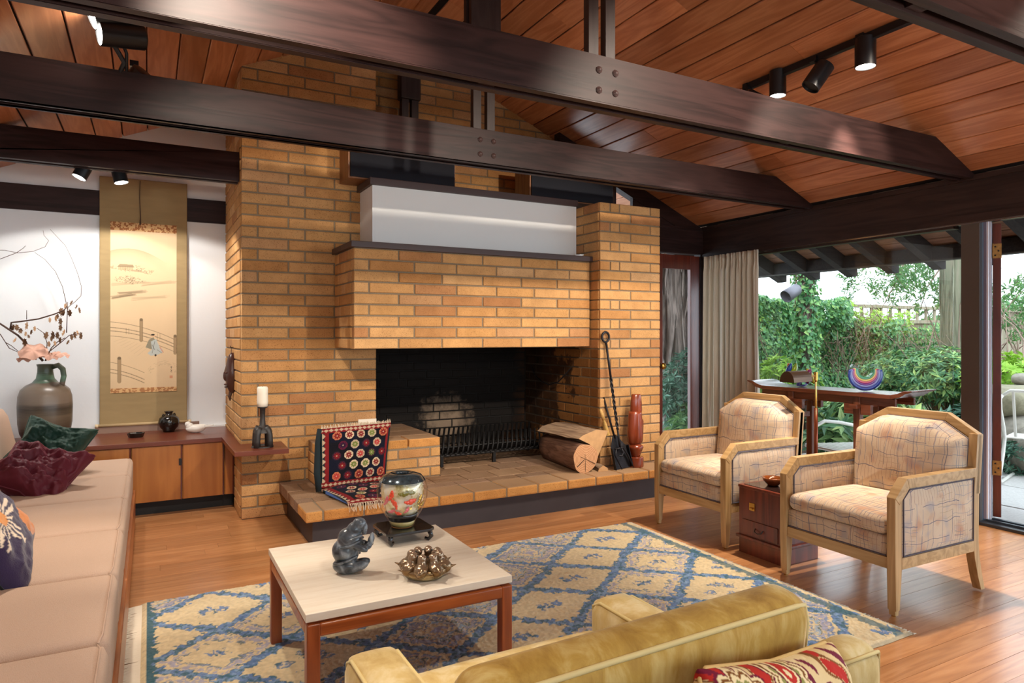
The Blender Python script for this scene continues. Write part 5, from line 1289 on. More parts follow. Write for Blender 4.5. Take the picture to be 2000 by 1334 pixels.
# ================================================================== RUG
def rug():
    X0, X1, Y0, Y1 = -.035, 2.915, 1.73, 3.69; W, H = X1 - X0, Y1 - Y0; w, h = 560, 380
    c = Canvas(h, w, W, H, rgb('#dcc79c')); g = np.random.RandomState(2)
    jx = (vnoise(h, w, 4, 4, 21, 2) - .5) * .05; jy = (vnoise(h, w, 4, 4, 22, 2) - .5) * .05
    wx = (vnoise(h, w, 60, 60, 23, 2) - .5) * .05; wy = (vnoise(h, w, 60, 60, 24, 2) - .5) * .04
    X = X0 + c.X + jx + wx; Y = Y0 + c.Y + jy + wy
    a, b_ = .57, .47          # full diamond width and height
    s = X / a + Y / b_ - .25; t = X / a - Y / b_ + .35
    i, j = np.floor(s), np.floor(t); fs, ft = s - i, t - j
    d = np.minimum(np.minimum(fs, 1 - fs), np.minimum(ft, 1 - ft))     # 0 at the lattice line
    kind = np.mod(j + 3, 4)      # 0 star, 1 framed star, 2 small stars, 3 concentric
    cream, blue, lav, teal, sky = rgb('#dcc79c'), rgb('#5a7cae'), rgb('#989bbb'), rgb('#1f5a68'), rgb('#86a6c6')
    cm = c.c; nz = vnoise(h, w, 3, 3, 31, 2)
    conc = kind == 3; fr_ = kind == 1
    for lo, hi, col in ((.10, .16, lav), (.18, .205, blue), (.205, .225, teal)): c.mix((fr_ & (d > lo) & (d < hi) & (nz > .42)).astype(float), col, .8)
    for lo, hi, col in ((.12, .16, blue), (.17, .225, lav), (.235, .26, teal), (.27, .31, sky), (.34, .37, blue)): c.mix((conc & (d > lo) & (d < hi) & (nz > .34)).astype(float), col, .85)
    c.mix((conc & (d > .16) & (d < .19) & (nz > .45)).astype(float), lav, .4)
    c.mix((conc & (d > .42)).astype(float), lav, .9)
    line = d < .066; seg_ = np.sin((fs - ft) * 26 + 6 * nz) ; c.mix(line.astype(float), blue); c.mix((line & (seg_ > .3)).astype(float), sky, .7); c.mix((line & (nz > .62)).astype(float), teal, .8)
    edge = (d > .056) & (d < .072); c.mix((edge & (nz > .4)).astype(float), teal, .85); c.mix(((d < .016) & (nz > .5)).astype(float), teal, .6)
    u, v = (fs - .5) + (ft - .5), (fs - .5) - (ft - .5)     # diamond axes, +-1
    star = ((np.abs(u) < .20) & (np.abs(v) < .20) & (np.abs(np.abs(u) - np.abs(v)) > .03) & (np.abs(v) < np.abs(u) * .95 + .02)) | ((np.abs(u) < .03) & (np.abs(v) < .16))
    st_ = ((kind == 0) | ((kind == 1) & (np.abs(u) < .15) & (np.abs(v) < .13))) & star; c.mix(st_.astype(float), blue, .95); c.mix((st_ & (nz > .6)).astype(float), teal, .8)
    for (du, dv) in ((-.28, 0), (.28, 0), (0, .28), (0, -.28), (.18, .18)):
        q = np.abs(u - du) + np.abs(v - dv); c.mix(((kind == 2) & (q < .12)).astype(float), blue, .85); c.mix(((kind == 2) & (q < .05)).astype(float), cream, .9); c.mix(((kind == 2) & (q > .09) & (q < .13) & (nz > .5)).astype(float), teal, .8)
    # borders
    c.mix(((c.X > .022) & (c.X < .055 + jx)).astype(float), teal); c.mix((c.X < .022).astype(float), cream)
    c.mix(((c.X > W - .10 + jx) & (c.X < W - .05)).astype(float), teal, .8); c.mix((c.X > W - .035).astype(float), cream)
    c.mix(((c.Y < .012) | (c.Y > H - .012)).astype(float), rgb('#b9a988'))
    c.c *= (.80 + .38 * vnoise(h, w, 2.2, 2.2, 41, 2))[..., None]; c.c *= (.92 + .14 * vnoise(h, w, 70, 50, 43, 3))[..., None]
    Pr = np.zeros((h, w, 3)); Pr[..., 0] = X0 + c.X; Pr[..., 1] = Y0 + c.Y
    ed = np.minimum(np.minimum(c.X, W - c.X), np.minimum(c.Y, H - c.Y)); 
    Pr[..., 2] = .002 + .012 * np.clip(ed / .02, 0, 1) + .007 * (vnoise(h, w, 2.0, 2.0, 51, 2) - .5) * np.clip(ed / .02, 0, 1)
    ex = .006 * (vnoise(h, w, 12, 12, 61, 2) - .5); Pr[0, :, 1] += ex[0]; Pr[-1, :, 1] += ex[-1]
    o = obj('shag_rug', grid_mesh('rug_pile', Pr, c.c), vcol('shag_pile', .95, bump=.6, scale=420, sheen=.3))
    tag(o, 'cream and blue diamond-patterned shag rug under the coffee table', 'rug')
    mb = MB()
    for k in range(440):
        y = Y0 + .03 + (H - .06) * k / 439 + R.uniform(-.003, .003)
        if .62 > (y - 2.2) > .6: continue
        l_ = R.uniform(.06, .085); mb.tube([(X0 + .004, y, .006), (X0 - l_ * .5, y + R.uniform(-.006, .006), .004), (X0 - l_, y + R.uniform(-.012, .012), .003)], [.003, .0025, .0012], 3)
    for k in range(300):
        y = Y0 + H * k / 299; l_ = R.uniform(.008, .022); mb.tube([(X1 - .003, y, .005), (X1 + l_, y + R.uniform(-.006, .006), .003)], [.0035, .001], 3)
    tag(obj('fringe', mb, plain('white_fringe', '#ddd3c0', .95), o), kind='stuff')
rug()
# ================================================================== PLAID ARMCHAIRS
def plaid():
    m, nt, b = new_mat('plaid_tweed')
    uv = N(nt, 'ShaderNodeUVMap'); uv.uv_map = 'uv'
    base = N(nt, 'ShaderNodeTexNoise', inp={'Scale': 5, 'Detail': 4}); L(nt, uv.outputs[0], base.inputs['Vector'])
    r = ramp(nt, [(.3, rgb('#cdb59a')), (.7, rgb('#dfcab0'))]); L(nt, base.outputs[0], r.inputs[0]); col = r.outputs[0]
    wob = N(nt, 'ShaderNodeTexNoise', inp={'Scale': 7, 'Detail': 2}); L(nt, uv.outputs[0], wob.inputs['Vector'])
    sep = N(nt, 'ShaderNodeSeparateXYZ'); L(nt, uv.outputs[0], sep.inputs[0])
    def mth(op, a, b_=None, c=None):
        n_ = N(nt, 'ShaderNodeMath', operation=op)
        for i, q in enumerate((a, b_, c)):
            if q is None: continue
            if isinstance(q, (int, float)): n_.inputs[i].default_value = q
            else: L(nt, q, n_.inputs[i])
        return n_.outputs[0]
    def lines(axis, freq, width, colr, wobble, off, thr, mscale):
        nonlocal col
        c = mth('ADD', sep.outputs[axis], off); c = mth('MULTIPLY_ADD', wob.outputs[0], wobble, c)
        c = mth('MULTIPLY', c, freq); f = mth('FRACT', c); f = mth('ABSOLUTE', mth('SUBTRACT', f, .5)); ln = mth('LESS_THAN', f, width)
        mp = N(nt, 'ShaderNodeMapping'); mp.inputs['Location'].default_value = (off * 17, off * 9, 0); L(nt, uv.outputs[0], mp.inputs[0])
        no = N(nt, 'ShaderNodeTexNoise', inp={'Scale': mscale, 'Detail': 1}); L(nt, mp.outputs[0], no.inputs['Vector'])
        mk = mth('GREATER_THAN', no.outputs[0], thr); a = mth('MULTIPLY', mth('MULTIPLY', ln, mk), .8)
        mx = N(nt, 'ShaderNodeMix', data_type='RGBA'); L(nt, a, mx.inputs[0]); L(nt, col, mx.inputs[6]); mx.inputs[7].default_value = (*colr, 1); col = mx.outputs[2]
    # soft rust and blue blocks
    for k, (cc, th) in enumerate(((rgb('#c08a6c'), .60), (rgb('#a3a0a8'), .62))):
        mp = N(nt, 'ShaderNodeMapping'); mp.inputs['Location'].default_value = (3.1 * k, 7 * k, 0); L(nt, uv.outputs[0], mp.inputs[0]); no = N(nt, 'ShaderNodeTexNoise', inp={'Scale': 9, 'Detail': 1}); L(nt, mp.outputs[0], no.inputs['Vector'])
        rr = ramp(nt, [(th - .05, (0, 0, 0)), (th + .08, (.6, .6, .6))]); L(nt, no.outputs[0], rr.inputs[0]); mx = N(nt, 'ShaderNodeMix', data_type='RGBA'); L(nt, rr.outputs[0], mx.inputs[0]); L(nt, col, mx.inputs[6]); mx.inputs[7].default_value = (*cc, 1); col = mx.outputs[2]
    lines(0, 24, .034, rgb('#8a8e9c'), .05, .013, .46, 3.2)
    lines(0, 47, .05, rgb('#b08a7c'), .05, .031, .52, 2.6)
    lines(0, 13, .017, rgb('#5a6078'), .05, .0, .44, 4)
    lines(1, 12, .019, rgb('#5a607a'), .06, .02, .42, 4.5)
    lines(1, 23, .028, rgb('#94929a'), .05, .047, .50, 3.5)
    lines(1, 37, .04, rgb('#b09a80'), .05, .0, .55, 3)
    L(nt, col, b.inputs['Base Color']); b.inputs['Roughness'].default_value = .95; b.inputs['Specular IOR Level'].default_value = .2
    wv = N(nt, 'ShaderNodeTexNoise', inp={'Scale': 420, 'Detail': 2}); L(nt, uv.outputs[0], wv.inputs['Vector']); bu = N(nt, 'ShaderNodeBump', inp={'Strength': .5, 'Distance': .003}); L(nt, wv.outputs[0], bu.inputs['Height']); L(nt, bu.outputs[0], b.inputs['Normal'])
    return m
M['plaid'] = plaid()
M['ashf'] = wood('limed_oak', '#c9a472', '#a8834f', rough=.42, axis='z', bump=.06, scale=.9); M['ashx'] = wood('limed_oak_x', '#c9a472', '#a8834f', rough=.42, axis='x', bump=.06, scale=.9)
M['weltp'] = plain('dark_welt', '#5a5560', .9)
def rail_path(pts, t, w, ax):
    """frame members of width w (in the profile plane) and thickness t along ax, mitred polyline; returns list of quads per segment"""
    out = []
    P2 = [Vector((p[0], p[1])) for p in pts]
    def offs(i):
        if i == 0: d = (P2[1] - P2[0]).normalized(); return Vector((-d.y, d.x)) * w
        if i == len(P2) - 1: d = (P2[-1] - P2[-2]).normalized(); return Vector((-d.y, d.x)) * w
        d1 = (P2[i] - P2[i - 1]).normalized(); d2 = (P2[i + 1] - P2[i]).normalized(); n1 = Vector((-d1.y, d1.x)); n2 = Vector((-d2.y, d2.x)); mi = (n1 + n2).normalized(); return mi * (w / max(.2, mi.dot(n1)))
    O = [offs(i) for i in range(len(P2))]
    for i in range(len(P2) - 1): out.append([P2[i], P2[i + 1], P2[i + 1] + O[i + 1], P2[i] + O[i]])
    return out
def armchair():
    t = thing('armchair', '', 'armchair', (0, 0, 0))
    hw, fy, by = .325, -.335, .335
    for sx in (-1, 1):
        xo = sx * hw; xi = sx * (hw - .042); lo, hi = min(xo, xi), max(xo, xi)
        # front leg with stepped foot, running up into the arm
        o = obj('leg', MB().prism([(fy + .006, .03), (fy + .034, .03), (fy + .05, .21), (fy + .05, .585 - .02), (fy, .548), (fy, .21)], lo, hi, 'x').prism([(fy + .009, .006), (fy + .031, .006), (fy + .034, .032), (fy + .006, .032)], lo + .005, hi - .005, 'x'), M['ashf'], t, bevel=.002)
        obj('foot_glide', MB().lathe([(.010, 0), (.010, .008), (0, .008)], 10), M['brass'], o, loc=((lo + hi) / 2, fy + .02, 0))
        # arm: mitred front corner then level rail
        for q in rail_path([(by - .015, .632), (fy + .085, .632), (fy, .548)], 0, .046, 'x'):
            obj('arm_rail', MB().prism([tuple(p) for p in q], lo - .002, hi + .002, 'x'), M['ashx'], t, bevel=.002)
        # rear leg curving back, continuing as back post
        pts = [(by + .055, .012), (by + .03, .09), (by + .008, .18), (by, .26), (by + .004, .5), (by + .03, .80)]; wv = [.034, .038, .042, .046, .044, .04]
        poly = [(p[0], p[1]) for p in pts] + [(p[0] - w_, p[1]) for p, w_ in reversed(list(zip(pts, wv)))]
        obj('rear_leg', MB().prism(poly, lo, hi, 'x'), M['ashf'], t, bevel=.002)
        obj('side_rail', MB().box((lo, fy + .05, .215), (hi, by - .04, .268)), M['ashx'], t, bevel=.002)
        # side upholstery, chamfered front corner
        def pan(i_): return [(fy + .05 + i_, .268 + i_), (by - .045 - i_, .268 + i_), (by - .042 - i_, .588 - i_), (fy + .10 + i_ * .4, .588 - i_), (fy + .05 + i_, .545 - i_ * .6)]
        pb = obj('side_panel', MB().prism(pan(0), lo + sx * .0 + .004, hi - .004, 'x'), M['plaid'], t, bevel=.006, seg=3)
        for s2, xx in ((1, max(lo, hi)), (-1, min(lo, hi))):
            pass
        xw = xo + sx * .0; xw2 = xo - sx * .042 * 1.0
        for xx, sgn in ((xo, sx), (xo - sx * .042, -sx)):
            pl = pan(.012); bulge = MB(); cy = sum(p[0] for p in pl) / len(pl); cz = sum(p[1] for p in pl) / len(pl); ring = 6; V_ = []
            # pillow-like dome over the panel
            dense = []
            for a_, b2 in zip(pl, pl[1:] + pl[:1]):
                for q in range(8): dense.append((a_[0] + (b2[0] - a_[0]) * q / 8, a_[1] + (b2[1] - a_[1]) * q / 8))
            nd = len(dense); V_.append((xx + sgn * .012, cy, cz))
            for k in range(1, ring + 1):
                f_ = k / ring
                for (yy, zz) in dense: V_.append((xx + sgn * (.012 * (1 - f_ ** 5) - .002), cy + (yy - cy) * f_, cz + (zz - cz) * f_))
            F2 = [(0, 1 + k, 1 + (k + 1) % nd) for k in range(nd)]
            for r_ in range(ring - 1):
                for k in range(nd): F2.append((1 + r_ * nd + k, 1 + (r_ + 1) * nd + k, 1 + (r_ + 1) * nd + (k + 1) % nd, 1 + r_ * nd + (k + 1) % nd))
            obj('side_pad', bulge.add(V_, F2), M['plaid'], t, smooth=True)
            obj('welt', MB().tube([(xx + sgn * .002, p[0], p[1]) for p in pan(.008)], .0035, 6, closed=True), M['weltp'], t)
    obj('front_rail', MB().box((-hw + .042, fy + .006, .215), (hw - .042, fy + .044, .268)), M['ashx'], t, bevel=.002)
    obj('rear_rail', MB().box((-hw + .042, by - .04, .215), (hw - .042, by - .006, .27)), M['ashx'], t, bevel=.002)
    merged(obj('seat_platform', soft_box((-hw + .04, fy + .008, .262), (hw - .04, by - .05, .368), .018, 0, 6, 6, 4), M['plaid'], t, smooth=True))
    obj('front_welt', MB().tube([(-hw + .05, fy + .008, .275), (hw - .05, fy + .008, .275)], .003, 6), M['weltp'], t)
    merged(obj('seat_cushion', soft_box((-hw + .046, fy - .004, .362), (hw - .046, by - .10, .452), .040, .022, 14, 14, 6), M['plaid'], t, smooth=True))
    # back frame: chamfered crest
    back = [(-hw, .26), (-hw, .795), (-.165, .890), (.165, .890), (hw, .795), (hw, .26)]
    k_ = .10
    def lean(v): return Vector((v[0], v[1] + (v[2] - .26) * k_, v[2]))
    for q in rail_path(back[1:5][::-1], 0, .040, 'y'):
        mb = MB().prism([tuple(p) for p in q], by - .05, by - .012, 'y'); mb.v = [tuple(lean(v)) for v in mb.v]
        obj('crest_rail', mb, M['ashx'], t, bevel=.002)
    mb = MB().prism([(-hw, .50), (-hw, .795), (-hw + .04, .78), (-hw + .04, .5)], by - .05, by - .012, 'y').prism([(hw, .50), (hw, .795), (hw - .04, .78), (hw - .04, .5)], by - .05, by - .012, 'y'); mb.v = [tuple(lean(v)) for v in mb.v]
    obj('back_stile', mb, M['ashf'], t, bevel=.002)
    # back cushion: puffed chamfered slab, wide sides forward
    out = [(-hw + .042, .40), (-hw + .042, .77), (-.150, .848), (.150, .848), (hw - .042, .77), (hw - .042, .40)]
    dense = []
    for a_, b2 in zip(out, out[1:] + out[:1]):
        for q in range(10): dense.append((a_[0] + (b2[0] - a_[0]) * q / 10, a_[1] + (b2[1] - a_[1]) * q / 10))
    nd = len(dense); cx_, cz_ = 0, .62; V_ = []; F2 = []
    prof_ = [(1.0, by - .022), (1.0, by - .10), (.985, by - .135), (.94, by - .165), (.85, by - .185), (.65, by - .20), (.4, by - .207), (.15, by - .21)]
    for (f_, yy) in prof_:
        for (xx, zz) in dense: V_.append(tuple(lean((xx * f_, yy, cz_ + (zz - cz_) * f_))))
    for r_ in range(len(prof_) - 1):
        for k in range(nd): F2.append((r_ * nd + k, r_ * nd + (k + 1) % nd, (r_ + 1) * nd + (k + 1) % nd, (r_ + 1) * nd + k))
    F2 += [tuple(range(nd))[::-1], tuple(range((len(prof_) - 1) * nd, len(prof_) * nd))]
    obj('back_cushion', MB().add(V_, F2), M['plaid'], t, smooth=True)
    obj('welt', MB().tube([tuple(lean((p[0] * 1.0, by - .062, cz_ + (p[1] - cz_) * 1.0))) for p in dense], .0035, 6, closed=True), M['weltp'], t)
    mb = MB().prism([(-hw + .04, .27), (-hw + .04, .77), (-.15, .85), (.15, .85), (hw - .04, .77), (hw - .04, .27)], by - .03, by - .014, 'y'); mb.v = [tuple(lean(v)) for v in mb.v]
    obj('outer_back', mb, M['plaid'], t)
    return t
A1 = armchair(); A1['label'] = 'plaid armchair with pale wood frame nearest the open glass door'; A1['group'] = 'plaid armchairs'
A1.location = (3.345, 2.185, 0); A1.rotation_euler = (0, 0, -math.pi / 2 - .02)
A2 = copy_tree(A1); A2['label'] = 'plaid armchair with pale wood frame nearer the fireplace and curtain'
A2.location = (3.40, 3.28, 0); A2.rotation_euler = (0, 0, -math.pi / 2 + .0)

# side chest between the chairs
cs = thing('side_chest', 'small reddish elm chest with brass lock between the two plaid armchairs', 'chest', (3.12, 2.585, 0))
EW = wood('elm_chest', '#7c3520', '#4e1c10', rough=.28, axis='z', coat=.3, bump=.08, scale=.7, c3='#692a16')
w_, d_ = .315, .30
obj('chest_body', MB().box((0, 0, .105), (d_, w_, .392)), EW, cs, bevel=.003)
obj('top_board', MB().box((-.004, -.004, .388), (d_ + .004, w_ + .004, .404)), EW, cs, bevel=.002)
obj('glass_inset', MB().box((.02, .02, .404), (d_ - .02, w_ - .02, .407)), plain('dark_inset', '#2c1f1c', .12, coat=.5), cs)
obj('base_moulding', MB().box((-.014, -.014, .09), (d_ + .014, w_ + .014, .108)), EW, cs, bevel=.003)
obj('plinth', MB().box((.0, .0, 0), (d_, w_, .09)), EW, cs, bevel=.002)
dr = obj('drawer', MB().box((-.006, .03, .118), (.0, w_ - .03, .205)), EW, cs, bevel=.002)
obj('drawer_pull', MB().tube([(-.008, w_ / 2 - .028, .168), (-.02, w_ / 2 - .024, .152), (-.022, w_ / 2, .145), (-.02, w_ / 2 + .024, .152), (-.008, w_ / 2 + .028, .168)], .003, 6), M['black'], dr)
obj('lock_plate', MB().box((-.004, w_ * .62, .265), (.0, w_ * .62 + .04, .31)).box((-.016, w_ * .62 + .008, .275), (-.004, w_ * .62 + .03, .283)), M['brass'], cs, bevel=.001)
bw = solo('bowl', MB().lathe([(0, 0), (.03, 0), (.034, .006), (.055, .028), (.062, .046), (.058, .047), (.048, .03), (.03, .012), (0, .01)], 32), plain('amber_glass_bowl', '#8a4a22', .15, coat=.6, var=.4, scale=40, metal=.3), 'small amber patterned bowl on the elm chest', 'bowl', smooth=True, loc=(3.255, 2.765, .4075))

# floor reading lamp behind
fl_ = thing('floor_lamp', 'brass pharmacy floor lamp with half-cylinder shade behind the armchairs', 'lamp', (4.0, 3.04, 0))
obj('base', MB().lathe([(0, 0), (.12, 0), (.12, .01), (.03, .022), (.012, .03), (0, .03)], 32), M['brass'], fl_, smooth=True)
obj('pole', MB().rod((0, 0, .02), (0, 0, 1.03), .0075, 12), M['brass'], fl_, smooth=True)
obj('pole_sleeve', MB().rod((0, 0, .30), (0, 0, .80), .0125, 14), plain('brown_brass_sleeve', '#7a3a20', .25, metal=.6), fl_, smooth=True)
ad_ = Vector((-.43, -.05, 0)).normalized()
def lv(s_, z, side=0): p = ad_ * s_ + Vector((-ad_.y, ad_.x, 0)) * side; return Vector((p.x, p.y, z))
obj('arm', MB().rod(lv(0, 1.02), lv(.16, 1.015), .006, 8), M['brass'], fl_)
obj('collar', MB().rod((0, 0, .99), (0, 0, 1.045), .013, 12), M['brass'], fl_)
V_ = []; ns = 14
for s_ in (.13, .34):
    for k in range(ns + 1):
        a = math.pi * k / ns; V_.append(lv(s_, 1.0 + .072 * math.sin(a) - .01, .052 * math.cos(a)))
F2 = [(k, k + 1, ns + 2 + k, ns + 1 + k) for k in range(ns)] + [tuple(range(ns + 1)), tuple(range(ns + 1, 2 * ns + 2))[::-1]]
obj('lamp_shade', MB().add(V_, F2), plain('aged_bronze_shade', '#4c3522', .3, metal=.7), fl_)

# ================================================================== CONSOLE (ALTAR TABLE) AND GLASS
CZ = .885
cn = thing('console_table', 'dark altar-style console table with upturned ends at the garden window', 'console', (4.62, 3.36, 0), math.radians(4))
CW = wood('console_wood', '#6b3a26', '#4a2415', rough=.25, axis='y', coat=.35, bump=.05); CWz = wood('console_leg', '#70402a', '#4e2817', rough=.3, axis='z', coat=.2, bump=.05)
hl, hd_ = .52, .165
obj('top_board', MB().box((-hd_, -hl, CZ - .03), (hd_, hl, CZ)), CW, cn, bevel=.003)
for sgn in (-1, 1):
    pr = [(hl * sgn, CZ - .03), (hl * sgn, CZ), ((hl + .05) * sgn, CZ + .012), ((hl + .09) * sgn, CZ + .032), ((hl + .145) * sgn, CZ + .036), ((hl + .145) * sgn, CZ + .028), ((hl + .10) * sgn, CZ + .012), ((hl + .06) * sgn, CZ - .015)]
    if sgn < 0: pr = pr[::-1]
    obj('upturned_end', MB().prism(pr, -hd_, hd_, 'x'), CW, cn, bevel=.003)
for xx in (-hd_ + .03, hd_ - .055): obj('apron', MB().box((xx, -hl - .02, CZ - .085), (xx + .025, hl + .02, CZ - .031)), CW, cn, bevel=.002)
for yy in (-.27, .27):
    for xx in (-hd_ + .02, hd_ - .065):
        lg_ = obj('leg', MB().box((xx, yy - .025, 0), (xx + .045, yy + .025, CZ - .03)), CWz, cn, bevel=.003)
        obj('bracket', MB().box((xx + .005, yy - .10, CZ - .16), (xx + .04, yy - .026, CZ - .085)), CW, cn, bevel=.003)
        obj('bracket', MB().box((xx + .005, yy + .026, CZ - .16), (xx + .04, yy + .10, CZ - .085)), CW, cn, bevel=.003)
    obj('cross_bar', MB().box((-hd_ - .03, yy - .03, CZ - .115), (hd_ + .03, yy + .03, CZ - .085)), CW, cn, bevel=.003)
    obj('stretcher', MB().box((-hd_ + .06, yy - .015, CZ - .24), (hd_ - .06, yy + .015, CZ - .20)), CW, cn)
def cwp(dx, dy): a = math.radians(4); return (4.62 + dx * math.cos(a) - dy * math.sin(a), 3.36 + dx * math.sin(a) + dy * math.cos(a))
clear = glass_thin('clear_glass', (.95, .97, .97), gain=.45)
x_, y_ = cwp(-.03, -.27)
gb = thing('glass_sculpture', 'round clear glass vase with rainbow arcs on the console table', 'glass sculpture', (x_, y_, CZ + .001), math.radians(-28 - 14))
gb.scale = (1.1, 1.1, 1.1)
def disc(v): 
    return v
R0 = .108
V_ = MB()
def ringshape(ro, ri, th, a0, a1, n_=36, dz=.0):
    """C-shaped slab facing local -Y: outer circle ro, inner cut ri raised"""
    pts = []
    for k in range(n_ + 1):
        a = a0 + (a1 - a0) * k / n_; pts.append((ro * math.cos(a), ro * math.sin(a)))
    for k in range(n_ + 1):
        a = a1 + (a0 - a1) * k / n_; pts.append((ri * math.cos(a), dz + ri * math.sin(a)))
    mb = MB(); n2 = len(pts); vs3 = []
    for t_ in (-th, th): vs3 += [(p[0], t_, p[1] + R0) for p in pts]
    fs3 = [(i, i + 1, i + 1 + n2, i + n2) for i in range(n2 - 1)] + [(n2 - 1, 0, n2, 2 * n2 - 1)]
    h_ = n_ + 1
    for k in range(n_):
        j = n2 - 1 - k; fs3 += [(k, j, j - 1, k + 1), (k + n2, k + 1 + n2, j - 1 + n2, j + n2)]
    return mb.add(vs3, fs3)
a0, a1 = math.radians(90 + 52 - 360), math.radians(90 - 52)
obj('glass_body', ringshape(.108, .045, .032, math.radians(-222), math.radians(42), dz=.038), clear, gb, smooth=False, bevel=.008, seg=3)
for k, (r_, dz_, cc) in enumerate(((.094, .002, '#2c47a8'), (.084, .009, '#8a8fd0'), (.076, .014, '#7a2f8f'), (.069, .020, '#d2486a'), (.062, .026, '#e9c24a'), (.055, .031, '#3f9a6a'))):
    pts = [((r_) * math.cos(a), 0, R0 + dz_ + r_ * math.sin(a)) for a in np.linspace(math.radians(-200 + k), math.radians(20 - k), 30)]
    obj('colour_band', MB().tube(pts, .0032, 6, flat=4.5), plain('glass_colour_%d' % k, cc, .2, coat=.5), gb, smooth=True)
def teardrop(x, y, h, r_, label, cols):
    t = thing('glass_teardrop', label, 'glass sculpture', (x, y, CZ + .001))
    pr = [(0, 0), (r_ * .5, 0), (r_ * .85, h * .06), (r_, h * .16), (r_ * .85, h * .3), (r_ * .5, h * .45), (r_ * .22, h * .62), (r_ * .10, h * .8), (.002, h), (0, h)]
    obj('glass_body', MB().lathe(pr, 28), clear, t, smooth=True)
    for k, cc in enumerate(cols):
        obj('colour_swirl', MB().tube([(r_ * .5 * math.cos(q * 2 + k * 1.6), r_ * .5 * math.sin(q * 2 + k * 1.6), h * (.08 + .3 * q)) for q in np.linspace(0, 1, 12)], [r_ * .14 + r_ * .30 * math.sin(math.pi * q) for q in np.linspace(0, 1, 12)], 8), plain('swirl_%s' % cc[1:], cc, .25, coat=.4), t, smooth=True)
x_, y_ = cwp(-.02, .34); teardrop(x_, y_, .48, .058, 'tall thin glass teardrop with blue and orange swirls at the curtain end of the console', ['#c9741c', '#1c3f9a', '#8aa51c'])
x_, y_ = cwp(-.03, .16); teardrop(x_, y_, .38, .064, 'clear glass teardrop with yellow and purple core behind the lamp pole', ['#b3a81c', '#7a1c5a'])
x_, y_ = cwp(-.02, .25)
kt = solo('glass_knot', MB().tube([(.035 * math.cos(a) * (1 + .4 * math.cos(3 * a)), .02 * math.sin(2 * a), .036 + .026 * math.sin(a)) for a in np.linspace(0, 2 * math.pi, 40, endpoint=False)], .009, 8, closed=True), plain('blue_red_glass', '#3a3f8a', .12, coat=.6, var=.9, scale=18), 'small blue and red glass knot between the two teardrops', 'glass sculpture', smooth=True, loc=(x_, y_, CZ))

# ================================================================== GOLD VELVET ARMCHAIRS IN FRONT
def goldv(name, c1, c2, c3):
    m, nt, b = new_mat(name); tc = N(nt, 'ShaderNodeTexCoord'); mp = N(nt, 'ShaderNodeMapping'); mp.inputs['Scale'].default_value = (7, 5, 2.2); L(nt, tc.outputs['Object'], mp.inputs[0])
    no = N(nt, 'ShaderNodeTexNoise', inp={'Scale': 2.2, 'Detail': 7, 'Roughness': .62, 'Distortion': .5}); L(nt, mp.outputs[0], no.inputs['Vector']); r = ramp(nt, [(.30, rgb(c1)), (.5, rgb(c2)), (.68, rgb(c3))]); L(nt, no.outputs[0], r.inputs[0]); L(nt, r.outputs[0], b.inputs['Base Color'])
    b.inputs['Roughness'].default_value = .6; b.inputs['Sheen Weight'].default_value = .8; b.inputs['Sheen Roughness'].default_value = .3; b.inputs['Sheen Tint'].default_value = (.95, .85, .6, 1); b.inputs['Specular IOR Level'].default_value = .2
    bu = N(nt, 'ShaderNodeBump', inp={'Strength': .25, 'Distance': .01}); L(nt, no.outputs[0], bu.inputs['Height']); L(nt, bu.outputs[0], b.inputs['Normal']); return m
M['gold'] = goldv('gold_velvet', '#8a6626', '#a8863e', '#bfa668'); M['gold2'] = goldv('pale_gold_velvet', '#a88c52', '#bda56e', '#cdbd94')
M['weltg'] = plain('pale_gold_welt', '#c8b47c', .7, sheen=.4)
ga = thing('gold_armchair', 'gold velvet armchair facing the fireplace, seen from behind', 'armchair', (.86, 1.3, 0), 0)
def capt(lo, hi, par, mat, name='arm', rad=.035, crown=.012):
    return merged(obj(name, soft_box(lo, hi, rad, crown, 8, 12, 6), mat, par, smooth=True))
for sgn in (-1, 1):
    x1 = sgn * .44; x0 = sgn * .30; lo, hi = min(x0, x1), max(x0, x1)
    capt((lo, -.24, .16), (hi, .37, .512), ga, M['gold2'])
    for xx in (lo + .012, hi - .012): obj('welt', MB().tube([(xx, .34, .2), (xx, .352, .40), (xx, .355, .488), (xx, .32, .506), (xx, -.2, .508)], .005, 6), M['weltg'], ga, smooth=True)
capt((-.315, -.18, .30), (.315, .34, .44), ga, M['gold2'], 'seat_cushion', .04, .02)
capt((-.44, -.31, .16), (.44, -.19, .46), ga, M['gold2'], 'back_frame', .03, 0)
bc = merged(obj('back_cushion', soft_box((-.39, -.09, -.24), (.49, .045, .215), .055, .004, 26, 14, 14), M['gold'], ga, smooth=True))
bc.matrix_local = T(.01, -.165, .485) @ E(math.radians(7), math.radians(-1.0), 0)
wl = obj('welt', MB().tube([(-.3724, -.0724, -.2), (-.3724, -.0724, .15), (-.366, -.066, .190), (-.33, -.0724, .1985), (-.1, -.072, .2), (.2, -.073, .2), (.43, -.0735, .1985), (.467, -.067, .191), (.474, -.0735, .15), (.474, -.0735, -.2)], .006, 8), M['weltg'], bc, smooth=True)
obj('base_frame', MB().box((-.43, -.3, .10), (.43, .34, .165)), M['sofa_wood'], ga, bevel=.004)
for sx in (-.4, .36):
    for yy in (-.28, .28): obj('leg', MB().box((sx, yy, 0), (sx + .045, yy + .045, .10)), M['sofa_wood'], ga)
gb2 = thing('gold_settee', 'second gold velvet seat turned to the camera, showing one rounded arm and wood base', 'settee', (1.35, .8, 0))
capt((.15, .26, .20), (.32, .385, .50), gb2, M['gold2'], 'arm', .045, .01)
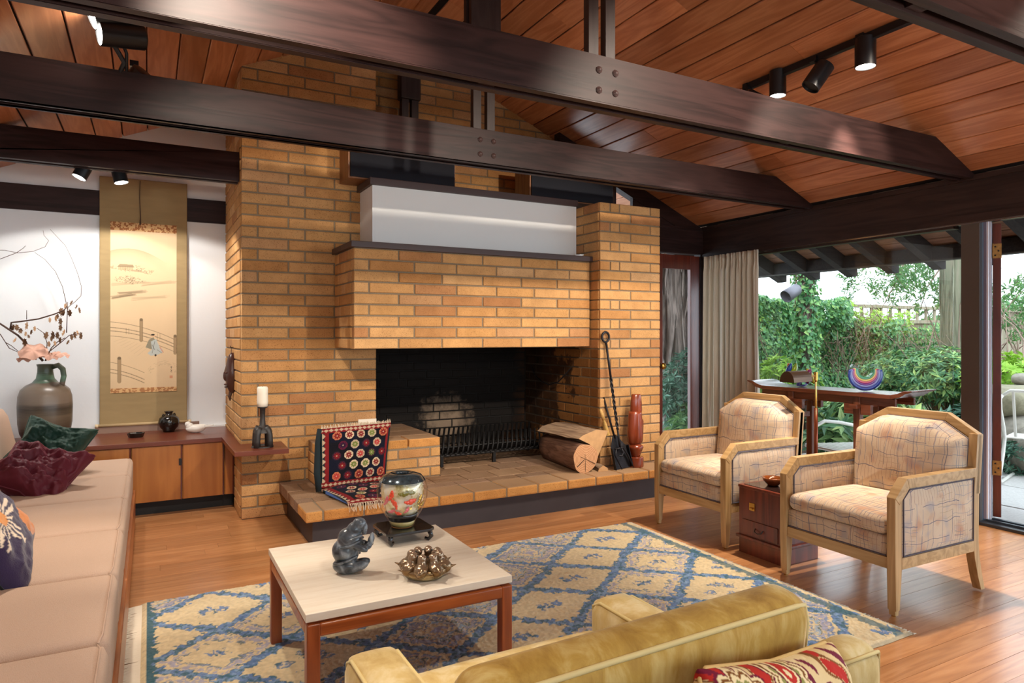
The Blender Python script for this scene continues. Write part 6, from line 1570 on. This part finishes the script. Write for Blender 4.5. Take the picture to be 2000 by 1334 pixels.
obj('welt', MB().tube([(.16, .27, .485), (.30, .27, .485), (.315, .28, .47), (.318, .285, .25)], .005, 6), M['weltg'], gb2, smooth=True)
capt((-.45, -.3, .27), (.15, .10, .40), gb2, M['gold2'], 'seat_cushion', .04, .01)
obj('wood_base', MB().box((-.45, -.35, .19), (.55, .36, .232)).box((.50, -.35, .19), (.56, .66, .245)), M['sofa_wood'], gb2, bevel=.006)
for x, y in ((-.4, -.3), (.5, -.3), (.5, .6), (-.4, .3)): obj('leg', MB().box((x, y, 0), (x + .045, y + .045, .19)), M['sofa_wood'], gb2)
def paisley(x, y, w, h):
    n_ = len(x); c = np.tile(np.array(rgb('#d8bf8e')), (n_, 1)); red = rgb('#b4261c'); wine = rgb('#6d1230'); br_ = rgb('#7a4a1c'); cr = rgb('#e6d3a6'); olv = rgb('#8a8a4a')
    nzv = np.array([mnoise.noise(Vector((a * 13, b_ * 13, 4))) for a, b_ in zip(x, y)]); nz2 = np.array([mnoise.noise(Vector((a * 26, b_ * 26, 9))) for a, b_ in zip(x, y)])
    c[nzv > .16] = red; c[nzv > .36] = wine; c[np.abs(nzv - .12) < .03] = br_
    c[(nzv < -.1) & (np.abs(np.sin((x + y) * 55 + 3 * nzv)) > .8)] = wine; c[nz2 > .42] = cr; c[nz2 < -.48] = red
    for (cx, cy, s) in ((.09, .03, .085), (-.12, -.06, .075), (-.03, .15, .06), (.16, -.13, .06), (-.17, .12, .06)):
        r_ = np.hypot(x - cx, (y - cy)); a = np.arctan2(y - cy, x - cx); pet = s * (.78 + .22 * np.abs(np.cos(a * 5.5)))
        c[r_ < pet * 1.1] = wine; c[r_ < pet] = cr; c[r_ < pet * .88] = br_; c[r_ < pet * .78] = cr; c[(r_ < pet * .62)] = olv; c[r_ < s * .48] = wine; c[r_ < s * .40] = cr; c[r_ < s * .30] = red; c[r_ < s * .12] = cr
    return c
M['vc_pais'] = vcol('paisley_cotton', .85, bump=.1, scale=300)
M['piping_gold'] = plain('piping_cloth', '#c9a86a', .8)
wrinkle_pillow('throw_pillow', .46, .36, .16, 2.2, M['vc_pais'], T(1.13, .925, .46) @ E(math.radians(72), math.radians(8), math.radians(6)), 'red, wine and cream paisley pillow propped behind the gold armchair', wr=.006, cols=paisley, n=150, pinch=.08)
# ================================================================== GARDEN
GZ = -.06
M['leafi'] = None
def leaf_mat(name, cols, rough=.45, trans=.25):
    m, nt, b = new_mat(name); g = N(nt, 'ShaderNodeNewGeometry'); r = ramp(nt, [(i / (len(cols) - 1), rgb(c)) for i, c in enumerate(cols)]); L(nt, g.outputs['Random Per Island'], r.inputs[0]); L(nt, r.outputs[0], b.inputs['Base Color']); b.inputs['Roughness'].default_value = rough
    out = nt.nodes['Material Output']; tl = N(nt, 'ShaderNodeBsdfTranslucent'); L(nt, r.outputs[0], tl.inputs[0]); mx = N(nt, 'ShaderNodeMixShader'); mx.inputs[0].default_value = trans; L(nt, b.outputs[0], mx.inputs[1]); L(nt, tl.outputs[0], mx.inputs[2]); L(nt, mx.outputs[0], out.inputs[0]); return m
M['ivy'] = leaf_mat('ivy_leaf', ['#3f6f48', '#56925a', '#6aa86a', '#8fbf6c', '#4a7d55', '#a8cc6a'])
M['ivy_y'] = leaf_mat('young_ivy_leaf', ['#7fae3a', '#a3c94a', '#8fbf45', '#b9d65c'], trans=.4)
M['rhodo'] = leaf_mat('rhododendron_leaf', ['#3a6646', '#508258', '#669660', '#86ac6c', '#b4c870'])
M['cedar'] = leaf_mat('cedar_spray', ['#4f7a4a', '#6f9a55', '#5a8a5a', '#8ab06a'], trans=.4)
M['laurel'] = leaf_mat('laurel_leaf', ['#24483a', '#3a6650', '#5a8a70', '#7aa38a', '#2c5540'])
M['bark_y'] = wood('mossy_bark', '#8f8672', '#5a5244', rough=.95, axis='z', bump=.9, scale=.9, c3='#7f8068'); M['bark_d'] = wood('cedar_bark', '#94847a', '#4e443e', rough=.95, axis='z', bump=.9, scale=1.1)
M['vine'] = plain('bare_vine', '#8a7462', .9, var=.3, scale=20)
gd = sempty('ground')
obj('soil', MB().box((5.2, -6, -.3), (24, 20, GZ - .02)), plain('garden_soil', '#4a3a2e', .95, bump=.8, scale=12, var=.3), gd)
PM = plain('concrete_paver', '#b9b6b2', .85, bump=.3, scale=60, var=.12)
x = 5.205; 
while x < 8.4:
    y = -2.0
    while y < 4.9:
        if not (x > 7.2 and y > 3.2): obj('paving_slab', MB().box((x, y, GZ - .06), (x + .785, y + .885, GZ + R.uniform(-.003, .003))), PM, gd, bevel=.004)
        y += .9
    x += .8
def leaves(n, pos, size, seed, shape='ivy', face_=None, droop=0):
    """pos(rng) -> (point, normal); returns a mesh builder of small folded leaves"""
    g = random.Random(seed); vs = []; fs = []
    for i in range(n):
        p, nr = pos(g); nr = Vector(nr); nr = (nr + Vector((g.uniform(-1, 1), g.uniform(-1, 1), g.uniform(-.6, 1))) * .7).normalized(); up = Vector((g.uniform(-.5, .5), g.uniform(-.5, .5), -1 if droop else g.uniform(-1, 1))); x = up.cross(nr)
        if x.length < .01: continue
        x.normalize(); yv = nr.cross(x); s = size * g.uniform(.6, 1.35); P_ = Vector(p); b0 = len(vs); f = .18 * s
        if shape == 'ivy': pts = [(0, -.5, 0), (.55, -.35, f), (.35, .05, f * .3), (0, .75, 0), (-.35, .05, f * .3), (-.55, -.35, f)]
        else: pts = [(0, -1, 0), (.26, -.2, f), (.2, .5, f * .7), (0, 1.1, -f), (-.2, .5, f * .7), (-.26, -.2, f)]
        vs += [P_ + x * (a * s) + yv * (b_ * s) + nr * c for a, b_, c in pts]
        fs += [(b0, b0 + 1, b0 + 2, b0 + 3), (b0, b0 + 3, b0 + 4, b0 + 5)]
    return MB().add(vs, fs)
def fol(name, mb, mat, par=None, label=None, cat=None, kind=None):
    me = mesh_of(mb, name, False, uv=False); o = obj(name, me, mat, par)
    return tag(o, label, cat, kind=kind)
# fence along the back of the garden
FY = 7.0
fe = thing('garden_fence', 'weathered board fence at the back of the garden, half buried in ivy', 'fence', (0, FY, 0))
M['fence'] = wood('weathered_fence', '#a39a82', '#7d745f', rough=.95, axis='z', bump=.4, rnd=.12)
fbm = mesh_of(MB().box((0, 0, 0), (.125, .022, 1.62)), 'board'); fbm.materials.append(M['fence'])
x = 5.4
while x < 17.5:
    obj('board', fbm, None, fe, loc=(x, .0, GZ)); x += .14
bat = mesh_of(MB().box((0, 0, 0), (.05, .03, .2)), 'baluster'); bat.materials.append(M['fence'])
x = 5.4
while x < 17.5: obj('baluster', bat, None, fe, loc=(x, 0, 1.56)); x += .26
obj('top_rail', MB().box((5.3, -.05, 1.75), (17.6, .05, 1.80)), M['fence'], fe); obj('mid_rail', MB().box((5.3, -.04, 1.50), (17.6, -.0, 1.56)), M['fence'], fe)
for x in (6.4, 8.6, 10.8, 13.0, 15.2): obj('post', MB().box((x, .02, GZ), (x + .09, .11, 1.78)), M['fence'], fe)
def ivy_pos(g):
    while True:
        x = 6.5 + 5.7 * g.random(); z = g.random() ** .8 * 1.95; lim = 1.55 + .35 * mnoise.noise(Vector((x * .9, 0, 3))) + (.35 if x < 9.6 else .0)
        if x > 11.0 and g.random() < .6: continue
        if mnoise.noise(Vector((x * 1.6, z * 1.2, 7))) < -.42: continue
        if z < lim: return (x, FY - .08 - .35 * (.5 + mnoise.noise(Vector((x * 1.2, z * 1.5, 0)))) * g.random() ** .4 - .1 * g.random(), GZ + z), (0, -1, .35)
iv = fol('ivy', leaves(30000, ivy_pos, .046, 3), M['ivy'], None, 'thick green ivy covering the garden fence', 'ivy', 'stuff')
def ivy_top(g): x = 6.6 + 4.8 * g.random(); return (x, FY - .1 - .2 * g.random(), GZ + 1.40 + .35 * g.random() + .28 * mnoise.noise(Vector((x * 1.4, 0, 5)))), (0, -.6, .8)
fol('young_ivy', leaves(1500, ivy_top, .055, 4), M['ivy_y'], None, 'bright yellow-green young ivy leaves along the fence top', 'ivy', 'stuff')
mb = MB()
for i in range(230):
    x = R.choice([R.uniform(9.2, 10.6), R.uniform(6.6, 11.5), R.uniform(6.6, 7.6)]); z = R.uniform(.9, 1.85); y = FY - .12 - R.uniform(0, .35); pts = [Vector((x, y, z))]
    for k in range(6): pts.append(pts[-1] + Vector((R.uniform(-.2, .2), R.uniform(-.05, .05), -R.uniform(-.06, .26))))
    mb.tube(pts, R.uniform(.003, .006), 4)
fol('bare_vines', mb, M['vine'], None, 'tangle of bare brown vines hanging over the ivy fence', 'vines', 'stuff')
# ivy-clad post with a garden spotlight
ip = thing('garden_post', 'dark garden post wrapped in ivy, seen through the window near the curtain', 'post', (7.62, 5.95, GZ))
obj('post_body', MB().rod((0, 0, 0), (0, 0, 2.5), .085, 12), M['bark_d'], ip, smooth=True)
def ppos(g): a = g.uniform(0, 6.28); z = .7 + 1.75 * g.random(); r_ = .10 + .09 * g.random(); return (r_ * math.cos(a), r_ * math.sin(a), z), (math.cos(a), math.sin(a), .3)
obj('ivy_leaves', mesh_of(leaves(1300, ppos, .052, 8), 'l', uv=False), M['ivy'], ip)['kind'] = 'stuff'
mb = MB()
for i in range(14):
    a = R.uniform(0, 6.28); pts = [Vector((.11 * math.cos(a + k * .5), .11 * math.sin(a + k * .5), 1.5 + k * .13 + R.uniform(-.05, .05))) * 1 + Vector((R.uniform(-.05, .08), 0, 0)) for k in range(8)]; mb.tube(pts, .007, 5)
obj('bare_stem', mb, M['vine'], ip)
gs = thing('garden_spotlight', 'grey cylindrical outdoor spotlight fixed to the ivy post', 'lamp', (7.24, 5.86, 1.84))
q = Vector((-.8, .1, -.45)).to_track_quat('-Z', 'Y').to_euler()
GM = plain('grey_lamp_metal', '#7a7880', .5, metal=.4)
o = obj('lamp_body', MB().lathe([(0, .12), (.06, .12), (.075, .10), (.085, -.11), (.078, -.11), (.07, -.06), (0, -.06)], 24), GM, gs, smooth=True); o.rotation_euler = q
obj('bracket', MB().rod((.05, .0, .04), (.34, .08, .14), .012, 8), GM, gs)
# trees
def trunk(name, label, loc, r0, h, mat, seed, lean=(0, 0), flare=.3):
    g = random.Random(seed); n_ = 40; m_ = 26; Pt = np.zeros((m_, n_ + 1, 3))
    for j in range(m_):
        z = h * j / (m_ - 1)
        for k in range(n_ + 1):
            a = 2 * math.pi * (k % n_) / n_; r_ = r0 * (1 - .12 * z / h) * (1 + flare * math.exp(-z / .35) * (1 + .5 * math.cos(5 * a))) * (1 + .05 * mnoise.noise(Vector((math.cos(a) * 5, math.sin(a) * 5, z * .8 + seed))) + .03 * math.sin(13 * a + z))
            Pt[j, k] = (r_ * math.cos(a) + lean[0] * z, r_ * math.sin(a) + lean[1] * z, z)
    t = thing(name, label, 'tree', loc); obj('trunk', grid_mesh('trunk', Pt), mat, t); return t
t1 = trunk('conifer_tree', 'thick mossy conifer trunk just left of the window post', (8.95, 4.72, GZ), .225, 6, M['bark_y'], 3)
mb = MB()
for i in range(160):
    a = R.uniform(0, 6.28); z0 = R.uniform(0, 5); pts = [Vector((.222 * math.cos(a + k * .01), .222 * math.sin(a + k * .01), z0 + k * .12)) for k in range(6)]; mb.tube(pts, [.004, .012, .014, .013, .01, .003], 4)
obj('bark_ridges', mb, M['bark_y'], t1)['kind'] = 'stuff'
t2 = trunk('cedar_tree', 'broad shaggy cedar trunk behind the red garden door', (5.95, 6.45, GZ), .46, 5, M['bark_d'], 9, flare=.5)
mb = MB()
for i in range(330):
    a = R.uniform(0, 6.28); z0 = R.uniform(0, 3.5); r_ = .475; tw_ = R.uniform(-.04, .06); pts = [Vector(((r_ + .02 * math.sin(k)) * math.cos(a + k * tw_), (r_ + .02 * math.sin(k)) * math.sin(a + k * tw_), z0 + k * .14)) for k in range(7)]; mb.tube(pts, [.004, .014, .02, .018, .018, .012, .003], 4)
obj('bark_strips', mb, M['bark_d'], t2)['kind'] = 'stuff'
# hanging conifer sprays
def spray(c, n_, spread, seed, down=1.0, mat='cedar', size=.035):
    g = random.Random(seed); vs = MB(); tw_ = MB(); tips = []
    for i in range(n_):
        p = Vector(c) + Vector((g.uniform(-1, 1) * spread[0], g.uniform(-1, 1) * spread[1], g.uniform(-1, 1) * spread[2])); d = Vector((g.uniform(-.8, .8), g.uniform(-.5, .5), -g.uniform(.1, .8) * down)).normalized(); ln = g.uniform(.15, .42); tw_.tube([p, p + d * ln], [.004, .001], 3); tips.append((p, d, ln))
    def pos(g2):
        p, d, ln = g2.choice(tips); s = g2.random(); return tuple(p + d * (ln * s) + Vector((g2.uniform(-1, 1), g2.uniform(-1, 1), g2.uniform(-1, 1))) * .05), (g2.uniform(-1, 1), g2.uniform(-1, 1), .8)
    return leaves(n_ * 26, pos, size, seed + 1, 'long'), tw_
def conifer(label, c, n_, spread, seed, boughs):
    t = thing('conifer_branch', label, 'branch', tuple(c)); a, b_ = spray((0, 0, 0), n_, spread, seed); fol('needles', a, M['cedar'], t); t.children[-1]['kind'] = 'stuff'; 
    for bo in boughs: b_.tube([Vector(p) for p in bo], [.018, .014, .008, .004][:len(bo)], 6)
    obj('twigs', b_, M['vine'], t)
conifer('hanging green conifer sprays beside the mossy trunk', (9.2, 5.4, 2.15), 100, (1.1, .4, .30), 5, [[(-.4, 0, .9), (-.2, 0, .3), (-.45, 0, -.1), (-.8, 0, -.5)], [(.9, -.3, .6), (.5, -.1, .2), (.2, 0, -.2), (0, 0, -.6)], [(1, 0, .1), (.5, 0, .25), (0, 0, .2), (-.6, 0, .05)]])
conifer('green conifer sprays seen through the open glass door', (9.6, 3.9, 1.75), 120, (.9, .5, .35), 15, [[(.1, 0, 1.1), (-.1, 0, .4), (-.35, 0, -.1), (-.45, 0, -.6)], [(.5, 0, .9), (.3, 0, .3), (-.1, 0, 0), (-.5, 0, -.1)]])
# shrubs
def shrub(name, label, c, r_, n_, mat, seed, size=.06, shape='long', tuft=9, cat='shrub'):
    g = random.Random(seed); t = thing(name, label, cat, (c[0], c[1], GZ)); tips = []; st_ = MB()
    for i in range(n_):
        while True:
            v = Vector((g.uniform(-1, 1), g.uniform(-1, 1), g.uniform(-.8, 1)))
            if .35 < v.length < 1: break
        p = Vector((v.x * r_[0], v.y * r_[1], c[2] - GZ + v.z * r_[2])); tips.append((p, v.normalized()))
        if i % 4 == 0: st_.tube([Vector((p.x * .1, p.y * .1, 0)), Vector((p.x * .4, p.y * .4, p.z * .55)), p], [.012, .008, .003], 4)
    vs = []; fs = []
    for p, nv in tips:
        ax = (nv + Vector((0, 0, .8))).normalized(); X_ = ax.orthogonal().normalized(); Y_ = ax.cross(X_)
        for k in range(tuft):
            a = 2 * math.pi * k / tuft + g.random(); d = (X_ * math.cos(a) + Y_ * math.sin(a)) * .95 + ax * g.uniform(.05, .6); d.normalize(); s = size * g.uniform(.7, 1.3); w_ = d.cross(ax)
            if w_.length < .05: continue
            w_.normalize(); up = w_.cross(d); b0 = len(vs); bs = p + d * .004
            vs += [bs, bs + d * s * .5 + w_ * s * .17 + up * s * .05, bs + d * s * 1.15 - up * s * .1, bs + d * s * .5 - w_ * s * .17 + up * s * .05]; fs.append((b0, b0 + 1, b0 + 2, b0 + 3))
    o = obj('leaves', mesh_of(MB().add(vs, fs), 'leaves', uv=False), mat, t); o['kind'] = 'stuff'; obj('stems', st_, M['vine'], t)
    return t
shrub('rhododendron_shrub', 'glossy rhododendron in front of the mossy trunk', (8.25, 4.55, .80), (.5, .4, .36), 330, M['rhodo'], 3, .075)
shrub('rhododendron_shrub', 'lower rhododendron in front of the fence, behind the rainbow glass', (9.0, 5.5, .72), (.6, .45, .38), 330, M['rhodo'], 4, .08)
shrub('laurel_shrub', 'broad-leaved green shrub seen under the console table', (7.0, 4.62, .25), (.85, .45, .38), 260, M['rhodo'], 5, .15)
shrub('laurel_shrub', 'blue-green low shrub right of the console table end', (7.9, 3.95, .28), (.6, .4, .34), 190, M['laurel'], 6, .12)
shrub('laurel_shrub', 'bright green bush beside the curtain edge', (7.6, 6.25, .62), (.55, .35, .4), 230, M['ivy_y'], 7, .085)
shrub('laurel_shrub', 'dark glossy shrub behind the red garden door glass', (5.6, 5.95, .62), (.5, .3, .5), 330, M['laurel'], 8, .085)
shrub('fern', 'green fern fronds low behind the red garden door glass', (5.45, 5.75, .22), (.32, .2, .35), 120, M['cedar'], 9, .09, cat='fern')
shrub('laurel_shrub', 'yellow-green leaves above the mossy boulder beyond the open door', (8.4, 4.0, .86), (.55, .35, .25), 170, M['ivy_y'], 10, .09)
shrub('laurel_shrub', 'small variegated plant below the boulders beyond the open door', (7.5, 3.45, .08), (.26, .22, .18), 90, M['laurel'], 11, .06)
shrub('laurel_shrub', 'low green ground plants in front of the ivy fence', (8.3, 6.1, .15), (1.3, .3, .3), 260, M['rhodo'], 12, .11)
# stones beyond the open door
def rock(c, r_, label, seed, mat):
    g = Vector((seed, seed * 2, 0))
    def fn(v): d = 1 + .18 * mnoise.noise(v * 4 + g) + .06 * mnoise.noise(v * 14 + g); return v * d
    return solo('boulder', MB().sball((0, 0, 0), r_, .75, 28, 18, fn=fn), mat, label, 'boulder', smooth=True, loc=c)
MS = plain('mossy_stone', '#857f68', .95, bump=.6, scale=25, var=.25); GS = plain('grey_stone', '#8c8578', .9, bump=.6, scale=20, var=.25)
rock((8.0, 3.72, .62), (.55, .38, .16), 'broad moss-topped boulder beyond the open door', 1, MS)
rock((7.95, 3.70, .30), (.5, .36, .2), 'grey boulder under the mossy one', 2, GS)
rock((7.7, 3.30, .14), (.3, .25, .26), 'grey upright stone at the edge of the patio', 3, GS)
rock((8.0, 3.62, .84), (.11, .09, .06), 'small grey stone on the mossy boulder', 4, GS)
rock((7.6, 4.35, .05), (.4, .22, .12), 'low stone at the foot of the conifer', 5, GS)
mb = MB()
for i in range(120):
    p = Vector((R.uniform(8.6, 11), R.uniform(3.2, 5.2), R.uniform(.4, 1.2))); pts = [p]; d = Vector((R.uniform(-.5, .5), R.uniform(-.4, .4), 1)).normalized()
    for k in range(6): d = (d + Vector((R.uniform(-.4, .4), R.uniform(-.3, .3), R.uniform(-.25, .25)))).normalized(); pts.append(pts[-1] + d * .18)
    mb.tube(pts, [.012, .01, .008, .006, .005, .003, .002], 4)
fol('bare_twigs', mb, plain('bare_pinkish_twig', '#a38a7c', .9), None, 'thicket of bare twigs beyond the open glass door', 'shrub', 'stuff')
# far hedge of trees closing the view, each tree its own
for i, (x, y, h_, r_) in enumerate(((18, 4.5, 2.6, 1.6), (17, 8.5, 2.3, 1.5), (15, 18.5, 3.6, 1.9), (9.5, 18.0, 3.2, 1.8), (20, 1.0, 2.6, 1.7))):
    lab = ['pale green tree far beyond the fence, right of the trunk', 'pale tree far beyond the fence behind the conifer sprays', 'tree far beyond the fence near the neighbouring roof', 'tree far beyond the fence left of the neighbouring roof', 'pale tree far beyond the open door'][i]
    shrub('garden_tree', lab, (x, y, h_ * .5), (r_, r_, h_ * .55), 420, M['cedar'], 40 + i, .22, cat='tree')
# neighbouring house with pale roof
nh = thing('neighbour_house', 'low neighbouring house with pale metal roof beyond the fence', 'house', (13.0, 10.5, 0))
obj('wall', MB().box((-6, .2, 0), (8, 5, 1.65)), plain('grey_house_wall', '#a8a6a2', .8), nh)
for k in range(40):
    x = -6.4 + k * .38; obj('roof_panel', MB().add([(x, -.3, 1.62), (x + .372, -.3, 1.62), (x + .372, 2.6, 2.45), (x, 2.6, 2.45), (x, -.3, 1.66), (x + .372, -.3, 1.66), (x + .372, 2.6, 2.49), (x, 2.6, 2.49)], [(0, 3, 2, 1), (4, 5, 6, 7), (0, 1, 5, 4), (1, 2, 6, 5), (2, 3, 7, 6), (3, 0, 4, 7)]), M.setdefault('roofw', plain('pale_metal_roof', '#d9dadd', .5)), nh)
obj('dark_window', MB().box((-1, .15, .9), (0, .21, 1.4)).box((1, .15, .9), (2.2, .21, 1.4)), M['kick'], nh)
# white metal lounge chair on the patio
WM = plain('white_enamel_tube', '#dcd9d0', .35, coat=.3)
lc = thing('patio_lounger', 'white tubular patio lounge chair with webbed straps outside the window', 'patio chair', (5.62, 3.78, GZ), math.radians(-8))
for yy in (-.27, .27):
    pts = [(-.42, yy, .02), (-.38, yy, .22), (-.36, yy, .42), (-.30, yy, .52), (-.18, yy, .565), (.0, yy, .545), (.22, yy, .50), (.42, yy, .47)]
    obj('arm_tube', MB().tube(pts, .016, 10), WM, lc, smooth=True); obj('runner', MB().tube([(-.42, yy, .02), (-.1, yy, .016), (.5, yy, .016)], .016, 10), WM, lc, smooth=True)
obj('side_rail', MB().rod((-.42, -.25, .36), (.45, -.25, .33), .014, 8).rod((-.42, .25, .36), (.45, .25, .33), .014, 8).rod((-.42, -.25, .36), (-.42, .25, .36), .014, 8).rod((.45, -.25, .33), (.45, .25, .33), .014, 8), WM, lc)
for k in range(11): obj('strap', MB().box((-.40 + k * .078, -.262, .365 - k * .003), (-.40 + k * .078 + .052, .262, .374 - k * .003)), WM, lc, bevel=.002)
pc_ = thing('patio_chair', 'white tubular garden chair standing beyond the open glass door', 'patio chair', (6.92, 3.02, GZ), math.radians(15))
for yy in (-.26, .26):
    pts = [(.05, yy, .80), (-.04, yy, .78), (-.02, yy, .68), (.10, yy, .52), (.16, yy, .40), (.08, yy, .25), (-.05, yy, .08), (-.06, yy, .03), (.0, yy, .016), (.3, yy, .016), (.52, yy, .016)]
    obj('side_frame', MB().tube(pts, .015, 10), WM, pc_, smooth=True)
obj('back_top', MB().tube([(.05, -.26, .80), (.06, -.2, .85), (.06, .2, .85), (.05, .26, .80)], .015, 10), WM, pc_, smooth=True)
for k in range(5): obj('back_strap', MB().tube([(.06, -.18 + k * .09, .85), (.12, -.18 + k * .09, .6), (.17, -.18 + k * .09, .42)], .012, 6, flat=.4), WM, pc_)
for k in range(6): obj('seat_strap', MB().box((.17 + k * .065, -.25, .40), (.17 + k * .065 + .045, .25, .41)), WM, pc_, bevel=.002)
obj('seat_rail', MB().rod((.15, -.26, .40), (.56, -.26, .40), .013, 8).rod((.15, .26, .40), (.56, .26, .40), .013, 8), WM, pc_)
